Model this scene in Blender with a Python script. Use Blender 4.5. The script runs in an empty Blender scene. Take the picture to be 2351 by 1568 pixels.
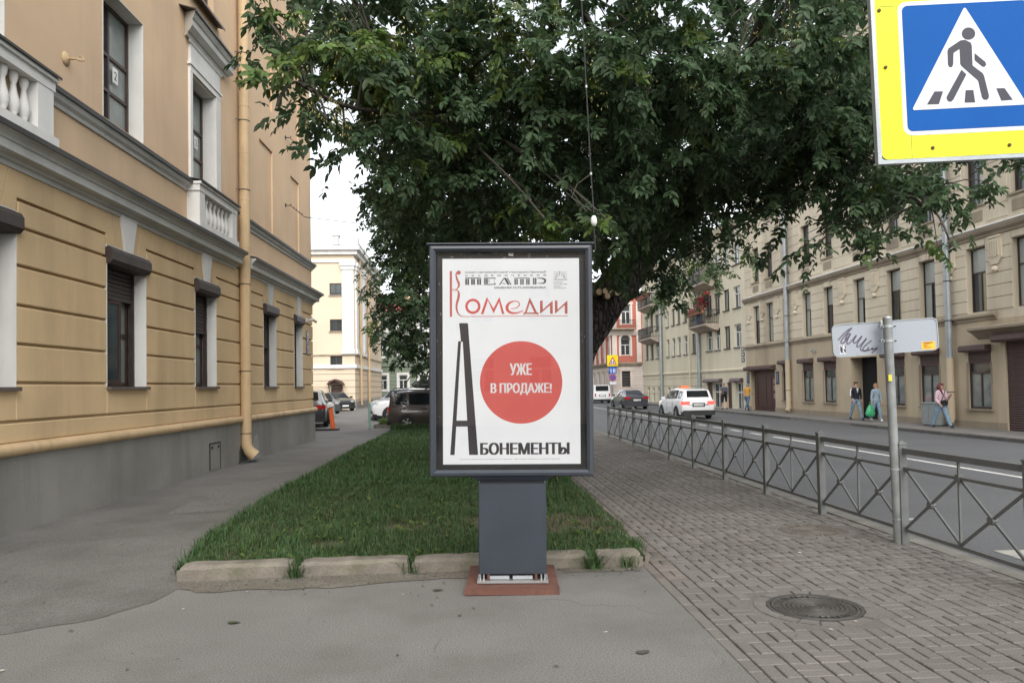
import bpy, math, random
import numpy as np
from mathutils import Matrix, Vector, Euler
R = math.radians
SC = bpy.context.scene
COL = SC.collection

# ------------------------------------------------------------------ camera
cam_d = bpy.data.cameras.new("camera")
cam_d.sensor_width = 36.0
cam_d.lens = 36.0 * 1730.0 / 2351.0
cam_d.shift_y = 0.0224
cam_d.clip_start = 0.05
cam_d.clip_end = 4000.0
cam = bpy.data.objects.new("camera", cam_d)
COL.objects.link(cam)
_r = Vector((0.9979593, -0.06142376, -0.0174456))
_u = Vector((0.01569029, -0.02894446, 0.99945787))
_f = Vector((0.06189541, 0.99769201, 0.02792164))
cam.matrix_world = Matrix(((_r.x, _u.x, -_f.x, 0), (_r.y, _u.y, -_f.y, 0),
                           (_r.z, _u.z, -_f.z, 1.75), (0, 0, 0, 1)))
SC.camera = cam

# ------------------------------------------------------------------ light: overcast
SUN_EL, SUN_ROT = R(40), R(172)
world = bpy.data.worlds.new("World")
SC.world = world
world.use_nodes = True
_nt = world.node_tree
_bg = _nt.nodes["Background"]
_sky = _nt.nodes.new("ShaderNodeTexSky")
_sky.sky_type = 'NISHITA'
_sky.sun_disc = False
_sky.sun_elevation = SUN_EL
_sky.sun_rotation = SUN_ROT
_sky.air_density = 1.0
_sky.dust_density = 1.0
_sky.ozone_density = 1.0
_hs = _nt.nodes.new("ShaderNodeHueSaturation")
_hs.inputs['Saturation'].default_value = 0.22
_nt.links.new(_sky.outputs[0], _hs.inputs['Color'])
_nt.links.new(_hs.outputs[0], _bg.inputs['Color'])
_bg.inputs['Strength'].default_value = 0.15
sun_d = bpy.data.lights.new("sun", 'SUN')
sun_d.energy = 1.5
sun_d.angle = R(60)
sun_d.color = (1.0, 0.96, 0.9)
sun = bpy.data.objects.new("sun", sun_d)
COL.objects.link(sun)
# nishita rotation: measured clockwise from +Y; the lamp points the same way
_sd = Vector((math.sin(SUN_ROT) * math.cos(SUN_EL), math.cos(SUN_ROT) * math.cos(SUN_EL), math.sin(SUN_EL)))
sun.rotation_euler = _sd.to_track_quat('Z', 'Y').to_euler()
sun.location = (0, -5, 30)
SC.view_settings.view_transform = 'Standard'
SC.view_settings.look = 'None'
SC.view_settings.exposure = 1.2
SC.view_settings.gamma = 1.0
SC.view_settings.use_curve_mapping = False
SC.cycles.max_bounces = 6
SC.cycles.diffuse_bounces = 3
SC.cycles.glossy_bounces = 3
SC.cycles.transmission_bounces = 4
SC.cycles.transparent_max_bounces = 6
SC.cycles.caustics_reflective = False
SC.cycles.caustics_refractive = False

# ------------------------------------------------------------------ materials
MATS = {}
def pmat(name, col, rough=0.8, var=0.12, scale=3.0, bump=0.15, bscale=90.0, metal=0.0, spec=0.4,
         grime=None, gscale=0.7, gamt=0.5, streak=False, cracks=0.0, emit=0.0, coat=0.0, tint=0.0, trans=0.0, fine=0.08, fscale=160.0):
    """procedural surface: broad tone drift, fine grain, optional dirt patches / rain streaks, optional tint per piece"""
    if name in MATS: return MATS[name]
    m = bpy.data.materials.new(name); MATS[name] = m
    m.use_nodes = True
    nt = m.node_tree; N = nt.nodes; L = nt.links
    b = N["Principled BSDF"]
    def nn(t, **kw):
        n = N.new(t)
        for k, v in kw.items(): setattr(n, k, v)
        return n
    tc = nn("ShaderNodeTexCoord")
    src = tc.outputs['Object']
    no = nn("ShaderNodeTexNoise"); no.inputs['Scale'].default_value = scale; no.inputs['Detail'].default_value = 5
    L.new(src, no.inputs['Vector'])
    mr = nn("ShaderNodeMapRange"); mr.inputs[1].default_value = 0.3; mr.inputs[2].default_value = 0.7
    mr.inputs[3].default_value = 1 - var; mr.inputs[4].default_value = 1 + var
    L.new(no.outputs[0], mr.inputs[0])
    fac = mr.outputs[0]
    if fine:
        nf = nn("ShaderNodeTexNoise"); nf.inputs['Scale'].default_value = fscale; nf.inputs['Detail'].default_value = 2
        L.new(src, nf.inputs['Vector'])
        mf = nn("ShaderNodeMapRange"); mf.inputs[1].default_value = 0.3; mf.inputs[2].default_value = 0.7
        mf.inputs[3].default_value = 1 - fine; mf.inputs[4].default_value = 1 + fine
        L.new(nf.outputs[0], mf.inputs[0])
        mu = nn("ShaderNodeMath", operation='MULTIPLY'); L.new(fac, mu.inputs[0]); L.new(mf.outputs[0], mu.inputs[1])
        fac = mu.outputs[0]
    if tint:
        oi = nn("ShaderNodeObjectInfo"); at = nn("ShaderNodeAttribute"); at.attribute_name = "tint"
        ad = nn("ShaderNodeMath", operation='ADD'); L.new(oi.outputs['Random'], ad.inputs[0]); L.new(at.outputs['Fac'], ad.inputs[1])
        fr = nn("ShaderNodeMath", operation='FRACT'); L.new(ad.outputs[0], fr.inputs[0])
        mt = nn("ShaderNodeMapRange"); mt.inputs[3].default_value = 1 - tint; mt.inputs[4].default_value = 1 + tint
        L.new(fr.outputs[0], mt.inputs[0])
        mu = nn("ShaderNodeMath", operation='MULTIPLY'); L.new(fac, mu.inputs[0]); L.new(mt.outputs[0], mu.inputs[1])
        fac = mu.outputs[0]
    vm = nn("ShaderNodeVectorMath", operation='SCALE'); vm.inputs[0].default_value = col[:3]
    L.new(fac, vm.inputs['Scale'])
    out = vm.outputs[0]
    if grime:
        mp = nn("ShaderNodeMapping"); L.new(src, mp.inputs[0])
        if streak: mp.inputs['Scale'].default_value = (1, 1, 0.12)
        ng = nn("ShaderNodeTexNoise"); ng.inputs['Scale'].default_value = gscale; ng.inputs['Detail'].default_value = 7
        ng.inputs['Roughness'].default_value = 0.65
        L.new(mp.outputs[0], ng.inputs['Vector'])
        rg = nn("ShaderNodeMapRange"); rg.inputs[1].default_value = 0.48; rg.inputs[2].default_value = 0.72
        rg.inputs[3].default_value = 0; rg.inputs[4].default_value = gamt
        L.new(ng.outputs[0], rg.inputs[0])
        mx = nn("ShaderNodeMix", data_type='RGBA')
        L.new(rg.outputs[0], mx.inputs[0]); L.new(out, mx.inputs[6]); mx.inputs[7].default_value = (*grime, 1)
        out = mx.outputs[2]
    if cracks:
        nd = nn("ShaderNodeTexNoise"); nd.inputs['Scale'].default_value = 2.2; nd.inputs['Detail'].default_value = 4; L.new(src, nd.inputs['Vector'])
        va = nn("ShaderNodeVectorMath", operation='MULTIPLY_ADD'); L.new(nd.outputs['Color'], va.inputs[0]); va.inputs[1].default_value = (0.5, 0.5, 0.5); L.new(src, va.inputs[2])
        vo = nn("ShaderNodeTexVoronoi", feature='DISTANCE_TO_EDGE'); vo.inputs['Scale'].default_value = cracks; L.new(va.outputs[0], vo.inputs['Vector'])
        cr = nn("ShaderNodeMapRange"); cr.inputs[1].default_value = 0.001; cr.inputs[2].default_value = 0.006; cr.inputs[3].default_value = 0.6; cr.inputs[4].default_value = 0.0
        L.new(vo.outputs[0], cr.inputs[0])
        nm = nn("ShaderNodeTexNoise"); nm.inputs['Scale'].default_value = 0.9; L.new(src, nm.inputs['Vector'])
        mm = nn("ShaderNodeMapRange"); mm.inputs[1].default_value = 0.5; mm.inputs[2].default_value = 0.62; L.new(nm.outputs[0], mm.inputs[0])
        mu2 = nn("ShaderNodeMath", operation='MULTIPLY'); L.new(cr.outputs[0], mu2.inputs[0]); L.new(mm.outputs[0], mu2.inputs[1])
        mx2 = nn("ShaderNodeMix", data_type='RGBA'); L.new(mu2.outputs[0], mx2.inputs[0]); L.new(out, mx2.inputs[6]); mx2.inputs[7].default_value = (col[0]*.3, col[1]*.3, col[2]*.3, 1)
        out = mx2.outputs[2]
    L.new(out, b.inputs['Base Color'])
    b.inputs['Roughness'].default_value = rough
    b.inputs['Metallic'].default_value = metal
    b.inputs['Specular IOR Level'].default_value = spec
    if coat:
        b.inputs['Coat Weight'].default_value = coat; b.inputs['Coat Roughness'].default_value = 0.04
    if trans: b.inputs['Transmission Weight'].default_value = trans
    if bump:
        nb = nn("ShaderNodeTexNoise"); nb.inputs['Scale'].default_value = bscale; nb.inputs['Detail'].default_value = 3
        L.new(src, nb.inputs['Vector'])
        bp = nn("ShaderNodeBump"); bp.inputs['Strength'].default_value = bump; bp.inputs['Distance'].default_value = 0.01
        L.new(nb.outputs[0], bp.inputs['Height']); L.new(bp.outputs[0], b.inputs['Normal'])
    if emit:
        b.inputs['Emission Color'].default_value = (*col[:3], 1); b.inputs['Emission Strength'].default_value = emit
    return m

def glassmat(name, col=(0.03, 0.035, 0.04), rough=0.05, spec=0.6):
    return pmat(name, col, rough=rough, var=0.25, scale=1.5, bump=0.02, bscale=3, spec=spec, fine=0)

def clear_glass(name, alpha=0.12, tintc=(1, 1, 1)):
    """a real pane in front of something: mostly clear, reflecting at grazing angles"""
    if name in MATS: return MATS[name]
    m = bpy.data.materials.new(name); MATS[name] = m; m.use_nodes = True
    nt = m.node_tree; N = nt.nodes; L = nt.links
    N.remove(N["Principled BSDF"]); o = N["Material Output"]
    t = N.new("ShaderNodeBsdfTransparent"); t.inputs[0].default_value = (*tintc, 1)
    g = N.new("ShaderNodeBsdfGlossy"); g.inputs['Roughness'].default_value = 0.02
    fr = N.new("ShaderNodeFresnel"); fr.inputs[0].default_value = 1.5
    no = N.new("ShaderNodeTexNoise"); no.inputs['Scale'].default_value = 2.5
    bp = N.new("ShaderNodeBump"); bp.inputs['Strength'].default_value = 0.03; L.new(no.outputs[0], bp.inputs['Height'])
    L.new(bp.outputs[0], g.inputs['Normal'])
    ad = N.new("ShaderNodeMath"); ad.operation = 'ADD'; ad.inputs[1].default_value = alpha; L.new(fr.outputs[0], ad.inputs[0])
    mx = N.new("ShaderNodeMixShader"); L.new(ad.outputs[0], mx.inputs[0]); L.new(t.outputs[0], mx.inputs[1]); L.new(g.outputs[0], mx.inputs[2])
    L.new(mx.outputs[0], o.inputs['Surface'])
    return m

# ------------------------------------------------------------------ mesh building
class MB:
    def __init__(s): s.v = []; s.f = []; s.m = []
    def quad(s, a, b, c, d, m=0):
        i = len(s.v); s.v += [tuple(a), tuple(b), tuple(c), tuple(d)]; s.f.append((i, i+1, i+2, i+3)); s.m.append(m); return s
    def poly(s, pts, m=0):
        i = len(s.v); s.v += [tuple(p) for p in pts]; s.f.append(tuple(range(i, i+len(pts)))); s.m.append(m); return s
    def box(s, x0, x1, y0, y1, z0, z1, m=0, M=None):
        i = len(s.v)
        P = [(x0,y0,z0),(x1,y0,z0),(x1,y1,z0),(x0,y1,z0),(x0,y0,z1),(x1,y0,z1),(x1,y1,z1),(x0,y1,z1)]
        if M is not None: P = [tuple(M @ Vector(p)) for p in P]
        s.v += P
        for f in ((0,3,2,1),(4,5,6,7),(0,1,5,4),(1,2,6,5),(2,3,7,6),(3,0,4,7)):
            s.f.append(tuple(i+k for k in f)); s.m.append(m)
        return s
    def cbox(s, x0, x1, y0, y1, z0, z1, c=0.01, m=0):
        """box whose front (-y) face has chamfered edges"""
        i = len(s.v)
        s.v += [(x0,y1,z0),(x1,y1,z0),(x1,y1,z1),(x0,y1,z1),
                (x0,y0+c,z0),(x1,y0+c,z0),(x1,y0+c,z1),(x0,y0+c,z1),
                (x0+c,y0,z0+c),(x1-c,y0,z0+c),(x1-c,y0,z1-c),(x0+c,y0,z1-c)]
        for k in range(4):
            n = (k+1) % 4
            s.f.append((i+k, i+n, i+4+n, i+4+k)); s.f.append((i+4+k, i+4+n, i+8+n, i+8+k)); s.m += [m, m]
        s.f.append((i+8, i+9, i+10, i+11)); s.m.append(m)
        s.f.append((i+3, i+2, i+1, i)); s.m.append(m)
        return s
    def prism(s, prof, a0, a1, axis='x', m=0, caps=True):
        """closed 2D profile swept along an axis. axis x: prof=(y,z); y: prof=(x,z); z: prof=(x,y)"""
        def P(p, a): return {'x': (a, p[0], p[1]), 'y': (p[0], a, p[1]), 'z': (p[0], p[1], a)}[axis]
        i = len(s.v); n = len(prof)
        s.v += [P(p, a0) for p in prof] + [P(p, a1) for p in prof]
        for k in range(n):
            j = (k+1) % n
            s.f.append((i+k, i+j, i+n+j, i+n+k)); s.m.append(m)
        if caps:
            s.f.append(tuple(i+n-1-k for k in range(n))); s.f.append(tuple(i+n+k for k in range(n))); s.m += [m, m]
        return s
    def tube(s, pts, rad, n=8, m=0, caps=True):
        pts = [Vector(p) for p in pts]
        if not hasattr(rad, '__len__'): rad = [rad]*len(pts)
        i = len(s.v); prevx = None
        for k, p in enumerate(pts):
            t = (pts[min(k+1, len(pts)-1)] - pts[max(k-1, 0)])
            t = t.normalized() if t.length > 1e-9 else Vector((0, 0, 1))
            if prevx is None:
                a = Vector((0, 0, 1)) if abs(t.z) < 0.9 else Vector((1, 0, 0))
                x = t.cross(a).normalized()
            else:
                x = (prevx - t*prevx.dot(t)); x = x.normalized() if x.length > 1e-6 else t.orthogonal().normalized()
            prevx = x; y = t.cross(x)
            for q in range(n):
                an = 2*math.pi*q/n
                s.v.append(tuple(p + (x*math.cos(an) + y*math.sin(an))*rad[k]))
        for k in range(len(pts)-1):
            for q in range(n):
                w = (q+1) % n
                s.f.append((i+k*n+q, i+k*n+w, i+(k+1)*n+w, i+(k+1)*n+q)); s.m.append(m)
        if caps:
            s.f.append(tuple(i+n-1-q for q in range(n))); s.m.append(m)
            e = i+(len(pts)-1)*n; s.f.append(tuple(e+q for q in range(n))); s.m.append(m)
        return s
    def bar(s, a, b, w, d=None, m=0, up=(0, 0, 1)):
        """rectangular bar from a to b, width w (sideways), depth d"""
        d = d or w; a = Vector(a); b = Vector(b); t = (b-a).normalized(); u = Vector(up)
        if abs(t.dot(u)) > 0.98: u = Vector((0, 1, 0))
        x = t.cross(u).normalized(); y = x.cross(t)
        i = len(s.v)
        for p in (a, b):
            for sx, sy in ((-1,-1),(1,-1),(1,1),(-1,1)): s.v.append(tuple(p + x*w/2*sx + y*d/2*sy))
        for f in ((0,3,2,1),(4,5,6,7),(0,1,5,4),(1,2,6,5),(2,3,7,6),(3,0,4,7)):
            s.f.append(tuple(i+k for k in f)); s.m.append(m)
        return s
    def lathe(s, prof, n=12, o=(0, 0, 0), m=0, caps=True):
        i = len(s.v)
        for (r, z) in prof:
            for q in range(n):
                an = 2*math.pi*q/n; s.v.append((o[0]+r*math.cos(an), o[1]+r*math.sin(an), o[2]+z))
        for k in range(len(prof)-1):
            for q in range(n):
                w = (q+1) % n
                s.f.append((i+k*n+q, i+k*n+w, i+(k+1)*n+w, i+(k+1)*n+q)); s.m.append(m)
        if caps:
            s.f.append(tuple(i+n-1-q for q in range(n))); s.m.append(m)
            e = i+(len(prof)-1)*n; s.f.append(tuple(e+q for q in range(n))); s.m.append(m)
        return s
    def build(s, name, mats, parent=None, smooth=False, loc=None, rz=None, mat4=None):
        me = bpy.data.meshes.new(name); me.from_pydata(s.v, [], s.f)
        if not isinstance(mats, (list, tuple)): mats = [mats]
        for m in mats: me.materials.append(m)
        if len(mats) > 1: me.polygons.foreach_set('material_index', s.m)
        if smooth: me.polygons.foreach_set('use_smooth', [True]*len(s.f))
        o = bpy.data.objects.new(name, me); COL.objects.link(o)
        if parent is not None: o.parent = parent
        if loc is not None: o.location = loc
        if rz is not None: o.rotation_euler = (0, 0, rz)
        if mat4 is not None: o.matrix_local = mat4
        return o

def smooth_angle(o, deg=35):
    me = o.data
    me.polygons.foreach_set('use_smooth', [True]*len(me.polygons))
    try: me.set_sharp_from_angle(angle=R(deg))
    except Exception: pass
    return o

def np_mesh(name, verts, faces4, mats, parent=None, tint=None, smooth=False, facemat=None):
    """verts (N,3), faces (M,k) all k-gons, optional per-face tint"""
    verts = np.ascontiguousarray(verts, dtype=np.float32); faces4 = np.ascontiguousarray(faces4, dtype=np.int32)
    M, k = faces4.shape
    me = bpy.data.meshes.new(name)
    me.vertices.add(len(verts)); me.vertices.foreach_set('co', verts.ravel())
    me.loops.add(M*k); me.loops.foreach_set('vertex_index', faces4.ravel())
    me.polygons.add(M); me.polygons.foreach_set('loop_start', np.arange(0, M*k, k, dtype=np.int32))
    try: me.polygons.foreach_set('loop_total', np.full(M, k, dtype=np.int32))
    except Exception: pass
    if smooth: me.polygons.foreach_set('use_smooth', np.ones(M, dtype=bool))
    if not isinstance(mats, (list, tuple)): mats = [mats]
    for m in mats: me.materials.append(m)
    if facemat is not None: me.polygons.foreach_set('material_index', np.asarray(facemat, dtype=np.int32))
    if tint is not None:
        a = me.attributes.new('tint', 'FLOAT', 'FACE'); a.data.foreach_set('value', np.asarray(tint, dtype=np.float32))
    me.update(); me.validate()
    o = bpy.data.objects.new(name, me); COL.objects.link(o)
    if parent is not None: o.parent = parent
    return o

def inst(src, parent=None, loc=None, rot=None, name=None, scale=None):
    """another object with the same mesh"""
    o = bpy.data.objects.new(name or src.name.split('.')[0], src.data); COL.objects.link(o)
    if parent is not None: o.parent = parent
    if loc is not None: o.location = loc
    if rot is not None: o.rotation_euler = rot
    if scale is not None: o.scale = scale
    return o

def tag(o, label=None, cat=None, group=None, kind=None):
    if label: o['label'] = label
    if cat: o['category'] = cat
    if group: o['group'] = group
    if kind: o['kind'] = kind
    return o

def thing(name, label, cat, loc=(0, 0, 0), rz=0.0, group=None):
    o = bpy.data.objects.new(name, None); COL.objects.link(o)
    o.empty_display_size = 0.2; o.location = loc; o.rotation_euler = (0, 0, rz)
    return tag(o, label, cat, group)

def struct(o): o['kind'] = 'structure'; return o

def kids(o): return [c for c in o.children]
def copy_tree(o, parent=None):
    c = o.copy(); COL.objects.link(c); c.parent = parent
    for ch in kids(o): copy_tree(ch, c)
    return c

def wall_holes(mb, x0, x1, z0, z1, holes, y=0.0, depth=0.2, m=0, mr=None):
    """front face at y with rectangular openings (hx0,hx1,hz0,hz1) and their reveals going back by depth"""
    xs = sorted({x0, x1, *[min(max(h[0], x0), x1) for h in holes], *[min(max(h[1], x0), x1) for h in holes]})
    zs = sorted({z0, z1, *[min(max(h[2], z0), z1) for h in holes], *[min(max(h[3], z0), z1) for h in holes]})
    for a, b in zip(xs, xs[1:]):
        for c, d in zip(zs, zs[1:]):
            mx, mz = (a+b)/2, (c+d)/2
            if any(h[0] < mx < h[1] and h[2] < mz < h[3] for h in holes): continue
            mb.quad((a, y, c), (b, y, c), (b, y, d), (a, y, d), m)
    mr = m if mr is None else mr
    for h in holes:
        dd = h[4] if len(h) > 4 else depth
        a, b, c, d = h[:4]; Y = y+dd
        mb.quad((a, y, c), (a, Y, c), (a, Y, d), (a, y, d), mr)[0] if False else mb.quad((a, y, c), (a, y, d), (a, Y, d), (a, Y, c), mr)
        mb.quad((b, y, d), (b, y, c), (b, Y, c), (b, Y, d), mr)
        mb.quad((a, y, d), (b, y, d), (b, Y, d), (a, Y, d), mr)
        mb.quad((b, y, c), (a, y, c), (a, Y, c), (b, Y, c), mr)
    return mb

def text_mesh(body, name, mat, parent, x, z, w, h, y=0.0, offset=0.0, align='L', shear=0.0, space=1.0, bold=0.0):
    """flat lettering in the local x/z plane (facing -y), fitted to a box of width w and height h, left bottom at x,z"""
    c = bpy.data.curves.new(name, 'FONT'); c.body = body; c.offset = offset; c.space_character = space; c.shear = shear
    c.resolution_u = 3
    t = bpy.data.objects.new(name, c); COL.objects.link(t)
    bpy.context.view_layer.update()
    me = bpy.data.meshes.new_from_object(t.evaluated_get(bpy.context.evaluated_depsgraph_get()))
    bpy.data.objects.remove(t)
    n = len(me.vertices); co = np.empty(n*3, dtype=np.float32); me.vertices.foreach_get('co', co); co = co.reshape(-1, 3)
    lo, hi = co.min(0), co.max(0)
    sx = w/(hi[0]-lo[0]); sz = h/(hi[1]-lo[1]) if h else sx
    out = np.zeros_like(co); out[:, 0] = (co[:, 0]-lo[0])*sx + x; out[:, 1] = y; out[:, 2] = (co[:, 1]-lo[1])*sz + z
    if bold:   # heavier strokes: the outline repeated with small sideways shifts
        polys = [tuple(p.vertices) for p in me.polygons]; k_ = max(2, int(bold/0.0022)+1); V_, F_ = [], []
        kx = (w-bold)/w
        for q in range(k_):
            o2 = out.copy(); o2[:, 0] = (o2[:, 0]-x)*kx + x + bold*q/(k_-1); o2[:, 1] -= q*1e-5; F_ += [tuple(i+len(V_)*0+q*n for i in p) for p in polys]; V_.append(o2)
        me = bpy.data.meshes.new(name); me.from_pydata([tuple(v) for v in np.concatenate(V_).tolist()], [], F_); out = np.concatenate(V_)
    me.vertices.foreach_set('co', out.ravel()); me.materials.clear(); me.materials.append(mat); me.update()
    me.name = name
    o = bpy.data.objects.new(name, me); COL.objects.link(o)
    if parent is not None: o.parent = parent
    return o

def stroke(mb, pts, widths, y=0.0, m=0, smooth=True):
    """ribbon of varying width along 2D points in the local x/z plane"""
    P = [Vector((p[0], p[1])) for p in pts]
    if not hasattr(widths, '__len__'): widths = [widths]*len(P)
    if smooth and len(P) > 2:
        Q, W = [], []
        for k in range(len(P)-1):
            p0, p1, p2, p3 = P[max(k-1, 0)], P[k], P[k+1], P[min(k+2, len(P)-1)]
            for q in range(6):
                t = q/6
                Q.append(0.5*((2*p1) + (p2-p0)*t + (2*p0-5*p1+4*p2-p3)*t*t + (3*p1-p0-3*p2+p3)*t**3)); W.append(widths[k]*(1-t)+widths[k+1]*t)
        Q.append(P[-1]); W.append(widths[-1]); P, widths = Q, W
    L, Rr = [], []
    for k, p in enumerate(P):
        t = P[min(k+1, len(P)-1)] - P[max(k-1, 0)]
        t = t.normalized() if t.length > 1e-9 else Vector((1, 0))
        n = Vector((-t.y, t.x))*widths[k]/2
        L.append((p.x+n.x, y, p.y+n.y)); Rr.append((p.x-n.x, y, p.y-n.y))
    for k in range(len(P)-1): mb.quad(Rr[k], Rr[k+1], L[k+1], L[k], m)
    return mb

def disc(mb, x, z, r, y=0.0, n=32, m=0, r2=None):
    r2 = r2 or r
    return mb.poly([(x+r*math.cos(2*math.pi*k/n), y, z+r2*math.sin(2*math.pi*k/n)) for k in range(n)], m)

def ring(mb, x, z, r0, r1, y=0.0, n=32, m=0, rz0=None, rz1=None):
    rz0 = rz0 or r0; rz1 = rz1 or r1
    for k in range(n):
        a, b = 2*math.pi*k/n, 2*math.pi*(k+1)/n
        mb.quad((x+r0*math.cos(a), y, z+rz0*math.sin(a)), (x+r1*math.cos(a), y, z+rz1*math.sin(a)),
                (x+r1*math.cos(b), y, z+rz1*math.sin(b)), (x+r0*math.cos(b), y, z+rz0*math.sin(b)), m)
    return mb
# ------------------------------------------------------------------ the setting
rng = random.Random(7)
def sheet(name, pts, z, mat, parent=None):
    mb = MB(); mb.poly([(p[0], p[1], p[2] if len(p) > 2 else z) for p in pts]); return mb.build(name, mat, parent)

M_ground = pmat('bare ground', (0.16, 0.15, 0.13))
M_asph = pmat('asphalt light', (0.170, 0.163, 0.151), rough=0.9, var=0.10, scale=0.9, bump=0.45, bscale=210, grime=(0.115, 0.108, 0.094), gscale=0.8, gamt=0.75, fine=0.42, fscale=95, cracks=0.45)
M_asph2 = pmat('asphalt worn', (0.144, 0.139, 0.129), rough=0.9, var=0.15, scale=0.8, bump=0.45, bscale=210, grime=(0.085, 0.083, 0.072), gscale=0.6, gamt=0.8, fine=0.42, fscale=95, cracks=0.4)
M_road = pmat('road asphalt', (0.098, 0.101, 0.105), rough=0.85, var=0.08, scale=0.5, bump=0.5, bscale=70, fine=0.28, fscale=60)
M_brick = pmat('paving brick', (0.165, 0.151, 0.137), rough=0.9, var=0.16, scale=1.1, bump=0.5, bscale=90, tint=0.09, grime=(0.10, 0.083, 0.068), gscale=0.9, gamt=0.5, fine=0.3, fscale=90)
M_brickred = pmat('paving brick reddish', (0.155, 0.135, 0.118), rough=0.9, var=0.2, scale=1.4, bump=0.3, bscale=120, tint=0.2, grime=(0.1, 0.085, 0.06), gscale=1.2, gamt=0.5)
M_joint = pmat('joint sand', (0.112, 0.102, 0.089), rough=1.0, var=0.3, scale=6)
M_kerb = pmat('granite kerb', (0.19, 0.168, 0.14), rough=0.9, var=0.2, scale=4, bump=0.8, bscale=30, grime=(0.10, 0.1, 0.055), gscale=3, gamt=0.6, fine=0.25, fscale=150, tint=0.08)
M_rkerb = pmat('road kerb stone', (0.175, 0.168, 0.15), rough=0.9, var=0.2, scale=3, bump=0.5, bscale=40, grime=(0.12, 0.115, 0.085), gscale=2, gamt=0.6, tint=0.1)
M_walkfar = pmat('far pavement', (0.19, 0.18, 0.165), rough=0.9, var=0.15, scale=0.7, bump=0.3, bscale=60, grime=(0.13, 0.12, 0.1), gscale=0.5)
M_white = pmat('road paint', (0.62, 0.62, 0.58), rough=0.8, var=0.12, scale=3, grime=(0.25, 0.25, 0.24), gscale=2.5, gamt=0.7)
M_soil = pmat('lawn soil', (0.085, 0.066, 0.042), rough=1.0, var=0.3, scale=5, bump=0.8, bscale=30)

ground = struct(sheet('ground', [(-1500, -1500), (1500, -1500), (1500, 1500), (-1500, 1500)], -0.45, M_ground))
pavement = struct(sheet('pavement', [(-70, -8), (1.668, -8), (1.668, 7.3), (1.69, 9), (1.9, 31), (4.9, 31), (4.9, 200), (-70, 200)], 0.0, M_asph))
_e = [(-6.4, 5.4), (-4.4, 5.68), (-3.4, 5.78), (-2.9, 6.05), (-2.62, 6.5), (-2.5, 7.3)]
_re = random.Random(21); _e = [(a[0]+(b[0]-a[0])*t/9+_re.uniform(-.018, .018), a[1]+(b[1]-a[1])*t/9+_re.uniform(-.022, .022)) for a, b in zip(_e, _e[1:]) for t in range(9)]
path = struct(sheet('footpath', _e+[(-2.5, 7.3), (-2.5, 31.0), (1.9, 31.0), (1.9, 31.4), (-6.6, 31.4), (-6.6, 5.4)], 0.004, M_asph2))
soil = struct(sheet('lawn', [(-2.62, 7.3), (1.72, 7.3), (1.86, 9), (1.88, 30.8), (-2.75, 30.8), (-3.0, 12.4), (-2.85, 9)], 0.045, M_soil))

# road, its kerbs and paint
road = struct(sheet('road', [(4.94, -10, -0.14), (16.25, -10, -0.2), (16.25, 240, -0.2), (4.94, 240, -0.14)], 0, M_road))
side_road = struct(sheet('side_road', [(16.25, 77.6), (90, 77.6), (90, 85), (16.25, 85)], -0.203, M_road))
def rz_(x): return -0.14 - 0.06*(x-4.94)/11.31
M_worn = pmat('worn road paint', (0.34, 0.33, 0.29), rough=0.9, var=0.2, scale=3, grime=(0.14, 0.14, 0.135), gscale=3, gamt=0.9)
def road_quad(x0, x1, y0, y1, name='lane_marking', ym=None):
    mb = MB(); e = 0.004
    mb.quad((x0, y0, rz_(x0)+e), (x1, y0, rz_(x1)+e), (x1, y1, rz_(x1)+e), (x0, y1, rz_(x0)+e)); return mb.build(name, M_worn if 'crossing' in name else M_white, road)
road_quad(10.48, 10.62, 3, 25.4)
for k in range(4): road_quad(10.48, 10.62, 26.4+2.1*k, 27.5+2.1*k)
road_quad(10.48, 10.62, 34.8, 75)
for k in range(5): road_quad(5.72+k*1.1, 6.22+k*1.1, 3.8, 7.95, 'crossing_stripe')
for k in range(8): road_quad(7.7, 7.82, 80+k*6, 83+k*6)
M_curbdark = pmat('far kerb stone', (0.12, 0.115, 0.105), rough=0.9, var=0.2, scale=3, bump=0.4, bscale=40, tint=0.12)
kerb_far = struct(thing('far_kerb', None, None)); kerb_near = struct(thing('road_kerb', None, None)); kerb_lawn = struct(thing('lawn_kerb', None, None))
walk_far = struct(MB().box(16.45, 18.9, -10, 77.5, -0.5, -0.09).build('far_pavement', M_walkfar))
ks = MB().cbox(0, 0.985, 0, 0.2, 0, 0.36, 0.012).build('kerb_stone', M_rkerb, kerb_near, loc=(0, 0, 0))
first = True
for k in range(70):
    y = 3.2 + k*1.0
    o = ks if first else inst(ks, kerb_near)
    first = False
    o.rotation_euler = (rng.uniform(-.006, .006), rng.uniform(-.006, .006), R(90)+rng.uniform(-.004, .004)); o.location = (4.94, y, -0.352+rng.uniform(-.004, .006))
kd = MB().cbox(0, 0.985, 0, 0.2, 0, 0.5, 0.015).build('kerb_stone', M_curbdark, kerb_far)
first = True
for k in range(58):
    y = 77 - k*1.0
    o = kd if first else inst(kd, kerb_far)
    first = False
    lowered = 31.5 < y < 37.5
    o.rotation_euler = (0, 0, R(-90)+rng.uniform(-.004, .004)); o.location = (16.25, y, -0.585-(0.09 if lowered else 0)+rng.uniform(-.004, .004))

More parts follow.
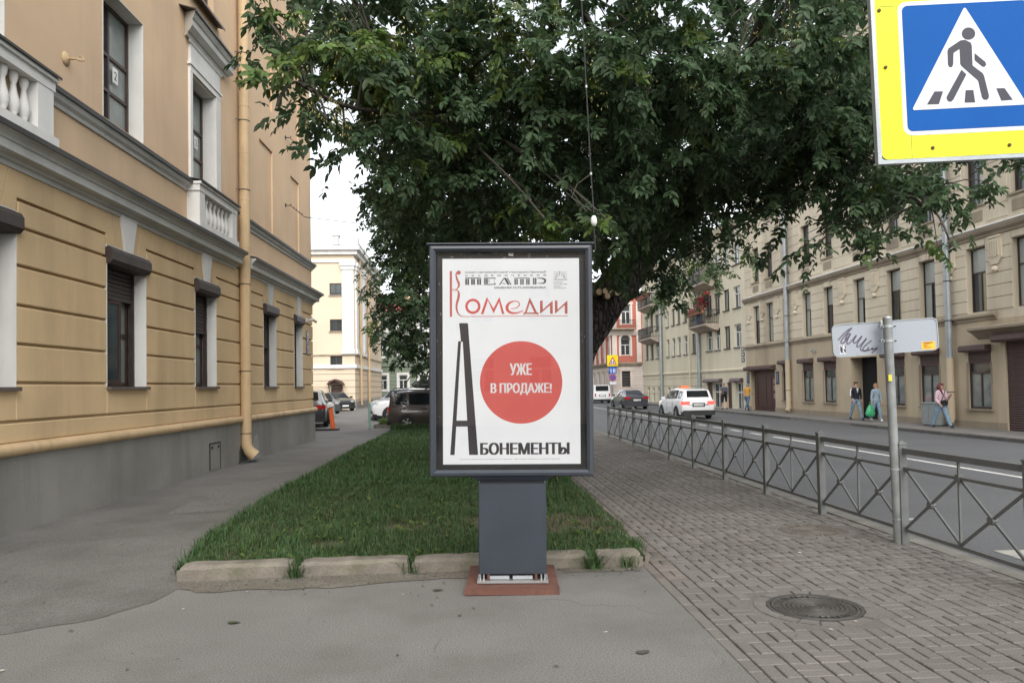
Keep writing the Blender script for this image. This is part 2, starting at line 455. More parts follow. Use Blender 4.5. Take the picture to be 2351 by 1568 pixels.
# the kerb at the near end of the lawn: five settled stones
def kerb_stone(x0, x1, y, h, rz, tilt, chips):
    mb = MB(); L = x1-x0; n = 9; rr = random.Random(int(chips*1000))
    prof = [(0, 0), (-0.006, h*0.8), (0.012, h-0.018), (0.03, h), (0.19, h+0.004), (0.215, h-0.02), (0.22, 0)]
    rings = []
    for k in range(n+1):
        x = L*k/n
        ring_ = []
        for q, (yy, zz) in enumerate(prof):
            e = 0.006 if 0 < q < 6 else 0
            end = (0.022 if k in (0, n) and q in (2, 3, 4, 5) else 0)
            ring_.append((x + (end if k == 0 else -end if k == n else 0), yy + rr.uniform(-e, e), zz + rr.uniform(-e, e) - end*0.5))
        rings.append(ring_)
    i = 0
    for r_ in rings: mb.v += r_
    m = len(prof)
    for k in range(n):
        for q in range(m-1):
            mb.f.append((k*m+q, (k+1)*m+q, (k+1)*m+q+1, k*m+q+1)); mb.m.append(0)
    mb.f.append(tuple(range(m-1, -1, -1))); mb.f.append(tuple(n*m+q for q in range(m))); mb.m += [0, 0]
    o = mb.build('kerb_stone', M_kerb, kerb_lawn, loc=(x0, y, -0.01)); o.rotation_euler = (tilt, 0, rz); smooth_angle(o, 40)
    return o
kerb_stone(-2.67, -1.63, 7.14, 0.15, R(1.6), 0.01, 1)
kerb_stone(-1.58, -0.555, 7.185, 0.142, R(0.6), 0.02, 2)
kerb_stone(-0.53, 0.47, 7.19, 0.14, R(0), 0.01, 3)
kerb_stone(0.49, 1.16, 7.19, 0.138, R(-0.3), 0.01, 4)
kerb_stone(1.21, 1.67, 7.185, 0.135, R(-1), 0.03, 5)
# flush edging between lawn and bricks
edge = struct(MB().box(1.70, 1.745, 7.4, 30.8, -0.2, 0.05).build('lawn_edging', M_kerb))
edge.rotation_euler = (0, 0, R(-0.3))

# the brick pavement: basket weave, two long bricks then two across
brick_pave = struct(sheet('brick_pavement', [(1.70, -8), (4.94, -8), (4.94, 74), (1.86, 74)], -0.013, M_joint))
def brick_mb():
    mb = MB(); a, b, c, z0, z1 = 0.0965, 0.0465, 0.006, -0.06, 0.0
    i = 0
    mb.v = [(-a,-b,z0),(a,-b,z0),(a,b,z0),(-a,b,z0),(-a,-b,z1-c),(a,-b,z1-c),(a,b,z1-c),(-a,b,z1-c),(-a+c,-b+c,z1),(a-c,-b+c,z1),(a-c,b-c,z1),(-a+c,b-c,z1)]
    for k in range(4):
        n = (k+1) % 4
        mb.f += [(k, n, 4+n, 4+k), (4+k, 4+n, 8+n, 8+k)]; mb.m += [0, 0]
    mb.f.append((8, 9, 10, 11)); mb.m.append(0)
    return mb
MH = [(2.67, 5.73, 0.53), (4.02, 8.62, 0.54)]
cells = []
X0 = 1.772
for i in range(15):
    for j in range(-8, 190):
        cx, cy = X0+0.1+i*0.2, 4.0+0.1+j*0.2
        if cy > 24 and (cy-24)*0.0 > 1: continue
        al = (i+j) % 2 == 0
        for s in (-1, 1):
            x, y = (cx+s*0.05, cy) if al else (cx, cy+s*0.05)
            if any(math.hypot(x-a, y-b) < r-0.0 for a, b, r in MH): continue
            if x > 4.73: continue
            cells.append((x, y, al, i < 1 and 6.6 < y < 16))
# border course beside the asphalt, laid lengthwise
for j in range(-6, 190):
    cells.append((1.772-0.052, 4.0+j*0.2, True, 6.4 < 4.0+j*0.2 < 16))
def inview(x, y):
    d = y*0.9977+x*0.062
    px = 1069+x/d*1730 if d > .5 else 1e9
    return d > 4.3 and px < 2420
near = sorted([c for c in cells if inview(c[0], c[1])], key=lambda c: math.hypot(c[0], c[1]))[:296]
nearset = set(near)
b0 = None
for (x, y, al, red) in near:
    if b0 is None: o = b0 = brick_mb().build('brick', [M_brick], brick_pave); b1 = brick_mb().build('brick', [M_brickred], brick_pave); used1 = False
    else:
        if red and not used1: o = b1; used1 = True
        else: o = inst(b1 if red else b0, brick_pave)
    o.scale = (1.02, 0.968, 1) if al else (0.972, 1.035, 1); o.location = (x, y, rng.uniform(-.003, .003)); o.rotation_euler = (rng.uniform(-.022, .022), rng.uniform(-.022, .022), (R(90) if al else 0)+rng.uniform(-.012, .012))
if not used1: bpy.data.objects.remove(b1)
far = [c for c in cells if c not in nearset]
def join_bricks(lst, mat, name):
    t = brick_mb(); V = np.array(t.v); F = np.array([f for f in t.f]); n = len(V)
    AV, AF, T = [], [], []
    for k, (x, y, al, red) in enumerate(lst):
        M = Matrix.Translation((x, y, rng.uniform(-.003, .003))) @ Euler((rng.uniform(-.014, .014), rng.uniform(-.014, .014), (R(90) if al else 0)+rng.uniform(-.012, .012))).to_matrix().to_4x4() @ Matrix.Diagonal((1.02, 0.968, 1, 1) if al else (0.972, 1.035, 1, 1))
        m = np.array(M); AV.append(V @ m[:3, :3].T + m[:3, 3]); AF.append(F + k*n); T += [rng.random()]*len(F)
    return tag(np_mesh(name, np.concatenate(AV), np.concatenate(AF), mat, brick_pave, tint=T), kind='stuff')
join_bricks([c for c in far if not c[3]], M_brick, 'farther_bricks')
join_bricks([c for c in far if c[3]], M_brickred, 'reddish_border_bricks')

def ragged(name, pts, z, mat, seed, amp=0.05, sub_=6):
    rr_ = random.Random(seed); out = []
    for k in range(len(pts)):
        a, b = pts[k], pts[(k+1) % len(pts)]
        for q in range(sub_): t = q/sub_; out.append((a[0]+(b[0]-a[0])*t+rr_.uniform(-amp, amp), a[1]+(b[1]-a[1])*t+rr_.uniform(-amp, amp), z))
    from mathutils.geometry import tessellate_polygon
    tr = tessellate_polygon([[Vector(p) for p in out]]); mb = MB(); mb.v = out; mb.f = [tuple(t) for t in tr]; mb.m = [0]*len(mb.f); return struct(mb.build(name, mat))
M_dirt = pmat('dusty asphalt', (0.14, 0.126, 0.104), rough=0.95, var=0.2, scale=3, bump=0.8, bscale=90, grime=(0.11, 0.105, 0.07), gscale=2, gamt=0.7, fine=0.5, fscale=75)
ragged('dirt_strip', [(-2.75, 7.2), (-2.4, 6.75), (-1.2, 6.78), (0.0, 6.95), (0.1, 7.2)], 0.006, M_dirt, 3, 0.04)
ragged('dirt_strip', [(0.85, 7.2), (0.9, 7.02), (1.6, 7.0), (1.66, 7.2)], 0.006, M_dirt, 4, 0.02)
M_patch = pmat('asphalt patch', (0.15, 0.144, 0.133), rough=0.92, var=0.15, scale=1.5, bump=0.8, bscale=80, fine=0.5, fscale=60, grime=(0.11, 0.105, 0.09), gscale=1.5)
ragged('asphalt_patch', [(-4.3, 11), (-3.5, 11.2), (-3.45, 15), (-4.4, 14.6)], 0.008, M_patch, 6, 0.03)
# ------------------------------------------------------------------ ochre building on the left
M_ochre = pmat('ochre plaster', (0.59, 0.43, 0.245), rough=0.9, var=0.08, scale=0.9, bump=0.25, bscale=120, grime=(0.35, 0.255, 0.15), gscale=0.8, gamt=0.6, streak=True, fine=0.1, fscale=200)
M_peach = pmat('peach plaster', (0.63, 0.455, 0.295), rough=0.9, var=0.07, scale=0.7, bump=0.2, bscale=120, grime=(0.40, 0.30, 0.20), gscale=0.7, gamt=0.5, streak=True, fine=0.07, fscale=200)
M_pipe = pmat('ochre paint', (0.52, 0.375, 0.215), rough=0.6, var=0.08, scale=2, bump=0.1, bscale=20, grime=(0.22, 0.16, 0.09), gscale=2.5, gamt=0.6, streak=True)
M_whitew = pmat('white stucco', (0.66, 0.65, 0.62), rough=0.85, var=0.05, scale=2, bump=0.15, bscale=80, grime=(0.42, 0.42, 0.39), gscale=1.5, gamt=0.5, streak=True)
M_cornice = pmat('grey white stucco', (0.52, 0.52, 0.49), rough=0.85, var=0.06, scale=2, bump=0.15, bscale=70, grime=(0.3, 0.3, 0.28), gscale=1.2, gamt=0.6, streak=True)
M_plinth = pmat('plinth render', (0.215, 0.207, 0.185), rough=0.9, var=0.16, scale=0.8, bump=0.4, bscale=60, grime=(0.11, 0.108, 0.098), gscale=0.9, gamt=0.6, streak=True, fine=0.12)
M_flash = pmat('dark flashing', (0.05, 0.048, 0.045), rough=0.5, var=0.2, scale=4, bump=0.15, bscale=10, metal=0.2)
M_brown = pmat('brown frame', (0.055, 0.034, 0.028), rough=0.45, var=0.15, scale=6, bump=0.05, bscale=60)
M_shut = pmat('shutter brown', (0.045, 0.034, 0.03), rough=0.5, var=0.15, scale=5, bump=0.05, grime=(0.09, 0.075, 0.065), gscale=4, gamt=0.5)
M_glass = glassmat('window glass', (0.035, 0.045, 0.048))
M_curt = pmat('curtained glass', (0.20, 0.23, 0.22), rough=0.08, var=0.2, scale=2.5, bump=0.02, bscale=3, spec=0.6, fine=0)
M_sill = pmat('brown sill sheet', (0.11, 0.085, 0.075), rough=0.5, var=0.15, scale=5, bump=0.1)
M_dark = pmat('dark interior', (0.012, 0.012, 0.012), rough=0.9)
M_iron = pmat('dark iron', (0.03, 0.03, 0.03), rough=0.6, var=0.3, scale=10)
M_paper = pmat('paper sheet', (0.75, 0.75, 0.72), rough=0.8, var=0.05)

def window(parent, x0, x1, z0, z1, y, rows, fmat, gmat, fw=0.06, fd=0.07, name='window', gmats=None, label=None):
    """frame with bars in front of inset panes; rows = [(z_from, z_to, columns)] as fractions of the height"""
    fb = MB()
    fb.box(x0, x0+fw, y-fd, y, z0, z1); fb.box(x1-fw, x1, y-fd, y, z0, z1)
    fb.box(x0+fw, x1-fw, y-fd, y, z1-fw, z1); fb.box(x0+fw, x1-fw, y-fd, y, z0, z0+fw)
    W = x1-x0-2*fw; Hh = z1-z0-2*fw; cells_ = []
    for k, (a, b, n) in enumerate(rows):
        za, zb = z0+fw+Hh*a, z0+fw+Hh*b
        if k: fb.box(x0+fw, x1-fw, y-fd*0.9, y-0.003, za-fw*0.45, za+fw*0.45)
        for c in range(n):
            xa, xb = x0+fw+W*c/n, x0+fw+W*(c+1)/n
            if c: fb.box(xa-fw*0.5, xa+fw*0.5, y-fd*0.93, y-0.002, za+fw*0.4, zb-fw*0.4)
            cells_.append((xa, xb, za, zb))
    f = fb.build(name, fmat, parent)
    if label: f['label'] = label
    for k, (xa, xb, za, zb) in enumerate(cells_):
        g = MB().box(xa, xb, y-fd*0.45, y-fd*0.25, za, zb).build('pane', (gmats[k % len(gmats)] if gmats else gmat), f)
    return f

LB = thing('ochre_building', 'long ochre stucco building with white window reveals along the left footpath', 'building', (-6.068, 0, 0), R(88.127))
S0, S1 = 2.0, 26.1      # extent along the street
GW = [(8.62, 9.98, 'w'), (12.25, 13.62, 'w'), (15.82, 17.02, 'w'), (20.5, 21.7, 'g'), (23.65, 24.68, 'g')]
GZ0, GZ1 = 1.84, 4.1
# carcass
cz = MB()
holes = [(a, b, GZ0, GZ1, 0.31) for a, b, _ in GW] + [(5.0, 6.4, GZ0, GZ1, 0.2)]
UW = [(8.4, 9.78), (12.2, 13.6), (15.72, 17.05)]
holes2 = [(a, b, 6.13, 8.27, 0.32) for a, b in UW] + [(12.2, 13.6, 10.2, 12.2, .2), (15.72, 17.05, 10.2, 12.2, .2), (8.4, 9.78, 10.2, 12.2, .2)]
blind = [(20.35, 21.58, 6.1, 8.47, 0.05), (23.5, 24.52, 6.1, 8.36, 0.05), (20.35, 21.58, 9.6, 11.9, 0.05), (23.5, 24.52, 9.6, 11.9, 0.05)]
wall_holes(cz, S0, S1, 0.9, 4.72, holes, y=0.03, m=0)
wall_holes(cz, S0, S1, 4.72, 14.5, holes2+blind, y=0.0, m=1)
# end wall, back, top
cz.quad((S1, 0.0, 4.72), (S1, 14, 4.72), (S1, 14, 14.5), (S1, 0.0, 14.5), 1); cz.quad((S1, 0.03, 0), (S1, 14, 0), (S1, 14, 4.72), (S1, 0.03, 4.72), 0)
cz.quad((S0, 14, 0), (S0, 0, 0), (S0, 0, 14.5), (S0, 14, 14.5), 1); cz.quad((S1, 14, 0), (S0, 14, 0), (S0, 14, 14.5), (S1, 14, 14.5), 1)
cz.quad((S0, 0, 14.5), (S1, 0, 14.5), (S1, 14, 14.5), (S0, 14, 14.5), 1)
for (a, b, c, d, e) in blind: cz.quad((a, e, c), (b, e, c), (b, e, d), (a, e, d), 1)
cz.build('wall', [M_ochre, M_peach], LB)
# white reveals lining the ground-floor openings and upper windows
rv = None
def lining(a, b, c, d, y0, y1, m=0, t=0.012):
    rv = MB()
    rv.box(a, a+t, y0, y1, c, d, m); rv.box(b-t, b, y0, y1, c, d, m); rv.box(a+t, b-t, y0, y1, d-t, d, m)
    rv.build("window_reveal", M_cornice if m else M_whitew, LB)
for a, b, k in GW: lining(a, b, GZ0, GZ1, -0.032, 0.335, 0 if k == 'w' else 1)
for a, b in UW: lining(a, b, 6.13, 8.27, -0.006, 0.32, 0)

# rusticated blocks: five courses between the windows plus the top course and the base course
edges = [S0] + [e for a, b, _ in [(5.0, 6.4, 'w')] + GW for e in (a, b)] + [S1]
piers = [(edges[k], edges[k+1]) for k in range(0, len(edges), 2)]
zc = [1.40, 1.89, 2.39, 2.89, 3.40, 3.90, 4.26]
J = 0.017
def block(a, b, c, d):
    o = MB().cbox(a, b, -0.03, 0.026, c+J, d-J, 0.014).build('wall_block', M_ochre, LB); return o
for (a, b) in piers:
    for c, d in zip(zc[1:-1], zc[2:]): block(a+0.0, b-0.0, c, d) if c < 3.8 else block(a+0.03, b-0.03, c, d-0.01)
bands = [(S0, 18.5), (18.5, S1)]
for a, b in bands:
    block(a, b, 1.12, 1.40)
xs = [S0]
for (a, b, _k) in GW: xs += [(a+b)/2]
cuts = [S0, 5.7] + [(a+b)/2 for a, b, _ in GW]
# course just below the sills is cut by the window openings from 1.84 up
sp = [S0, 5.0, 6.4] + [e for a, b, _ in GW for e in (a, b)] + [S1]
for k in range(len(sp)-1):
    a, b = sp[k], sp[k+1]
    isw = k % 2 == 1
    block(a, b, 1.40, 1.89) if not isw else MB().cbox(a, b, -0.03, 0.026, 1.40+J, GZ0, 0.012).build('wall_block', M_ochre, LB)
# flat arches: splayed voussoirs round a white keystone, plain frieze between them
prev = S0
for (a, b, _k) in [(5.0, 6.4, 'w')] + GW:
    c = (a+b)/2; zt, zb = 4.66, 4.10
    MB().prism([(prev, 4.26+J), (a-0.02, 4.26+J), (a-0.02, zt), (prev, zt)], -0.03, 0.028, 'y').build('frieze', M_ochre, LB)
    for sgn in (-1, 1):
        for (t0, b0_, t1, b1_) in ((0.30, 0.14, 0.52, 0.36), (0.54, 0.38, 0.74, 0.665)):
            w = (b-a)/1.37
            q = [(c+sgn*b0_*w, zb), (c+sgn*b1_*w, zb), (c+sgn*t1*w, zt), (c+sgn*t0*w, zt)]
            if sgn < 0: q = q[::-1]
            MB().prism(q, -0.03, 0.028, 'y').build('voussoir', M_ochre, LB)
    q = [(c-0.125, zb-0.03), (c+0.125, zb-0.03), (c+0.275, zt), (c-0.275, zt)]
    ks_ = MB().prism(q, -0.07, 0.028, 'y').build('keystone', M_whitew if _k == 'w' else M_cornice, LB)
    prev = b+0.02
MB().prism([(prev, 4.26+J), (S1, 4.26+J), (S1, 4.66), (prev, 4.66)], -0.03, 0.028, 'y').build('frieze', M_ochre, LB)
# plinth, its hatch and the fat half-round moulding above it
MB().prism([(-0.06, 0), (-0.06, 0.965), (-0.05, 0.985), (0.028, 0.985), (0.028, 0)], S0, S1+0.1, 'x').build('plinth', M_plinth, LB)
tor = [(0.02, 0.975)] + [(-0.06-0.085*math.cos(t), 1.052+0.082*math.sin(t)) for t in [R(-80+20*k) for k in range(9)]] + [(0.02, 1.135)]
o = MB().prism(tor, S0, S1+0.14, 'x').build('half_round_moulding', M_pipe, LB); smooth_angle(o, 40)
ht = MB().box(16.5, 17.08, -0.072, -0.05, 0.05, 0.60).build('plinth_hatch', M_plinth, LB)
hm = MB(); hm.box(16.47, 16.5, -0.078, -0.05, 0.05, 0.63); hm.box(17.08, 17.11, -0.078, -0.05, 0.05, 0.63); hm.box(16.47, 17.11, -0.078, -0.05, 0.60, 0.63)
hm.box(16.56, 16.64, -0.085, -0.07, 0.5, 0.56); hm.box(16.94, 17.02, -0.085, -0.07, 0.5, 0.56); hm.build('hatch_frame', M_iron, ht)
# cornices between the floors, broken at the drainpipe
cprof = [(0.0, 4.62), (-0.05, 4.62), (-0.06, 4.68), (-0.10, 4.69), (-0.115, 4.73), (-0.20, 4.745), (-0.215, 4.755), (-0.215, 4.86), (-0.235, 4.87), (-0.25, 4.90), (-0.29, 4.945), (-0.325, 4.965), (-0.325, 5.0), (0.0, 5.05)]
def cornice(a, b, prof, ret0=False, ret1=False, name='cornice', mat=M_cornice):
    mb = MB(); n = len(prof)
    def ringat(x, k): return [(x + k*(-p[0]), p[0], p[1]) for p in prof]
    A = [(a-(-p[0] if ret0 else 0), p[0], p[1]) for p in prof]; B = [(b+(-p[0] if ret1 else 0), p[0], p[1]) for p in prof]
    mb.v = A+B
    for k in range(n-1): mb.f.append((k, k+1, n+k+1, n+k) if False else (k+1, k, n+k, n+k+1)); mb.m.append(0)
    mb.f.append(tuple(range(n))); mb.f.append(tuple(range(2*n-1, n-1, -1))); mb.m += [0, 0]
    if ret1:
        i = len(mb.v); C_ = [(b+(-p[0]), 6.0, p[1]) for p in prof]; mb.v += C_
        for k in range(n-1): mb.f.append((n+k+1, n+k, i+k, i+k+1)); mb.m.append(0)
    return mb.build(name, mat, LB)
cornice(S0, 18.25, cprof); cornice(18.95, 26.12, cprof, ret1=True)
def flashing(a, b, y, z, th=0.012, lip=0.04, name='flashing', back=0.0):
    mb = MB(); mb.prism([(back, z+0.075), (y, z+0.012), (y-0.002, z-lip), (y-0.022, z-lip), (y-0.024, z+0.03), (back, z+0.10)], a, b, 'x'); return mb.build(name, M_flash, LB)
flashing(S0, 18.27, -0.33, 5.0); flashing(18.93, 26.45, -0.33, 5.0)
# string course under the upper windows with its sheet-metal cap
sprof = [(0.0, 5.78), (-0.03, 5.78), (-0.045, 5.83), (-0.09, 5.87), (-0.12, 5.93), (-0.12, 5.965), (0.0, 6.03)]
for a, b in ((10.5, 15.5), (17.75, 18.3), (18.9, 26.1)):
    cornice(a, b, sprof, name='string_course', ret1=(b > 26)); flashing(a, b+(0.14 if b > 26 else 0), -0.13, 5.98, name='string_flashing')
# balustrades under two upper windows
balmesh = None
def balustrade(a, b, n, posts):
    global balmesh
    t = MB(); t.box(a-0.03, b+0.03, -0.27, 0.0, 5.80, 5.93); t.box(a-0.05, b+0.05, -0.31, 0.0, 5.93, 5.985)
    root = t.build('balustrade', M_whitew, LB)
    MB().prism([(0.0, 6.06), (-0.33, 6.0), (-0.335, 5.975), (-0.345, 5.975), (-0.345, 6.01), (0, 6.075)], a-0.06, b+0.06, 'x').build('rail_flashing', M_flash, root)
    MB().box(a-0.06, b+0.08, -0.29, 0.0, 5.05, 5.18).build('base_course', M_whitew, root)
    for p0, p1 in posts: MB().box(p0, p1, -0.26, 0.0, 5.18, 5.80).build('end_post', M_whitew, root)
    i0, i1 = posts[0][1], posts[1][0]
    prof = [(0.055, 0), (0.055, 0.05), (0.035, 0.07), (0.06, 0.12), (0.078, 0.19), (0.07, 0.26), (0.04, 0.38), (0.03, 0.46), (0.045, 0.5), (0.055, 0.54), (0.055, 0.62)]
    for k in range(n):
        x = i0 + (i1-i0)*(k+0.5)/n
        if balmesh is None:
            o = balmesh = MB().lathe(prof, 12).build('baluster', M_whitew, root, smooth=True)
        else: o = inst(balmesh, root)
        o.location = (x, -0.14, 5.18)
    return root
balustrade(7.9, 10.4, 9, [(7.9, 8.15), (10.05, 10.4)])
balustrade(15.5, 17.72, 7, [(15.5, 15.78), (17.42, 17.72)])
# ground-floor windows with roller shutters
slat0 = None
def ground_window(a, b, zb, frame_rows, gm, first=False, opened=False):
    global slat0
    f = window(LB, a+0.012, b-0.012, GZ0, 3.9, 0.335, frame_rows, M_brown, gm, fw=0.075, fd=0.06)
    sl = MB().box(a-0.01, b+0.01, -0.10, 0.33, 1.79, GZ0).build('window_sill', M_sill, LB)
    sl.location = (0, 0, 0)
    bx = MB(); bx.prism([(0.2, 3.8), (-0.08, 3.8), (-0.13, 3.86), (-0.13, 4.0), (-0.09, 4.06), (0.2, 4.06)], a-0.005, b+0.005, 'x')
    sh = bx.build('roller_shutter', M_shut, LB)
    MB().box(a+0.014, a+0.06, 0.17, 0.25, GZ0, 3.82).build('guide_rail', M_shut, sh); MB().box(b-0.06, b-0.014, 0.17, 0.25, GZ0, 3.82).build('guide_rail', M_shut, sh)
    n = int((3.8-zb)/0.075)
    for k in range(n):
        z = 3.8-0.075*(k+1)
        if slat0 is None:
            o = slat0 = MB().prism([(0.0, 0.0), (-0.012, 0.012), (-0.014, 0.05), (-0.004, 0.07), (0.006, 0.07), (0.006, 0.0)], 0, 1.0, 'x').build('slat', M_shut, sh)
        else: o = inst(slat0, sh)
        o.location = (a+0.05, 0.215, z); o.scale = (b-a-0.1, 1, 1)
    MB().box(a+0.05, b-0.05, 0.195, 0.225, 3.8-0.075*n-0.06, 3.8-0.075*n).build('bottom_bar', M_shut, sh)
    return f
rows2 = [(0, 0.42, 2), (0.42, 1, 2)]
ground_window(8.62, 9.98, 3.1, rows2, M_glass)
ground_window(12.25, 13.62, 3.28, rows2, M_curt, opened=True)
ground_window(15.82, 17.02, 3.0, rows2, M_curt)
ground_window(20.5, 21.7, 2.95, rows2, M_glass)
ground_window(23.65, 24.68, 2.95, rows2, M_glass)
# the casement of the second window stands ajar
cs = MB(); cs.box(0, 0.05, -0.02, 0.02, 0, 1.35); cs.box(0.5, 0.55, -0.02, 0.02, 0, 1.35); cs.box(0.05, 0.5, -0.02, 0.02, 0, 0.05); cs.box(0.05, 0.5, -0.02, 0.02, 1.3, 1.35)
c_ = cs.build('open_casement', M_brown, LB, loc=(12.34, 0.2, 1.9), rz=R(-14)); MB().box(0.05, 0.5, -0.004, 0.004, 0.05, 1.3).build('pane', M_glass, c_)
# upper windows
for (a, b) in UW:
    gm = [M_glass, M_curt, M_glass, M_curt, M_glass, M_curt]
    f = window(LB, a+0.012, b-0.012, 6.13, 8.258, 0.32, [(0, 0.3, 2), (0.3, 0.6, 2), (0.6, 1, 2)], M_brown, M_glass, fw=0.06, gmats=gm)
    p = MB().box(a+0.80, a+0.98, 0.235, 0.24, 7.0, 7.26).build('paper_notice', M_paper, f)
    two = text_mesh('2', 'numeral', M_iron, None, a+0.845, 7.06, 0.09, 0.14, y=0.232); two.parent = f
for (a, b, c, d, e) in holes2[3:]: window(LB, a, b, c, d, 0.2, [(0, 0.6, 2), (0.6, 1, 2)], M_brown, M_glass)
# surround and hood of the window above the balustrade
su = MB(); a, b = 15.72, 17.05
su.box(a-0.12, a, -0.05, 0.0, 6.03, 8.30); su.box(b, b+0.27, -0.05, 0.0, 6.03, 8.30); su.box(a-0.12, b+0.27, -0.055, 0.0, 8.30, 8.42)
su.box(a-0.16, b+0.31, -0.08, 0.0, 8.42, 8.48); su.box(a-0.1, b+0.25, -0.05, 0.0, 8.48, 9.0)
su.build('window_surround', M_whitew, LB)
hd = MB(); hp = [(0.0, 8.94), (-0.07, 8.94), (-0.09, 8.99), (-0.13, 9.0), (-0.2, 9.06), (-0.22, 9.08), (-0.22, 9.2), (-0.25, 9.22), (-0.3, 9.3), (-0.3, 9.34), (0, 9.42)]
hd.v = [(a-0.28-(-p[0])*0.8, p[0], p[1]) for p in hp] + [(b+0.5+(-p[0])*0.8, p[0], p[1]) for p in hp]; n = len(hp)
for k in range(n-1): hd.f.append((k+1, k, n+k, n+k+1)); hd.m.append(0)
hd.f += [tuple(range(n)), tuple(range(2*n-1, n-1, -1))]; hd.m += [0, 0]
hood = hd.build('window_hood', M_cornice, LB)
MB().prism([(0.0, 9.43), (-0.315, 9.345), (-0.325, 9.31), (-0.335, 9.31), (-0.332, 9.36), (0, 9.45)], a-0.56, b+0.78, 'x').build('hood_flashing', M_flash, hood)
dn = MB()
for k in range(26): x = a-0.2+k*0.072; dn.box(x, x+0.04, -0.075, -0.05, 8.86, 8.935)
tag(dn.build('dentil_row', M_cornice, hood), kind='stuff')
MB().prism([(0, 9.98), (-0.16, 9.94), (-0.165, 9.9), (-0.175, 9.9), (-0.17, 9.96), (0, 10.0)], 15.5, 17.3, 'x').build('upper_sill', M_sill, LB)
# drainpipe with its joints, brackets and shoe
dp = MB(); dp.tube([(18.6, -0.16, 14.4), (18.6, -0.16, 0.55)], 0.125, 14)
pipe = dp.build('drainpipe', M_pipe, LB); smooth_angle(pipe, 40)
for z in (1.0, 2.0, 3.0, 4.1, 5.2, 6.35, 7.5, 8.65, 9.8, 10.9, 12):
    o = MB().tube([(18.6, -0.16, z), (18.6, -0.16, z+0.05)], [0.131, 0.128], 14).build('pipe_joint', M_pipe, pipe); smooth_angle(o, 40)
for z in (0.7, 2.2, 4.3, 6.6, 8.3, 9.95, 11.5):
    mb = MB(); mb.tube([(18.6, -0.16, z), (18.6, -0.16, z+0.018)], 0.134, 14); mb.bar((18.46, -0.1, z+0.01), (18.44, 0.02, z+0.01), 0.012); mb.build('pipe_bracket', M_iron, pipe)
sh = MB(); sh.tube([(18.6, -0.16, 0.55), (18.6, -0.165, 0.42), (18.62, -0.22, 0.28), (18.66, -0.34, 0.16)], [0.127, 0.13, 0.135, 0.15], 14, caps=False)
o = sh.build('pipe_shoe', M_pipe, pipe); smooth_angle(o, 40)
st = pmat('damp stain', (0.05, 0.048, 0.04), rough=0.9, var=0.4, scale=6, fine=0.3)
from mathutils.geometry import tessellate_polygon as tess_
rr = random.Random(12)
def stain(pts, y, flat=False):
    P = [(a+rr.uniform(-.05, .05), b+rr.uniform(-.03, .03)) for a, b in pts]; t_ = tess_([[Vector((a, b, 0)) for a, b in P]]); mb = MB()
    mb.v = [(a, -abs(b) if flat else y, y if flat else max(b, 0.0)) for a, b in P]; mb.f = [tuple(t) for t in t_]; mb.m = [0]*len(mb.f); return mb.build('damp_stain', st, LB)
stain([(18.3, 0), (18.36, .1), (18.42, .3), (18.5, .42), (18.62, .4), (18.75, .33), (18.8, .18), (18.95, .1), (19.1, 0)], -0.0635)
stain([(18.2, .07), (18.3, .2), (18.5, .3), (18.7, .42), (18.95, .3), (19.2, .2), (19.3, .07)], 0.006, True)
lt_ = pmat('pale plinth patch', (0.27, 0.265, 0.25), rough=0.9, var=0.15, scale=5, fine=0.15); _s = st; st = lt_; o = stain([(19.3, .0), (19.35, .3), (19.5, .6), (19.8, .62), (19.95, .4), (19.9, .15), (20.1, .0)], -0.0632); o.name = 'render_patch'; st = _s
# small fittings on the wall: each rests on the wall and is a thing of its own
def left_w(s, y, z):  # facade coordinates to world
    return LB.matrix_basis @ Vector((s, y, z))
bpy.context.view_layer.update()
LBM = Matrix.Translation((-6.068, 0, 0)) @ Matrix.Rotation(R(88.127), 4, 'Z')
def lw(s, y, z): return LBM @ Vector((s, y, z))
hk = thing('wall_hook', 'ochre painted round rosette with a curled hook on the upper wall', 'hook', lw(11.15, 0, 6.58), R(88.127))
o = MB().lathe([(0.10, 0), (0.10, 0.015), (0.07, 0.03), (0.04, 0.05), (0.0, 0.055)], 14).build('rosette', M_pipe, hk, smooth=True); o.rotation_euler = (R(90), 0, 0)
o = MB().tube([(0, -0.03, 0), (0.0, -0.16, 0.0), (0.02, -0.2, -0.02), (0.06, -0.23, 0.0), (0.08, -0.2, 0.06), (0.04, -0.18, 0.06)], [0.02, 0.016, 0.014, 0.013, 0.012, 0.01], 8).build('hook', M_pipe, hk, smooth=True)
for lab, s, z, ln in (('iron wire anchor high on the peach wall, partly behind leaves', 22.95, 9.35, 0), ('iron wire anchor on the blind wall carrying the taut wire', 22.9, 7.28, 1)):
    t = thing('wire_anchor', lab, 'anchor', lw(s, 0, z), R(88.127), 'wire anchors on the blind wall')
    o = MB().lathe([(0.06, 0), (0.06, 0.012), (0.02, 0.03)], 10).build('plate', M_iron, t); o.rotation_euler = (R(90), 0, 0)
    MB().tube([(0, -0.02, 0), (0.0, -0.12, -0.01), (0.05, -0.16, 0.04), (0.1, -0.12, 0.02)], 0.012, 6).build('hook', M_iron, t)
    rod = MB(); rod.tube([(0.1, -0.12, 0.02), (1.5, -0.2, -0.02)], 0.01, 6)
    for k in range(4): rod.lathe([(0.0, -0.03), (0.03, 0), (0.0, 0.03)], 6, o=(0.4+k*0.28, -0.14-k*0.015, 0.015))
    rod.build('insulator_rod', M_iron, t)
w = MB(); A = lw(24.4, -0.2, 7.26); B = Vector((3.0, 26.0, 7.0))
w.tube([A.lerp(B, k/10) - Vector((0, 0, 0.15*math.sin(math.pi*k/10))) for k in range(11)], 0.013, 5)
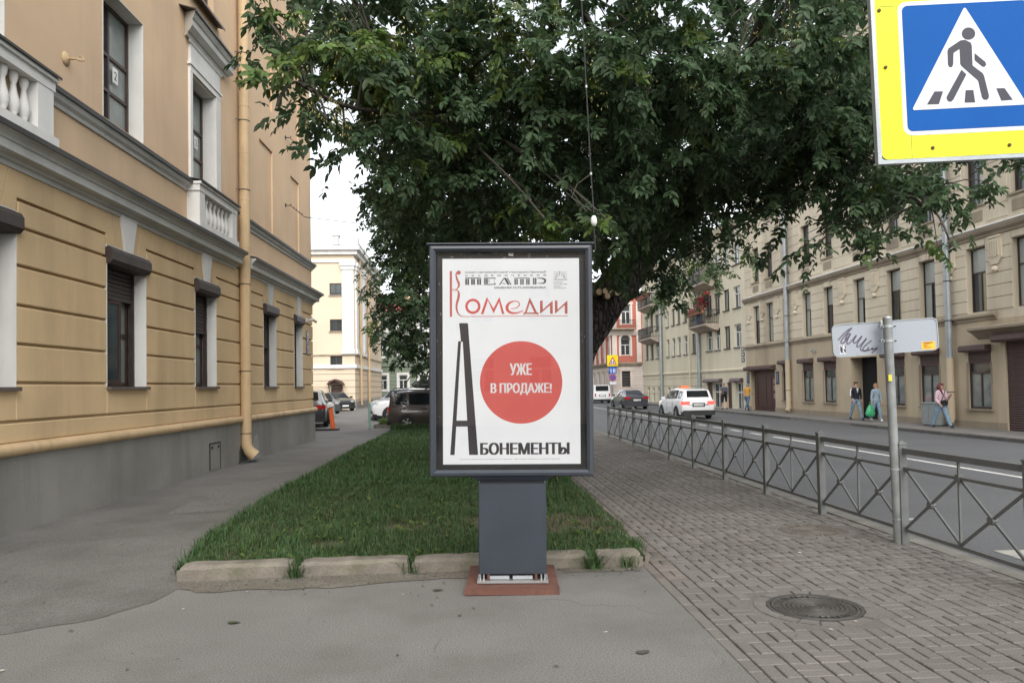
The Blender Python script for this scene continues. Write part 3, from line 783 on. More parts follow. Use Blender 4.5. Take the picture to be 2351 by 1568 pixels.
tag(w.build('span_wire', M_iron), 'thin taut wire running from the blind wall into the tree', 'wire')
cm = thing('security_camera', 'small white bullet camera on the building corner above the blue plates', 'camera', lw(25.2, -0.03, 4.02), R(88.127))
MB().box(-0.06, 0.06, -0.04, 0.0, -0.06, 0.06).build('bracket', M_whitew, cm)
MB().tube([(0, -0.04, 0), (0.05, -0.14, 0.02)], 0.02, 8).build('arm', M_whitew, cm)
MB().tube([(0.0, -0.18, 0.04), (0.26, -0.26, -0.03)], 0.05, 10).build('housing', M_whitew, cm)
MB().tube([(0.26, -0.26, -0.03), (0.27, -0.262, -0.033)], 0.04, 10).build('lens', M_dark, cm)
M_plate = pmat('blue enamel plate', (0.02, 0.035, 0.09), rough=0.25, var=0.05, spec=0.6)
pl = thing('address_plate', 'dark blue enamel street name plate with rounded top at the building corner', 'plate', lw(25.3, -0.032, 3.25), R(88.127))
MB().prism([(-0.17, 0), (0.17, 0), (0.17, 0.36), (0.1, 0.43), (0, 0.46), (-0.1, 0.43), (-0.17, 0.36)], -0.02, 0.0, 'y').build('plate', M_plate, pl)
for k in range(3): MB().box(-0.10, 0.10-0.04*k, -0.024, -0.02, 0.285-0.09*k, 0.305-0.09*k).build('lettering', M_paper, pl)
pn = thing('house_number_plate', 'square blue house number plate below the rounded street name plate', 'plate', lw(25.3, -0.032, 2.9), R(88.127))
MB().box(-0.17, 0.17, -0.02, 0, 0, 0.3).build('plate', M_plate, pn)
o = text_mesh('2', 'numeral', M_paper, pn, -0.06, 0.06, 0.12, 0.18, y=-0.024)
# ------------------------------------------------------------------ buildings across the road and at the far ends
M_beige = pmat('beige stucco', (0.65, 0.57, 0.435), rough=0.9, var=0.09, scale=0.5, bump=0.25, bscale=60, grime=(0.26, 0.215, 0.15), gscale=0.5, gamt=0.55, streak=True, tint=0.03)
M_beige2 = pmat('tan stucco', (0.49, 0.405, 0.285), rough=0.9, var=0.09, scale=0.5, bump=0.25, bscale=60, grime=(0.2, 0.155, 0.105), gscale=0.5, gamt=0.5, streak=True)
M_beiged = pmat('grey beige trim', (0.32, 0.265, 0.195), rough=0.9, var=0.1, scale=1, bump=0.2, bscale=50, grime=(0.14, 0.115, 0.085), gscale=1, gamt=0.6, streak=True)
M_cream = pmat('cream stucco', (0.66, 0.60, 0.45), rough=0.9, var=0.07, scale=0.4, bump=0.2, bscale=50, grime=(0.42, 0.37, 0.27), gscale=0.35, gamt=0.55, streak=True)
M_redst = pmat('red stucco', (0.42, 0.135, 0.095), rough=0.9, var=0.1, scale=0.5, grime=(0.3, 0.11, 0.08), gscale=0.5)
M_pinkw = pmat('pinkish white trim', (0.62, 0.54, 0.48), rough=0.9, var=0.08, scale=1, grime=(0.4, 0.34, 0.3), gscale=0.8)
M_green = pmat('green stucco', (0.20, 0.235, 0.18), rough=0.9, var=0.08, scale=0.6, grime=(0.12, 0.15, 0.11), gscale=0.6)
M_yel = pmat('yellow stucco', (0.60, 0.495, 0.37), rough=0.9, var=0.06, scale=0.4, grime=(0.45, 0.35, 0.22), gscale=0.4, gamt=0.4, streak=True)
M_roofm = pmat('roof metal', (0.22, 0.27, 0.26), rough=0.5, var=0.15, scale=1, metal=0.3)
M_redroof = pmat('red roof metal', (0.28, 0.06, 0.05), rough=0.6, var=0.15, scale=1)
M_galv = pmat('galvanised pipe', (0.36, 0.39, 0.40), rough=0.45, var=0.12, scale=3, metal=0.45, bump=0.1, grime=(0.22, 0.22, 0.21), gscale=2, gamt=0.6, streak=True)
M_shut2 = pmat('shutter purple brown', (0.085, 0.052, 0.048), rough=0.5, var=0.15, scale=3)
M_door = pmat('brown steel door', (0.065, 0.03, 0.025), rough=0.5, var=0.15, scale=2)
M_blind = pmat('pale blind behind glass', (0.33, 0.36, 0.33), rough=0.12, var=0.15, scale=1.2, spec=0.6, fine=0)
M_blindy = pmat('yellowish blind behind glass', (0.32, 0.29, 0.18), rough=0.12, var=0.2, scale=1.2, spec=0.6, fine=0)
M_wframe = pmat('white frame', (0.68, 0.68, 0.66), rough=0.5, var=0.05)

def gcornice(parent, a, b, prof, mat, name='cornice', ends=True):
    mb = MB(); mb.prism([(p[0], p[1]) for p in prof], a, b, 'x', caps=ends); return mb.build(name, mat, parent)
def carcass(parent, x0, x1, z0, z1, holes, D, mat, roof=None, m2=None, zsplit=None, depth=0.25, dark=True):
    mb = MB()
    if zsplit is None: wall_holes(mb, x0, x1, z0, z1, holes, 0.0, depth, 0)
    else:
        lo = [h for h in holes if h[3] <= zsplit]; hi = [h for h in holes if h[2] >= zsplit]
        wall_holes(mb, x0, x1, z0, zsplit, lo, 0.0, depth, 1); wall_holes(mb, x0, x1, zsplit, z1, hi, 0.0, depth, 0)
    mb.quad((x1, 0, z0), (x1, D, z0), (x1, D, z1), (x1, 0, z1)); mb.quad((x0, D, z0), (x0, 0, z0), (x0, 0, z1), (x0, D, z1))
    mb.quad((x1, D, z0), (x0, D, z0), (x0, D, z1), (x1, D, z1)); mb.quad((x0, 0, z1), (x1, 0, z1), (x1, D, z1), (x0, D, z1))
    return mb.build('wall', [mat, m2 or mat], parent)
def copy_at(src, parent, x, z):
    c = src.copy(); COL.objects.link(c); c.parent = parent; c.location = (x, 0, z)
    for ch in src.children:
        d = ch.copy(); COL.objects.link(d); d.parent = c
    return c

BB = thing('beige_building', 'long beige rusticated building with grey drainpipes and roller shutters across the road', 'building', (18.262, 48, 0), R(-89.31))
ups = [(1.35, 2.35), (3.35, 4.35), (5.75, 6.45), (8.15, 9.15), (10.55, 11.5), (13.45, 14.45), (16.25, 17.25), (18.55, 19.55), (21.4, 22.4), (23.7, 24.7), (26.6, 27.6)]
gws = [(5.45, 6.47), (8.0, 9.2), (10.35, 11.6), (16.1, 17.35), (18.42, 19.65), (21.3, 22.5)]
ZB = -0.3
holes = [(a, b, 4.1, 6.45) for a, b in ups] + [(a, b, 7.95, 10.1) for a, b in ups] + [(a, b, 11.6, 13.6) for a, b in ups] + [(a, b, 15.2, 16.9) for a, b in ups]
holes += [(a, b, 0.62, 2.8, 0.18) for a, b in gws] + [(12.95, 15.25, ZB, 2.78, 0.62), (0.75, 4.35, ZB, 2.45, 0.3), (23.2, 27.2, ZB, 3.0, 0.15)]
carcass(BB, 0, 30, ZB, 19.5, holes, 14, M_beige, m2=M_beige2, zsplit=3.78)
# dark gateway passage and plinth
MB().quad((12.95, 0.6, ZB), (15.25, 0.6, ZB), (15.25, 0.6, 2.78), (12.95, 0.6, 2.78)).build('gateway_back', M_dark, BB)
pm = MB()
for a, b in ((0, 0.75), (4.35, 12.95), (15.25, 23.2)): MB().box(a, b, -0.035, 0.0, ZB, 0.16).build('plinth', M_beiged, BB)
# cornices
gcornice(BB, 0, 30, [(0, 6.72), (-0.06, 6.72), (-0.08, 6.8), (-0.18, 6.88), (-0.22, 6.98), (-0.22, 7.04), (0, 7.12)], M_beiged)
gcornice(BB, 0, 30, [(0, 7.12), (-0.24, 7.04), (-0.24, 7.07), (0, 7.16)], M_whitew, 'cornice_cap')
gcornice(BB, 0, 22.9, [(0, 3.78), (-0.05, 3.78), (-0.06, 3.86), (-0.14, 3.92), (-0.14, 3.98), (0, 4.06)], M_beiged)
gcornice(BB, 0, 30, [(0, 18.9), (-0.2, 18.9), (-0.5, 19.2), (-0.5, 19.4), (0, 19.6)], M_beiged)
gcornice(BB, 21.9, 29, [(0, 3.1), (-0.3, 3.35), (-0.45, 3.42), (-0.45, 3.5), (0, 3.6)], M_beiged, 'shop_cornice')
# first-floor windows: two lights under a transom
rowsU = [(0, 0.62, 2), (0.62, 1, 1)]
def mkwin(w, h, gm, fmat, rows, fw=0.05):
    return window(BB, 0, w, 0, h, 0.25, rows, fmat, M_glass, fw=fw, gmats=gm, name='window')
wA = mkwin(1.0, 2.35, [M_glass, M_blindy, M_blind], M_brown, rowsU); wA.location = (ups[0][0], 0, 4.1)
wB = mkwin(1.0, 2.35, [M_blind, M_glass, M_blind], M_brown, rowsU); wB.location = (ups[1][0], 0, 4.1)
wC = mkwin(1.0, 2.15, [M_glass, M_blind, M_glass], M_brown, rowsU); wC.location = (ups[0][0], 0, 7.95)
for k, (a, b) in enumerate(ups):
    for z, hh in ((4.1, 2.35), (7.95, 2.15), (11.6, 2.0), (15.2, 1.7)):
        if (k, z) in ((0, 4.1), (1, 4.1), (0, 7.95)): continue
        s = (wA, wB)[k % 2] if z < 5 else wC
        c = copy_at(s, BB, a, z); c.scale = ((b-a)/1.0, 1, hh/(2.35 if z < 5 else 2.15))
wA.scale = wB.scale = wC.scale = (1, 1, 1)
si = MB().box(-0.08, 1.08, -0.09, 0.2, -0.07, 0.0).build('window_sill', M_beiged, BB); si.location = (ups[0][0], 0, 7.95)
for k, (a, b) in enumerate(ups):
    for z in (7.95, 11.6): 
        if not (k == 0 and z < 8): inst(si, BB, (a, 0, z))
# rusticated piers of the first floor, courses as single blocks
ed = [0.0] + [e for p in ups for e in p] + [30.0]
pr = [(ed[k], ed[k+1]) for k in range(0, len(ed), 2)]
zz = [4.1, 4.53, 4.96, 5.39, 5.82, 6.25, 6.68]
bl = None
for (a, b) in pr:
    if a > 26: continue
    for c, d in zip(zz, zz[1:]):
        MB().cbox(a+0.02, b-0.02, -0.03, 0.0, c+0.014, d-0.014, 0.01).build('wall_block', M_beige, BB)
for (a, b) in ups: MB().cbox(a+0.0, b-0.0, -0.03, 0.0, 6.46, 6.67, 0.008).build('lintel', M_beige, BB)
zz2 = [7.25, 7.75, 8.25, 8.75, 9.25, 9.75, 10.25, 10.75, 11.25]
for (a, b) in pr:
    if a > 26: continue
    for c, d in zip(zz2, zz2[1:]):
        MB().cbox(a+0.14, b-0.14, -0.025, 0.0, c+0.014, d-0.014, 0.01).build('wall_block', M_beige, BB)
for (a, b) in ups:
    if a < 26: MB().box(a+0.08, b-0.08, -0.03, 0.0, 7.35, 7.72).build('apron_panel', M_beiged, BB)
# hanging shield ornaments between the windows
def shield(mb, x):
    mb.prism([(x-0.3, 6.6), (x-0.3, 6.68), (x+0.3, 6.68), (x+0.3, 6.6)][::-1], -0.12, -0.03, 'y')
    mb.prism([(x-0.34, 6.58), (x-0.34, 5.9), (x-0.15, 5.68), (x+0.15, 5.68), (x+0.34, 5.9), (x+0.34, 6.58)][::-1], -0.10, -0.03, 'y')
    for k in range(5): mb.box(x-0.24+k*0.105, x-0.18+k*0.105, -0.13, -0.095, 5.92+0.02*abs(k-2), 6.5)
    mb.lathe([(0.0, -0.13), (0.11, -0.05), (0.13, 0.0), (0.08, 0.1), (0.0, 0.13)], 8, o=(x, -0.08, 5.5), caps=False)
for x in (0.75, 2.85, 5.0, 12.5, 15.35, 22.95, 7.4, 20.5): 
    mb = MB(); shield(mb, x); mb.build('shield_ornament', M_beige, BB)
for (a, b) in ((8.15, 9.15), (18.55, 19.55), (10.55, 11.5)):
    c = (a+b)/2; mb = MB()
    for s in (-1, 1): mb.prism(sorted([(c+s*0.08, 6.46), (c+s*0.2, 6.46), (c+s*0.3, 6.7), (c+s*0.16, 6.7)], key=lambda p: 0) if s > 0 else [(c-0.2, 6.46), (c-0.08, 6.46), (c-0.16, 6.7), (c-0.3, 6.7)], -0.09, -0.03, 'y')
    mb.prism([(c-0.07, 6.46), (c+0.07, 6.46), (c+0.12, 6.7), (c-0.12, 6.7)], -0.1, -0.03, 'y'); tag(mb.build('keystone_ornament', M_beige, BB), kind='stuff')
# ground-floor windows under roller boxes
wG = mkwin(1.2, 2.18, [M_curt, M_curt, M_glass], M_brown, [(0, 0.6, 2), (0.6, 1, 1)], 0.07); wG.location = (gws[0][0], -0.13, 0.62)
for k, (a, b) in enumerate(gws):
    c = wG if k == 0 else copy_at(wG, BB, a, 0.62)
    c.location = (a, -0.13, 0.62); c.scale = ((b-a)/1.2, 1, 1)
    fr_ = MB(); fr_.box(a-0.07, a, -0.035, 0.0, 0.62, 2.3); fr_.box(b, b+0.03, -0.035, 0.0, 0.62, 2.3); fr_.box(a-0.1, b+0.06, -0.10, 0.1, 0.55, 0.62)
    tag(fr_.build('window_surround', M_beiged, BB), kind='stuff')
    sh = MB().prism([(0, 2.68), (-0.22, 2.68), (-0.26, 2.74), (-0.26, 2.86), (-0.2, 2.92), (0, 2.92)], a-0.2, b+0.02, 'x').build('roller_shutter', M_shut2, BB)
    for q in range(6): MB().prism([(0.06, 2.62-q*0.075), (0.03, 2.63-q*0.075), (0.03, 2.68-q*0.075), (0.06, 2.69-q*0.075)], a+0.02, b-0.02, 'x').build('slat', M_shut2, sh)
MB().prism([(0, 2.95), (-0.3, 2.95), (-0.36, 3.02), (-0.36, 3.16), (-0.28, 3.24), (0, 3.24)], 22.95, 27.4, 'x').build('roller_box', M_shut2, BB)
sg = None
bsh = MB().box(23.2, 27.2, 0.09, 0.12, ZB, 3.0).build('shop_shutter', M_shut2, BB)
for q in range(38):
    o = MB().prism([(0.09, 0), (0.06, 0.015), (0.055, 0.05), (0.075, 0.075), (0.09, 0.075)], 23.2, 27.2, 'x').build('slat', M_shut2, bsh) if sg is None else inst(sg, bsh)
    sg = sg or o; o.location = (0, 0, -0.08+q*0.08)
# brown entrance at the far left end
MB().prism([(0, 2.42), (-0.3, 2.42), (-0.36, 2.5), (-0.36, 2.62), (0, 2.72)], 0.3, 4.5, 'x').build('roller_box', M_shut2, BB)
dr = MB().box(0.78, 4.32, 0.2, 0.26, ZB+0.15, 2.42).build('entrance_door', M_door, BB)
for k, (a, b) in enumerate(((0.9, 1.35), (1.45, 2.65), (2.7, 3.4), (3.5, 4.25))):
    MB().box(a, b, 0.175, 0.2, 0.1, 2.1).build('door_panel', M_door, dr)
for z in (0.7, 1.2, 1.6): MB().box(3.72, 4.05, 0.165, 0.175, z, z+0.28).build('paper_notice', pmat('faded paper', (0.3, 0.22, 0.19)), dr)
for x, z, lab in ((0.25, 1.6, 'dark blue plate left of the brown entrance of the beige building'), (4.75, 1.55, 'dark blue plate right of the brown entrance of the beige building')):
    M4 = Matrix.Translation((18.262, 48, 0)) @ Matrix.Rotation(R(-89.31), 4, 'Z')
    t = thing('wall_plate', lab, 'plate', M4 @ Vector((x, 0, z)), R(-89.31), 'plates beside the brown entrance')
    MB().box(-0.2, 0.2, -0.03, 0, 0, 0.75).build('plate', M_plate, t)
    for q in range(5): MB().box(-0.12, 0.12-0.03*(q % 2), -0.034, -0.03, 0.58-q*0.1, 0.61-q*0.1).build('lettering', M_galv, t)
# grey drainpipes
for x, split in ((6.55, 2.9), (20.55, 2.5)):
    p = MB().tube([(x, -0.2, 18.8), (x, -0.2, split)], 0.12, 12).build('drainpipe', M_galv, BB); smooth_angle(p, 40)
    q = MB().tube([(x, -0.2, split), (x, -0.2, 0.25), (x+0.03, -0.3, 0.05)], [0.135, 0.135, 0.14], 12).build('lower_pipe', M_beige2, p); smooth_angle(q, 40)
    for z in (3.2, 4.6, 6.0, 7.5, 9.0, 10.5, 12.0): smooth_angle(MB().tube([(x, -0.2, z), (x, -0.2, z+0.06)], 0.132, 12).build('pipe_joint', M_galv, p), 40)
    for z in (1.2, 3.9, 5.4, 8.4): MB().tube([(x, -0.2, z), (x, -0.2, z+0.03)], 0.142, 12).build('pipe_bracket', M_iron, p)
BBM = Matrix.Translation((18.262, 48, 0)) @ Matrix.Rotation(R(-89.31), 4, 'Z')
fl = thing('floodlight', 'small grey floodlight tilted on the tan wall above the shuttered windows', 'lamp', BBM @ Vector((9.5, 0, 3.2)), R(-89.31))
o = MB().box(-0.04, 0.04, -0.3, -0.05, -0.07, 0.07).build('housing', M_galv, fl); o.rotation_euler = (R(-35), 0, 0); MB().box(-0.03, 0.03, -0.1, 0, -0.03, 0.03).build('bracket', M_galv, fl)

# ------------------------------------------------------------------ cream building
CB = thing('cream_building', 'plain cream apartment building with flower balconies between beige and red houses', 'building', (18.262, 48, 0), R(-89.31))
cw = [(-1.99, -0.74), (-3.88, -2.8), (-5.83, -4.7), (-7.65, -6.4), (-11.23, -10.28), (-13.37, -12.36), (-15.2, -14.21), (-16.74, -15.84), (-18.5, -17.64), (-22.15, -21.02), (-24.05, -23.01), (-25.88, -24.95)]
cgw = [(-10.84, -10.03), (-13.24, -12.37), (-15.06, -14.29), (-16.66, -15.85), (-18.34, -17.66), (-21.77, -21.02), (-23.73, -22.93), (-25.58, -24.75)]
ch = [(a, b, z0, z1, 0.18) for a, b in cw for z0, z1 in ((4.05, 5.6), (6.7, 8.15), (9.6, 11.0))]
ch += [(a, b, -0.05, 1.35, 0.15) for a, b in cgw] + [(-6.5, -4.6, ZB, 1.7, 0.2), (-3.65, -2.72, ZB, 1.7, 0.2), (-1.95, -0.67, ZB, 1.7, .2), (-7.75, -6.6, ZB, 1.7, .2)]
carcass(CB, -27.2, -0.004, ZB, 12.6, ch, 12, M_cream)
wD = window(CB, 0, 1.0, 0, 1.5, 0.18, [(0, 0.68, 2), (0.68, 1, 1)], M_wframe, M_glass, fw=0.07, gmats=[M_glass, M_curt, M_glass])
wE = window(CB, 0, 1.0, 0, 1.5, 0.18, [(0, 1, 2)], M_brown, M_glass, fw=0.06, gmats=[M_curt, M_glass])
fD = fE = True
rr = random.Random(3)
for i, (a, b) in enumerate(cw):
    for z0, z1 in ((4.05, 5.6), (6.7, 8.15), (9.6, 11.0)):
        white = rr.random() < 0.6
        if white and fD: o = wD; fD = False
        elif not white and fE: o = wE; fE = False
        else: o = copy_at(wD if white else wE, CB, a, z0)
        o.location = (a, 0, z0); o.scale = (b-a, 1, (z1-z0)/1.5)
cs = MB().box(-0.06, 1.06, -0.1, 0.14, -0.06, 0.0).build('window_sill', M_iron, CB); cs.location = (cw[0][0], 0, 4.05)
for i, (a, b) in enumerate(cw):
    for z in (4.05, 6.7, 9.6):
        if i or z > 4.1: inst(cs, CB, (a, 0, z), scale=((b-a), 1, 1))
for a, b in cgw:
    o = copy_at(wD, CB, a, -0.05); o.scale = (b-a, 1, 1.4/1.5)
gcornice(CB, -27.2, 0, [(0, 2.45), (-0.06, 2.45), (-0.1, 2.55), (-0.1, 2.6), (0, 2.66)], M_cream, 'string_course')
gcornice(CB, -27.2, 0, [(0, 12.2), (-0.15, 12.2), (-0.4, 12.5), (-0.4, 12.62), (0, 12.7)], M_cream, 'eaves_cornice')
rf = MB(); rf.prism([(-0.45, 12.66), (4.5, 15.6), (9, 15.6), (12, 12.7)], -27.2, 0.0, 'x'); rf.build('roof', M_roofm, CB)
for a, b, kind in ((-6.5, -4.6, 'w'), (-3.65, -2.72, 'b'), (-1.95, -0.67, 'w'), (-7.75, -6.6, 'b')):
    if kind == 'w': 
        d = window(CB, a, b, -0.15, 1.7, 0.2, [(0, 0.65, 2), (0.65, 1, 2)], M_wframe, M_glass, fw=0.09, name='shop_door')
    else: MB().box(a, b, 0.1, 0.18, -0.15, 1.7).build('shop_door', M_door, CB)
for a, b in ((-8.1, -4.5), (-2.5, -0.6)): MB().prism([(0, 1.72), (-0.28, 1.72), (-0.3, 1.8), (-0.2, 1.98), (0, 1.98)], a, b, 'x').build('roller_box', M_shut2, CB)
for x, r_, mat in ((-9.07, 0.14, M_galv), (-11.39, 0.06, M_cream), (-19.76, 0.14, M_galv)):
    smooth_angle(MB().tube([(x, -0.18, 12.3), (x, -0.18, 0.1)], r_, 10).build('drainpipe', mat, CB), 40)
for zc_ in (0.75, 1.45, 2.1):
    MB().box(-27.0, -8.2, -0.012, 0.0, zc_, zc_+0.03).build('plaster_line', M_beiged, CB)
def balcony(a, b, z, dep, flowers):
    s = MB(); s.prism([(0.0, z-0.5), (-0.35, z-0.42), (-dep+0.1, z-0.16), (-dep, z-0.12), (-dep, z), (0.0, z)], a, b, 'x')
    s = s.build('balcony', pmat('balcony slab', (0.40, 0.33, 0.27), var=0.12, grime=(0.2, 0.17, 0.14)), CB)
    rl = MB()
    for (p, q) in (((a, -0.02), (a, -dep+0.04)), ((a, -dep+0.04), (b, -dep+0.04)), ((b, -dep+0.04), (b, -0.02))):
        for h, w in ((1.0, 0.05), (0.92, 0.025), (0.1, 0.03)): rl.bar((*p, z+h), (*q, z+h), w, w)
        n = max(2, int(math.hypot(q[0]-p[0], q[1]-p[1])/0.13))
        for k in range(n+1): x, y = p[0]+(q[0]-p[0])*k/n, p[1]+(q[1]-p[1])*k/n; rl.bar((x, y, z), (x, y, z+1.0), 0.022, 0.022)
    tag(rl.build('railing', M_iron, s), kind='stuff')
    return s
BALS = [(-8.9, -5.0, 5.95, 1.0), (-8.9, -5.0, 9.0, 1.0), (-25.0, -20.2, 5.95, 1.0), (-25.0, -20.2, 9.0, 1.0)]
for a, b, z, d in BALS: balcony(a, b, z, d, 0)
for a, b, z in ((-7.65, -6.4, 6.0), (-22.2, -21.0, 6.0)): pass
CBM = BBM
M_leafp = pmat('pot plant leaf', (0.05, 0.09, 0.03), rough=0.6, var=0.3, scale=8, tint=0.3)
M_flowr = pmat('red flowers', (0.42, 0.03, 0.05), rough=0.7, var=0.3, scale=9, tint=0.3)
M_flowp = pmat('pink flowers', (0.45, 0.12, 0.14), rough=0.7, var=0.3, scale=9, tint=0.3)
M_terra = pmat('terracotta box', (0.28, 0.12, 0.07), rough=0.8)
def quads_cloud(n, cx, sx, seed, size, parent, name, mats):
    r_ = np.random.default_rng(seed); c = np.array(cx)+(r_.random((n, 3))-0.5)*np.array(sx)
    u = r_.normal(size=(n, 3)); u /= np.linalg.norm(u, axis=1)[:, None]; v = np.cross(u, r_.normal(size=(n, 3))); v /= np.linalg.norm(v, axis=1)[:, None]
    s = size*(0.6+0.8*r_.random((n, 1)))
    V = np.stack([c-u*s, c+v*s*0.6, c+u*s, c-v*s*0.6], 1).reshape(-1, 3)
    return np_mesh(name, V, np.arange(n*4).reshape(n, 4), mats, parent, tint=r_.random(n), facemat=r_.integers(0, len(mats), n))
def flower_box(lab, x0, x1, y, z, seed, fm):
    t = thing('flower_box', lab, 'flower box', CBM @ Vector(((x0+x1)/2, y, z)), R(-89.31), 'flower boxes on the balconies')
    L_ = (x1-x0)/2
    MB().prism([(-0.09, 0), (0.09, 0), (0.12, 0.2), (-0.12, 0.2)], -L_, L_, 'x').build('box', M_terra, t)
    tag(quads_cloud(int(420*L_), (0, 0, 0.32), (2*L_, 0.36, 0.36), seed, 0.07, t, 'blooms', [M_leafp, fm, fm]), kind='stuff')
flower_box('long box of dark red flowers along the front rail of the middle balcony', -8.8, -5.1, -1.08, 6.72, 1, M_flowp)
flower_box('box of red and pink flowers on the left balcony nearest the red building', -24.6, -20.6, -1.08, 9.72, 2, M_flowp)
bp = thing('hanging_plant', 'bushy red potted geranium standing high on the middle balcony', 'plant', CBM @ Vector((-7.2, -0.5, 5.95)), R(-89.31))
MB().lathe([(0.12, 0), (0.2, 0.35)], 10).build('pot', M_terra, bp); MB().tube([(0, 0, 0.3), (0, 0, 1.7)], 0.03, 6).build('stem', M_iron, bp)
tag(quads_cloud(420, (0, 0, 1.75), (0.9, 0.7, 0.8), 5, 0.09, bp, 'blooms', [M_leafp, M_flowr, M_flowr]), kind='stuff')
bk = thing('hanging_basket', 'small dark hanging basket with red flowers at the right end of the middle balcony', 'plant', CBM @ Vector((-5.0, -0.9, 7.75)), R(-89.31))
MB().lathe([(0.05, -0.2), (0.22, 0.0), (0.25, 0.15)], 10).build('basket', M_iron, bk); tag(quads_cloud(160, (0, 0, 0.25), (0.6, 0.5, 0.4), 6, 0.08, bk, 'blooms', [M_leafp, M_flowr]), kind='stuff')
cl = thing('laundry_cloth', 'blue and white cloth hanging behind the railing of the middle balcony', 'cloth', CBM @ Vector((-6.6, -0.9, 5.96)), R(-89.31))
cm_ = MB()
for k in range(8): cm_.quad((-0.7+k*0.14, 0.03*math.sin(k*2), 0.05), (-0.7+(k+1)*0.14, 0.03*math.sin(k*2+2), 0.05), (-0.7+(k+1)*0.14, 0, 0.85), (-0.7+k*0.14, 0, 0.85))
cm_.build('cloth', pmat('blue cloth', (0.12, 0.17, 0.33), var=0.3, scale=4), cl)
for q, lab in ((0, 'upper'), (1, 'middle'), (2, 'lower')):
    t = thing('enamel_plate', 'small dark number plate, %s of three beside the beige building corner' % {'upper': 'topmost', 'middle': 'second', 'lower': 'lowest'}[lab], 'plate', CBM @ Vector((-0.45, 0, 3.75-q*0.36)), R(-89.31), 'stacked plates at the corner of the cream building')
    MB().box(-0.28, 0.2, -0.03, 0, 0, 0.27).build('plate', M_plate, t); MB().box(-0.1, 0.06, -0.034, -0.03, 0.06, 0.2).build('numeral', M_paper, t)

# ------------------------------------------------------------------ red corner building
RB = thing('red_building', 'red and white corner house with arched window and balcony at the street bend', 'building', (16.9, 86, 0), 0)
rh = [(1.05, 2.15, 5.0, 6.9), (1.1, 2.1, 1.35, 3.2), (1.2, 2.25, 8.6, 10.9), (5.0, 6.1, 5, 6.9), (5, 6.1, 1.35, 3.2)]
mb = MB(); wall_holes(mb, 0, 14, -0.3, 3.8, [h for h in rh if h[3] < 4], 0, 0.2, 1); wall_holes(mb, 0, 14, 3.8, 12.2, [h for h in rh if h[3] > 4], 0, 0.2, 0)
mb.quad((14, 0, -.3), (14, 12, -.3), (14, 12, 12.2), (14, 0, 12.2)); mb.quad((14, 12, -.3), (-0.9, 39, -.3), (-0.9, 39, 12.2), (14, 12, 12.2)); mb.poly([(0, 0, 12.2), (14, 0, 12.2), (14, 12, 12.2), (-0.9, 39, 12.2)])
mb.build('wall', [M_redst, M_pinkw], RB)
for z0, z1, p, n_ in ((3.75, 4.2, 0.25, 'cornice'), (7.3, 7.9, 0.3, 'cornice'), (11.8, 12.4, 0.45, 'cornice')):
    MB().prism([(0, z0), (-p*0.4, z0), (-p, z1-0.15), (-p, z1), (0, z1)], -0.3, 14, 'x').build(n_, M_pinkw if z0 > 4 else M_beiged, RB)
for x in (0.05, 2.9, 3.9, 6.5): MB().box(x, x+0.55, -0.12, 0, 4.2, 7.3).build('pilaster', M_pinkw, RB); MB().box(x, x+0.55, -0.12, 0, 7.9, 11.8).build('pilaster', M_pinkw, RB)
for k in range(9): MB().box(0, 14, -0.02, 0, 0.9+k*0.32, 0.92+k*0.32).build('plaster_line', M_beiged, RB)
MB().box(0.9, 2.3, -0.05, 0, -0.3, 0.75).build('plinth_panel', M_redst, RB)
for a, b, c, d in rh:
    window(RB, a, b, c, d, 0.2, [(0, 0.65, 2), (0.65, 1, 1)], M_wframe if c > 4 else M_brown, M_glass, fw=0.08)
    su = MB(); su.box(a-0.22, a, -0.07, 0, c-0.1, d); su.box(b, b+0.22, -0.07, 0, c-0.1, d)
    if 4.5 < c < 6:
        q = [(a-0.22, d), (b+0.22, d)] + [((a+b)/2+0.77*math.cos(R(18*k)), d+0.7*math.sin(R(18*k))) for k in range(1, 10)]
        su.prism(q, -0.075, 0, 'y')
    else: su.box(a-0.3, b+0.3, -0.1, 0, d, d+0.25)
    tag(su.build('window_surround', M_pinkw, RB), kind='stuff')
    if 4.5 < c < 6: MB().poly([((a+b)/2+0.5*math.cos(R(15*k)), -0.08, d+0.45*math.sin(R(15*k))) for k in range(13)]).build('fanlight', M_glass, RB)
bl_ = MB(); bl_.prism([(0, 7.9), (-0.9, 7.95), (-0.9, 8.1), (0, 8.1)], -0.6, 2.6, 'x'); bl_ = bl_.build('balcony', M_beiged, RB)
rl = MB()
for k in range(24): rl.bar((-0.55+k*0.135, -0.85, 8.1), (-0.55+k*0.135, -0.85, 9.0), 0.03)
rl.bar((-0.6, -0.85, 9.0), (2.6, -0.85, 9.0), 0.06); rl.bar((-0.55, 0, 9.0), (-0.55, -0.85, 9.0), 0.05); tag(rl.build('railing', M_iron, bl_), kind='stuff')
dm = MB(); dm.prism([(0.6, 12.4), (2.8, 12.4), (2.6, 13.4), (1.7, 13.9), (0.8, 13.4)], -0.2, 0.5, 'y'); dm.build('attic_gable', M_pinkw, RB)
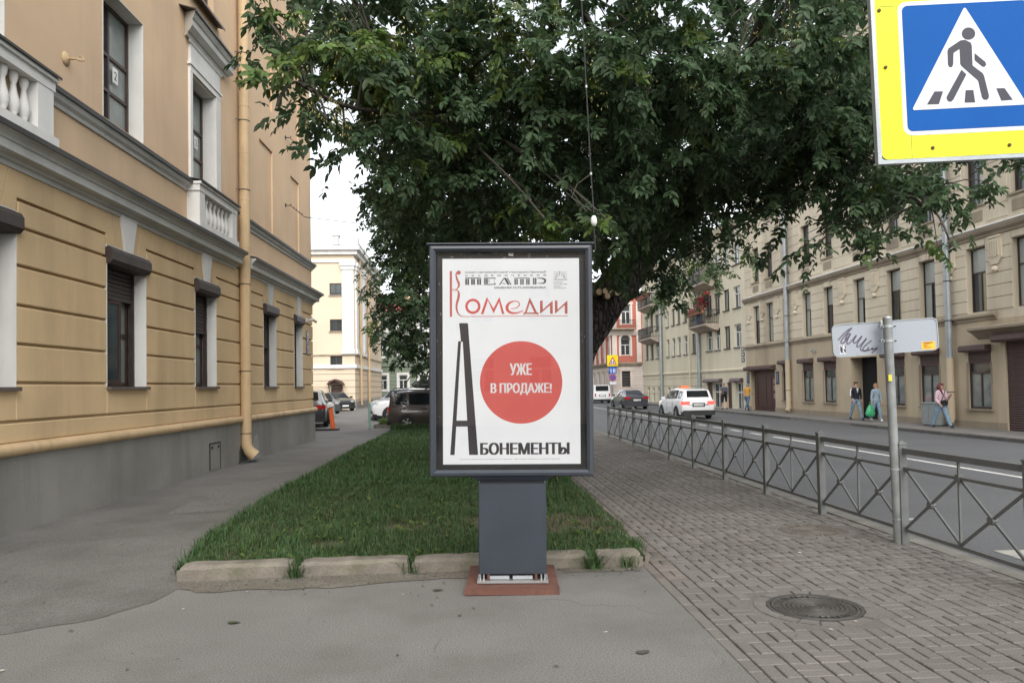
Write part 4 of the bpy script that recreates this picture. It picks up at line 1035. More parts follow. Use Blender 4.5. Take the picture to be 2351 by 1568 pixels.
# its long side, bending away along the street
RS = thing('red_street_wing', 'long red and white wing with rows of narrow windows receding along the street', 'building', (16.0, 125, 0), R(-88.7))
L_ = 38.9
bays = [L_-1.9-k*3.0 for k in range(12)]
hh = [(x-0.6, x+0.6, z0, z1, 0.2) for x in bays for z0, z1 in ((1.2, 3.2), (4.9, 7.0), (8.6, 10.8))]
mb = MB(); wall_holes(mb, 0, L_, -0.3, 3.8, [h for h in hh if h[3] < 4], 0, .2, 1); wall_holes(mb, 0, L_, 3.8, 12.2, [h for h in hh if h[3] > 4], 0, .2, 0)
mb.quad((0, 8, -.3), (0, 0, -.3), (0, 0, 12.2), (0, 8, 12.2)); mb.quad((0, 0, 12.2), (L_, 0, 12.2), (L_, 1, 12.2), (0, 8, 12.2)); mb.quad((L_-0.02, 1, -.3), (0, 8, -.3), (0, 8, 12.2), (L_-0.02, 1, 12.2))
mb.build('wall', [M_redst, M_pinkw], RS)
for z0, z1, p in ((3.75, 4.2, 0.25), (7.3, 7.9, 0.3), (11.8, 12.4, 0.45)):
    MB().prism([(0, z0), (-p*0.4, z0), (-p, z1-0.15), (-p, z1), (0, z1)], 0, L_, 'x').build('cornice', M_pinkw if z0 > 4 else M_beiged, RS)
wr = window(RS, 0, 1.2, 0, 2.0, 0.2, [(0, 0.65, 2), (0.65, 1, 1)], M_wframe, M_glass, fw=0.08); used = False
for (a, b, c, d, e) in hh:
    o = wr if not used else copy_at(wr, RS, a, c); used = True; o.location = (a, 0, c); o.scale = (1, 1, (d-c)/2.0)
for x in bays:
    for z0, z1 in ((4.2, 7.3), (7.9, 11.8)): MB().box(x+1.15, x+1.75, -0.14, 0, z0, z1).build('pilaster', M_pinkw, RS)

# ------------------------------------------------------------------ yellow building with white pilasters at the end of the courtyard
YB = thing('yellow_building', 'pale yellow building with white corner pilasters and chimney behind the parked cars', 'building', (-9.25, 64, 0), 0)
yh = [(-2.05, -1.05, 9.6, 10.6, .2), (-2.05, -1.05, 6.56, 7.56, .2), (-2.05, -1.05, 3.45, 4.5, .2), (-2.0, -1.1, 0, 2.05, 0.2)]
yh += [(-2.05-5*k, -1.05-5*k, z, z+1.0, .2) for k in (1, 2, 3) for z in (9.6, 6.56, 3.45)]
mb = MB(); wall_holes(mb, -22, 0, -0.2, 13.0, yh, 0, .2, 0)
mb.quad((0, 0, -.2), (0, 20, -.2), (0, 20, 13), (0, 0, 13)); mb.quad((-22, 20, -.2), (-22, 0, -.2), (-22, 0, 13), (-22, 20, 13)); mb.quad((0, 20, -.2), (-22, 20, -.2), (-22, 20, 13), (0, 20, 13)); mb.quad((-22, 0, 13), (0, 0, 13), (0, 20, 13), (-22, 20, 13))
mb.build('wall', M_yel, YB)
for a, b, c, d, e in yh:
    if d-c < 1.5:
        window(YB, a, b, c, d, 0.14, [(0, 1, 2)], M_brown, M_glass, fw=0.07); MB().box(a-0.08, b+0.08, -0.1, 0.05, c-0.09, c).build('window_sill', M_beiged, YB)
MB().box(-2.0, -1.1, 0.1, 0.2, -0.1, 2.05).build('door', M_door, YB)
cn = MB(); cn.prism([(-2.25, 2.1), (-2.0, 2.4), (-1.55, 2.55), (-1.1, 2.4), (-0.85, 2.1), (-0.95, 2.08), (-1.55, 2.42), (-2.15, 2.08)][::-1], -0.9, 0.0, 'y'); cn = cn.build('door_canopy', M_door, YB)
mb = MB()
for x in (-2.1, -1.0): mb = MB(); mb.bar((x, -0.8, 2.1), (x, 0, 1.4), 0.05); mb.build('bracket', M_door, cn)
M_ywhite = M_whitew
for z0, z1, p, nm in ((12.35, 12.62, 0.12, 'architrave'), (13.0, 13.35, 0.3, 'cornice'), (13.35, 13.75, 0.55, 'cornice'), (4.5, 4.62, 0.08, 'band'), (3.45, 3.75, 0.15, 'band')):
    y_ = MB(); y_.box(-22, p, -p, 0.0, z0, z1); y_.box(0.0, p, 0.0, 20, z0, z1); y_.build(nm, M_ywhite if nm != 'band' or z0 < 4 else M_beiged, YB)
def pilaster(x0, x1, y0, y1, wx=True):
    b_ = MB(); b_.box(x0, x1, y0, y1, 5.0, 11.75); o = b_.build('pilaster', M_ywhite, YB); e = 0.08
    MB().box(x0-e, x1+e, y0-e, y1+e, 11.75, 12.05).build('capital', M_ywhite, o); MB().box(x0-2*e, x1+2*e, y0-2*e, y1+2*e, 12.05, 12.34).build('abacus', M_ywhite, o)
    MB().box(x0-e, x1+e, y0-e, y1+e, 4.63, 5.0).build('base', M_ywhite, o)
pilaster(-1.0, -0.03, -0.15, 0.02); pilaster(-0.02, 0.15, 0.3, 1.5); pilaster(-0.02, 0.15, 3.2, 4.2); pilaster(-0.02, 0.15, 5.2, 6.2)
smooth_angle(MB().tube([(0.15, 2.4, 13), (0.2, 2.4, 0.3)], 0.11, 8).build('drainpipe', M_pipe, YB), 40); smooth_angle(MB().tube([(0.2, 7.8, 12.5), (0.2, 7.8, 0.3)], 0.11, 8).build('drainpipe', M_pipe, YB), 40)
for k in range(5): MB().box(-22, 0.015, -0.015, 0.0, 0.75+k*0.55, 0.80+k*0.55).build('plaster_line', M_beiged, YB)
for k in range(5): MB().box(0.0, 0.015, 0.0, 20, 0.75+k*0.55, 0.80+k*0.55).build('plaster_line', M_beiged, YB)
MB().box(0, 0.08, -0.05, 20, -0.2, 0.65).build('plinth', M_plinth, YB)
rf = MB(); rf.v = [(-22.5, -.6, 13.75), (.6, -.6, 13.75), (.6, 20.5, 13.75), (-22.5, 20.5, 13.75), (-16, 6, 15.0), (-6, 6, 15.0), (-6, 14, 15.0), (-16, 14, 15.0)]
rf.f = [(0, 1, 5, 4), (1, 2, 6, 5), (2, 3, 7, 6), (3, 0, 4, 7), (4, 5, 6, 7)]; rf.m = [0]*5; rf = rf.build('roof', M_roofm, YB)
c_ = MB(); c_.box(-1.95, -1.45, 1.2, 1.8, 13.75, 14.85); c_.box(-2.02, -1.38, 1.13, 1.87, 14.85, 15.0); c_.build('chimney', M_cornice, rf)
mb = MB()
for k in range(8): mb.bar((-8+k*1.0, -0.45, 13.75), (-8+k*1.0, -0.45, 14.3), 0.03)
mb.bar((-8, -0.45, 14.3), (-1.0, -0.45, 14.3), 0.03); mb.prism([(0.35, 13.75), (0.4, 14.7), (1.6, 13.75)], 0.3, 0.36, 'x'); tag(mb.build('roof_rail', M_roofm, rf), kind='stuff')
# ------------------------------------------------------------------ green building behind it
GB = thing('green_building', 'grey green house with white window frames and red metal roof behind the trees', 'building', (-13, 88, 0), 0)
gx = [0.6+2.35*k for k in range(7)]
gh = [(x, x+1.0, z0, z1, .15) for x in gx for z0, z1 in ((1.5, 3.2), (5.3, 7.3), (8.3, 9.6))]
mb = MB(); wall_holes(mb, -3, 17, -.2, 10.6, gh, 0, .15, 0); mb.quad((17, 0, -.2), (17, 12, -.2), (17, 12, 10.6), (17, 0, 10.6)); mb.quad((-3, 12, -.2), (-3, 0, -.2), (-3, 0, 10.6), (-3, 12, 10.6)); mb.quad((17, 12, -.2), (-3, 12, -.2), (-3, 12, 10.6), (17, 12, 10.6)); mb.build('wall', M_green, GB)
MB().prism([(-0.4, 10.55), (5, 12.6), (12.4, 10.55)], -3.3, 17.3, 'x').build('roof', M_redroof, GB)
wg = window(GB, 0, 1.0, 0, 1.7, 0.15, [(0, 0.68, 2), (0.68, 1, 1)], M_wframe, M_glass, fw=0.09); used = False
for (a, b, c, d, e) in gh:
    o = wg if not used else copy_at(wg, GB, a, c); used = True; o.location = (a, 0, c); o.scale = (1, 1, (d-c)/1.7)
    su = MB(); su.box(a-0.25, a, -0.06, 0, c-0.2, d+0.25); su.box(b, b+0.25, -0.06, 0, c-0.2, d+0.25); su.box(a, b, -0.06, 0, d, d+0.25); su.box(a, b, -0.06, 0, c-0.2, c); tag(su.build('window_surround', M_whitew, GB), kind='stuff')
for z0, z1, p in ((4.2, 4.6, 0.2), (10.2, 10.6, 0.35)): MB().box(-3, 17, -p, 0, z0, z1).build('cornice', M_green, GB)
for k in range(8): MB().box(-3, 17, -0.015, 0, 0.8+k*0.42, 0.84+k*0.42).build('plaster_line', pmat('dark green line', (0.09, 0.12, 0.08)), GB)
# peach block glimpsed between the roofs, closes the courtyard
PB = thing('peach_building', 'tall peach house glimpsed above the red roof of the green house', 'building', (-14, 112, 0), 0)
ph = [(1+3*k, 2.2+3*k, z, z+1.8, .2) for k in range(6) for z in (2, 6, 10, 14)]
mb = MB(); wall_holes(mb, -1, 19, -.2, 15.4, ph[:0]+[h for h in ph if h[3] < 15], 0, .2, 0); mb.quad((19, 0, -.2), (19, 8, -.2), (19, 8, 15.4), (19, 0, 15.4)); mb.quad((-1, 8, -.2), (-1, 0, -.2), (-1, 0, 15.4), (-1, 8, 15.4)); mb.quad((-1, 0, 15.4), (19, 0, 15.4), (19, 8, 15.4), (-1, 8, 15.4)); mb.build('wall', M_peach, PB)
for h in ph:
    if h[3] < 15: window(PB, h[0], h[1], h[2], h[3], .2, [(0, 1, 2)], M_wframe, M_glass, fw=.08)
# ------------------------------------------------------------------ unseen house, added behind the viewpoint only for the glass panes to reflect
RH = thing('added_rear_house', 'plain beige house standing behind the viewpoint across the side street', 'building', (14, -26, 0), R(180))
rh_ = [(1.5+3*k, 2.8+3*k, z, z+1.9, .2) for k in range(10) for z in (1.4, 5.0, 8.6)]
carcass(RH, 0, 32, -0.3, 12.5, rh_, 10, M_beige)
wq = window(RH, 0, 1.3, 0, 1.9, .2, [(0, .65, 2), (.65, 1, 1)], M_wframe, M_glass, fw=.08); us_ = False
for (a, b, c, d, e) in rh_:
    o = wq if not us_ else copy_at(wq, RH, a, c); us_ = True; o.location = (a, 0, c)
gcornice(RH, 0, 32, [(0, 12.0), (-0.3, 12.1), (-0.45, 12.4), (-0.45, 12.6), (0, 12.7)], M_beiged)
# crown volumes: centre, radii, layers of leaves, share of brighter leaves with sky light painted in; then trunk and limb lines
MAIN_BLOBS = [(-1.77, 7.04, 4.82, 0.32, 0.50, 0.15, 2.20, 0.60), (-2.01, 7.54, 5.50, 0.26, 0.50, 0.26, 2.50, 0.30), (-1.54, 7.51, 5.32, 0.39, 0.80, 0.30, 3.50, 0.40), (-1.49, 7.23, 4.68, 0.33, 0.70, 0.23, 2.50, 0.90), (-0.90, 7.48, 4.96, 0.61, 0.90, 0.48, 3.50, 1.00), (-1.25, 7.02, 4.25, 0.22, 0.40, 0.15, 2.20, 0.20), (-1.71, 7.05, 4.38, 0.07, 0.15, 0.10, 2.50, 0.10), (-0.74, 7.99, 4.38, 0.51, 0.90, 0.32, 3.20, 0.60), (-1.18, 7.62, 4.35, 0.22, 0.40, 0.18, 2.20, 0.30), (-0.29, 8.44, 5.13, 0.74, 1.00, 0.59, 3.20, 0.80), (-0.06, 8.95, 4.34, 0.73, 1.00, 0.52, 3.20, 0.50), (-0.65, 10.00, 4.17, 0.46, 0.90, 0.46, 3.00, 0.30), (0.43, 7.89, 5.33, 0.79, 1.00, 0.51, 3.20, 0.90), (0.69, 8.40, 4.67, 0.84, 1.00, 0.54, 3.20, 0.60), (0.39, 9.94, 3.98, 0.87, 1.00, 0.46, 3.00, 0.40), (1.24, 8.88, 4.05, 0.78, 1.00, 0.47, 3.00, 0.40), (1.35, 7.85, 4.95, 0.79, 1.00, 0.60, 3.20, 0.50), (1.87, 8.83, 4.51, 0.68, 1.00, 0.57, 3.00, 0.30), (2.14, 7.79, 5.21, 0.79, 1.00, 0.55, 3.00, 0.60), (2.74, 9.27, 4.76, 0.77, 1.00, 0.66, 3.00, 0.30), (3.00, 8.24, 5.12, 0.84, 1.00, 0.59, 3.00, 0.50), (3.69, 9.71, 4.67, 0.81, 1.00, 0.52, 2.60, 0.20), (3.52, 7.70, 5.28, 0.79, 1.00, 0.51, 3.00, 0.70), (4.10, 8.68, 4.78, 0.68, 1.00, 0.57, 2.80, 0.20), (4.78, 9.66, 4.31, 0.75, 0.80, 0.32, 1.50, 0.10), (4.88, 8.65, 4.35, 0.73, 0.90, 0.42, 1.90, 0.10), (4.89, 8.16, 3.71, 0.59, 0.70, 0.25, 1.50, 0.15), (5.15, 7.66, 3.22, 0.25, 0.40, 0.11, 1.50, 0.60), (5.58, 8.11, 3.92, 0.39, 0.60, 0.21, 1.50, 0.30), (4.18, 8.72, 3.35, 0.25, 0.40, 0.18, 1.40, 0.10), (4.65, 8.68, 3.52, 0.36, 0.50, 0.19, 1.40, 0.20), (4.08, 9.71, 4.03, 0.40, 0.60, 0.32, 1.50, 0.10), (4.58, 8.64, 5.24, 0.62, 1.00, 0.57, 3.00, 0.30), (5.72, 9.57, 5.33, 0.69, 1.00, 0.75, 2.60, 0.10), (7.24, 10.47, 5.67, 0.76, 1.00, 0.89, 2.40, 0.10), (4.13, 11.71, 4.08, 0.49, 0.60, 0.25, 1.30, 0.10), (3.02, 11.78, 3.76, 0.42, 0.60, 0.35, 2.00, 0.10), (3.22, 11.79, 3.27, 0.26, 0.40, 0.19, 2.00, 0.10), (2.23, 10.83, 3.79, 0.35, 0.60, 0.38, 1.80, 0.30), (6.49, 8.54, 4.48, 0.26, 0.50, 0.26, 1.60, 0.30), (2.78, 10.78, 4.48, 0.70, 0.90, 0.35, 3.00, 0.20), (3.26, 10.24, 4.53, 0.73, 0.90, 0.42, 3.00, 0.20), (3.68, 9.73, 4.21, 0.52, 0.70, 0.29, 2.40, 0.20), (3.15, 10.77, 4.03, 0.38, 0.60, 0.23, 2.40, 0.20), (1.95, 9.83, 4.30, 0.69, 0.90, 0.40, 2.60, 0.20), (4.16, 9.19, 4.46, 0.60, 0.80, 0.38, 2.20, 0.20), (4.62, 8.65, 4.72, 0.68, 0.90, 0.47, 2.60, 0.20), (5.27, 8.43, 4.13, 0.56, 0.80, 0.31, 2.00, 0.20), (4.61, 8.67, 3.99, 0.57, 0.70, 0.26, 2.00, 0.20), (4.79, 8.28, 3.39, 0.30, 0.40, 0.15, 1.70, 0.40), (2.78, 11.27, 4.80, 0.86, 1.00, 0.53, 2.60, 0.20), (3.45, 11.73, 4.72, 0.62, 1.00, 0.42, 2.40, 0.10), (2.56, 11.30, 4.08, 0.60, 0.90, 0.37, 2.20, 0.20), (3.87, 12.21, 4.48, 0.58, 0.80, 0.29, 2.00, 0.10), (2.32, 11.83, 3.56, 0.25, 0.40, 0.28, 1.60, 0.30), (3.19, 12.78, 3.55, 0.38, 0.50, 0.26, 1.80, 0.10), (3.94, 12.72, 4.06, 0.45, 0.60, 0.27, 1.60, 0.10), (-0.40, 10.98, 4.09, 0.70, 1.00, 0.45, 2.60, 0.30), (-0.83, 10.99, 4.86, 0.57, 1.00, 0.45, 2.60, 0.30), (-1.26, 12.02, 4.87, 0.35, 0.70, 0.35, 2.20, 0.40), (0.51, 9.92, 4.44, 0.81, 1.00, 0.40, 2.40, 0.30), (1.51, 7.88, 3.51, 0.28, 0.50, 0.21, 1.50, 1.00), (0.86, 7.92, 3.52, 0.42, 0.60, 0.18, 1.60, 1.00), (-1.17, 7.97, 6.15, 0.92, 1.20, 0.42, 3.00, 0.30), (0.44, 7.87, 6.21, 1.02, 1.20, 0.51, 3.00, 0.30), (2.29, 7.75, 6.23, 1.11, 1.20, 0.51, 3.00, 0.30), (4.39, 8.12, 6.42, 1.18, 1.20, 0.54, 3.00, 0.30), (7.18, 9.44, 6.75, 0.92, 1.20, 1.04, 2.40, 0.20), (0.67, 12.88, 5.77, 1.65, 1.50, 0.98, 2.40, 0.20), (2.82, 12.23, 6.30, 1.45, 1.50, 1.16, 2.40, 0.10), (4.99, 12.09, 6.41, 1.45, 1.50, 1.08, 2.40, 0.10), (-0.41, 11.93, 6.17, 1.25, 1.50, 1.04, 2.20, 0.20), (-0.87, 13.92, 7.73, 1.86, 2.00, 1.54, 2.20, 0.10), (2.09, 14.75, 7.41, 2.34, 2.00, 1.99, 2.40, 0.10), (5.38, 14.54, 7.35, 2.34, 2.00, 1.91, 2.40, 0.10), (8.15, 14.36, 7.73, 1.99, 2.00, 1.65, 2.20, 0.10), (1.73, 15.83, 5.30, 1.76, 2.00, 0.92, 2.20, 0.10), (3.14, 12.74, 5.13, 0.90, 1.20, 0.68, 1.80, 0.10), (-2.07, 12.98, 8.00, 0.98, 1.50, 0.83, 2.00, 0.10), (-0.11, 14.95, 4.93, 1.13, 1.50, 0.95, 2.20, 0.10), (10.32, 14.22, 7.96, 1.56, 2.00, 1.73, 2.00, 0.10)]
OVER_BLOBS = [(-3.00, 9.00, 8.50, 3.00, 3.00, 1.60, 0.40, 0.30), (1.00, 9.00, 9.00, 3.50, 3.00, 1.60, 0.40, 0.30), (5.00, 10.00, 8.50, 3.00, 3.00, 1.60, 0.40, 0.30), (-1.00, 14.00, 10.00, 4.00, 4.00, 1.80, 0.40, 0.30), (4.00, 15.00, 10.50, 4.00, 4.00, 1.80, 0.40, 0.30), (8.00, 13.00, 8.50, 3.00, 3.00, 1.60, 0.40, 0.30), (2.00, 18.00, 9.00, 4.00, 3.00, 2.00, 0.40, 0.30)]
BACK_BLOBS = [(-2.14, 26.02, 8.05, 1.20, 1.60, 1.20, 3.50, 0.30), (-2.41, 25.57, 6.61, 0.88, 1.20, 0.88, 3.20, 0.50), (-1.96, 25.10, 4.48, 1.01, 1.30, 0.87, 3.60, 0.40), (-2.69, 25.16, 3.92, 0.52, 0.90, 0.58, 3.00, 0.40), (-1.57, 26.04, 5.79, 1.35, 1.60, 1.35, 3.60, 0.30), (-1.58, 25.62, 3.06, 0.88, 1.20, 0.74, 3.60, 0.40), (-1.99, 26.02, 7.60, 1.43, 1.60, 1.28, 2.60, 0.30), (-2.31, 25.10, 5.36, 0.94, 1.30, 0.87, 2.60, 0.50), (-3.05, 24.66, 4.73, 0.40, 0.60, 0.37, 2.00, 0.40), (-1.76, 25.11, 3.61, 1.08, 1.30, 1.08, 2.80, 0.40), (-1.17, 26.11, 2.47, 0.90, 1.00, 0.54, 2.40, 0.40), (-0.23, 26.96, 5.92, 2.03, 2.00, 2.03, 2.60, 0.20), (0.51, 26.99, 3.25, 1.87, 2.00, 1.72, 2.60, 0.20), (-2.01, 26.06, 6.25, 1.05, 1.00, 0.90, 2.60, 0.20), (-2.46, 25.67, 3.37, 0.41, 0.60, 0.59, 2.40, 0.40), (-1.58, 26.94, 9.53, 1.87, 1.60, 1.40, 2.40, 0.20)]
RIGHT_BLOBS = [(7.97, 23.45, 5.59, 1.04, 1.40, 0.50, 1.90, 1.00), (6.85, 23.54, 4.92, 0.83, 1.40, 0.44, 1.80, 0.60), (9.15, 23.38, 5.78, 0.50, 0.60, 0.25, 1.60, 1.00), (6.00, 24.56, 6.37, 1.30, 1.60, 1.01, 2.00, 0.30), (5.15, 24.58, 7.54, 1.59, 1.60, 0.87, 2.00, 0.20), (4.13, 24.67, 6.40, 1.45, 1.60, 1.30, 2.20, 0.20), (7.02, 24.47, 7.22, 1.30, 1.40, 0.52, 1.70, 0.50), (7.96, 23.47, 5.17, 0.69, 0.80, 0.33, 1.70, 0.60), (6.01, 23.61, 4.51, 0.50, 0.80, 0.33, 1.80, 0.30)]
TRUNK = [(1.75, 15.87, 0.31), (2.01, 15.72, 1.59), (2.34, 15.47, 2.58), (2.83, 15.21, 3.36), (3.29, 14.97, 3.95), (3.69, 14.73, 4.52), (3.94, 14.40, 4.97), (4.33, 13.86, 5.51), (4.83, 13.11, 6.09)]
LIMB_A = [(3.94, 14.40, 4.97), (2.92, 12.74, 5.51), (1.65, 10.82, 5.52), (0.50, 9.39, 5.29), (-0.39, 8.46, 4.84), (-1.06, 7.70, 4.60), (-1.49, 7.23, 4.63)]
LIMB_B = [(4.33, 13.86, 5.51), (4.56, 11.64, 5.32), (4.78, 10.14, 4.92), (5.14, 9.13, 4.33), (5.37, 8.43, 3.73)]
LIMB_C = [(3.29, 14.97, 3.95), (2.67, 13.79, 4.35), (1.64, 11.85, 4.54), (0.87, 10.90, 4.45), (0.10, 9.94, 4.39)]
LIMB_D = [(4.83, 13.11, 6.09), (4.26, 11.14, 6.24), (4.00, 9.64, 6.52), (3.88, 8.64, 6.81)]
LIMB_E = [(3.69, 14.73, 4.52), (3.86, 13.23, 4.00), (4.16, 12.21, 4.11), (4.36, 11.19, 4.24)]
LIMB_F = [(2.92, 12.74, 5.51), (2.17, 10.77, 6.08), (1.61, 9.29, 6.32), (0.96, 8.32, 6.58)]
SPROUT1 = [(2.88, 14.70, 3.65), (2.68, 14.50, 4.14), (2.79, 14.38, 4.80)]
SPROUT2 = [(2.86, 14.71, 3.61), (3.04, 14.38, 4.12), (3.05, 14.26, 4.77)]
CUTS = [(2.64, 14.57, 3.55), (2.75, 14.51, 3.56), (2.86, 14.51, 3.56), (2.99, 14.52, 3.53), (2.79, 14.51, 3.46)]
# ------------------------------------------------------------------ trees
def leafmat(name, col, var=0.4, trans=0.42):
    if name in MATS: return MATS[name]
    m = bpy.data.materials.new(name); MATS[name] = m; m.use_nodes = True
    nt = m.node_tree; N = nt.nodes; L = nt.links; b = N["Principled BSDF"]; o = N["Material Output"]
    at = N.new("ShaderNodeAttribute"); at.attribute_name = 'tint'
    mr = N.new("ShaderNodeMapRange"); mr.inputs[3].default_value = 1-var; mr.inputs[4].default_value = 1+var; L.new(at.outputs['Fac'], mr.inputs[0])
    hs = N.new("ShaderNodeHueSaturation"); hs.inputs['Color'].default_value = (*col, 1); L.new(mr.outputs[0], hs.inputs['Value'])
    mh = N.new("ShaderNodeMapRange"); mh.inputs[3].default_value = 0.535; mh.inputs[4].default_value = 0.475
    fr = N.new("ShaderNodeMath"); fr.operation = 'FRACT'; mu = N.new("ShaderNodeMath"); mu.operation = 'MULTIPLY'; mu.inputs[1].default_value = 7.3
    L.new(at.outputs['Fac'], mu.inputs[0]); L.new(mu.outputs[0], fr.inputs[0]); L.new(fr.outputs[0], mh.inputs[0]); L.new(mh.outputs[0], hs.inputs['Hue'])
    L.new(hs.outputs[0], b.inputs['Base Color']); b.inputs['Roughness'].default_value = 0.5; b.inputs['Specular IOR Level'].default_value = 0.35
    t = N.new("ShaderNodeBsdfTranslucent"); L.new(hs.outputs[0], t.inputs[0])
    mx = N.new("ShaderNodeMixShader"); mx.inputs[0].default_value = trans; L.new(b.outputs[0], mx.inputs[1]); L.new(t.outputs[0], mx.inputs[2])
    L.new(mx.outputs[0], o.inputs['Surface']); return m
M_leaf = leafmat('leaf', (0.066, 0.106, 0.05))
M_leafy = leafmat('bright leaf', (0.10, 0.145, 0.035))  # sky light on leaves put into the colour; the weeds share it
M_bark = pmat('bark', (0.07, 0.06, 0.05), rough=0.95, var=0.35, scale=6, bump=1.0, bscale=14, grime=(0.035, 0.03, 0.026), gscale=7, gamt=0.9, fine=0.3, fscale=40)
def barkmat():
    m = pmat('bark deep', (0.075, 0.064, 0.054), rough=0.95, var=0.35, scale=5, bump=0, fine=0.3, fscale=45, grime=(0.02, 0.017, 0.015), gscale=9, gamt=0.9)
    nt = m.node_tree; N = nt.nodes; L = nt.links; b = N["Principled BSDF"]
    tc = N.new("ShaderNodeTexCoord"); mp = N.new("ShaderNodeMapping"); mp.inputs['Scale'].default_value = (1, 1, 0.22); mp.inputs['Rotation'].default_value = (0, R(-24), 0)
    L.new(tc.outputs['Object'], mp.inputs[0]); no = N.new("ShaderNodeTexNoise"); no.inputs['Scale'].default_value = 5; L.new(mp.outputs[0], no.inputs['Vector'])
    ad = N.new("ShaderNodeVectorMath"); ad.operation = 'MULTIPLY_ADD'; L.new(no.outputs['Color'], ad.inputs[0]); ad.inputs[1].default_value = (.12, .12, .12); L.new(mp.outputs[0], ad.inputs[2])
    vo = N.new("ShaderNodeTexVoronoi"); vo.feature = 'DISTANCE_TO_EDGE'; vo.inputs['Scale'].default_value = 11; L.new(ad.outputs[0], vo.inputs['Vector'])
    mr = N.new("ShaderNodeMapRange"); mr.inputs[2].default_value = 0.25; L.new(vo.outputs[0], mr.inputs[0])
    bp = N.new("ShaderNodeBump"); bp.inputs['Strength'].default_value = 1.0; bp.inputs['Distance'].default_value = 0.06; L.new(mr.outputs[0], bp.inputs['Height']); L.new(bp.outputs[0], b.inputs['Normal'])
    old = b.inputs['Base Color'].links[0].from_socket; mx = N.new("ShaderNodeMix"); mx.data_type = 'RGBA'; L.new(mr.outputs[0], mx.inputs[0]); mx.inputs[6].default_value = (0.022, 0.019, 0.016, 1); L.new(old, mx.inputs[7]); L.new(mx.outputs[2], b.inputs['Base Color']); return m
M_bark2 = barkmat()
M_twig = pmat('twig', (0.07, 0.062, 0.05), rough=0.9, var=0.2, scale=6)
M_seed = pmat('ash key', (0.24, 0.22, 0.08), rough=0.8, var=0.2, tint=0.3)
M_cut = pmat('fresh cut wood', (0.42, 0.32, 0.2), rough=0.9, var=0.15, scale=20)

LT = np.array([(0, 0, 0), (0.28, 0.21, 0.05), (0.64, 0.19, 0.035), (1.0, 0, -0.10), (0.64, -0.19, 0.035), (0.28, -0.21, 0.05)])
LF = np.array([(0, 3, 2, 1), (0, 5, 4, 3)])
def unit(a): return a/np.maximum(np.linalg.norm(a, axis=1)[:, None], 1e-9)
def leaf_mesh(name, parent, blobs, mats, seed, lsize=0.095, nl=5, dens=1.0):
    g = np.random.default_rng(seed)
    Cs, Ds, Ns, Sz, Bt, ptips = [], [], [], [], [], []
    la = nl*lsize*lsize*0.30
    for (cx, cy, cz, rx, ry, rz, L, br) in blobs:
        n = int(dens*L*math.pi*rx*rz/la)
        c = np.array((cx, cy, cz)); r_ = np.array((rx, ry, rz))
        # leaves sit in sprays: pick spray centres then leaves round them
        ns = max(3, n//13)
        u = unit(g.normal(size=(ns, 3)))*(g.random((ns, 1))**0.42)
        sp = c+u*r_
        k = g.integers(0, ns, n)
        sd = unit(u*r_ + np.array((0, 0, -0.25)) + 0.35*g.normal(size=(ns, 3)))
        # a spray is a drooping twig with leaves set alternately to either side of it
        sd = unit(sd*np.array((1, 1, 0.45)) + np.array((0, 0, -0.12))); side = unit(np.cross(sd, np.array((0, 0, 1.0)))); tt = g.random(n); sl = 5.2*lsize
        sg_ = np.where(g.random(n) < 0.5, -1.0, 1.0)[:, None]
        P = sp[k] + sd[k]*((tt-0.5)*sl)[:, None] + np.array((0, 0, -1.0))*(0.35*sl*tt*tt)[:, None] + g.normal(size=(n, 3))*0.22*lsize*np.array((1, 1, 0.8))
        D = unit(sd[k]*(0.45+0.5*tt)[:, None] + side[k]*sg_*(1.0-0.55*tt)[:, None] + 0.28*g.normal(size=(n, 3)) + np.array((0, 0, -0.38)))
        Nn = unit(np.array((0, 0, 1.0)) - 0.25*sd[k]*0 + 0.3*g.normal(size=(n, 3)) + 0.35*g.normal(size=(ns, 3))[k])
        Cs.append(P); Ds.append(D); Ns.append(Nn); Sz.append(lsize*g.uniform(0.65, 1.25, n))
        Bt.append((g.random(ns) < br*br*0.55)[k] & (u[k][:, 2] > -0.35))  # bright colour goes to the upper sprays, as if lit from above
        ptips.append((c, sp))
    P = np.concatenate(Cs); D = np.concatenate(Ds); Nn = np.concatenate(Ns); S = np.concatenate(Sz); B = np.concatenate(Bt)
    W = unit(np.cross(Nn, D)); Nn = np.cross(D, W); n = len(P)
    tint = g.random(n)
    # leaflets: terminal and pairs along the leaf stalk, drooping
    V, T, Fm = [], [], []
    offs = [(1.0, 0.0)] + [(0.35+0.5*(q//2), (1 if q % 2 else -1)) for q in range(nl-1)]
    for (t, s) in offs:
        o = P + D*(S*1.25*t)[:, None] + np.array((0, 0, -1.0))*(S*0.25*t*t)[:, None]
        an = s*(0.95+0.25*g.normal(size=n))
        d = D*np.cos(an)[:, None] + W*np.sin(an)[:, None] + np.array((0, 0, -0.3)) + 0.12*g.normal(size=(n, 3)); d = unit(d)
        w = unit(np.cross(Nn + 0.35*g.normal(size=(n, 3)), d)); nn = np.cross(d, w)
        sz = S*g.uniform(0.8, 1.15, n)
        X = o[:, None, :] + (LT[None, :, 0, None]*d[:, None, :] + LT[None, :, 1, None]*w[:, None, :] + LT[None, :, 2, None]*nn[:, None, :])*sz[:, None, None]
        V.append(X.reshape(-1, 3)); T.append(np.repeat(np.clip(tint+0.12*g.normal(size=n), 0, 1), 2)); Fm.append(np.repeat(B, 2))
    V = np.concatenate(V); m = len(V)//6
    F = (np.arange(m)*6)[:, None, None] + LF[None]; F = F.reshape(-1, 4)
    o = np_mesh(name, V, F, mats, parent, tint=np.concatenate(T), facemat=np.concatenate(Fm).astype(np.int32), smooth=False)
    return o, ptips, n
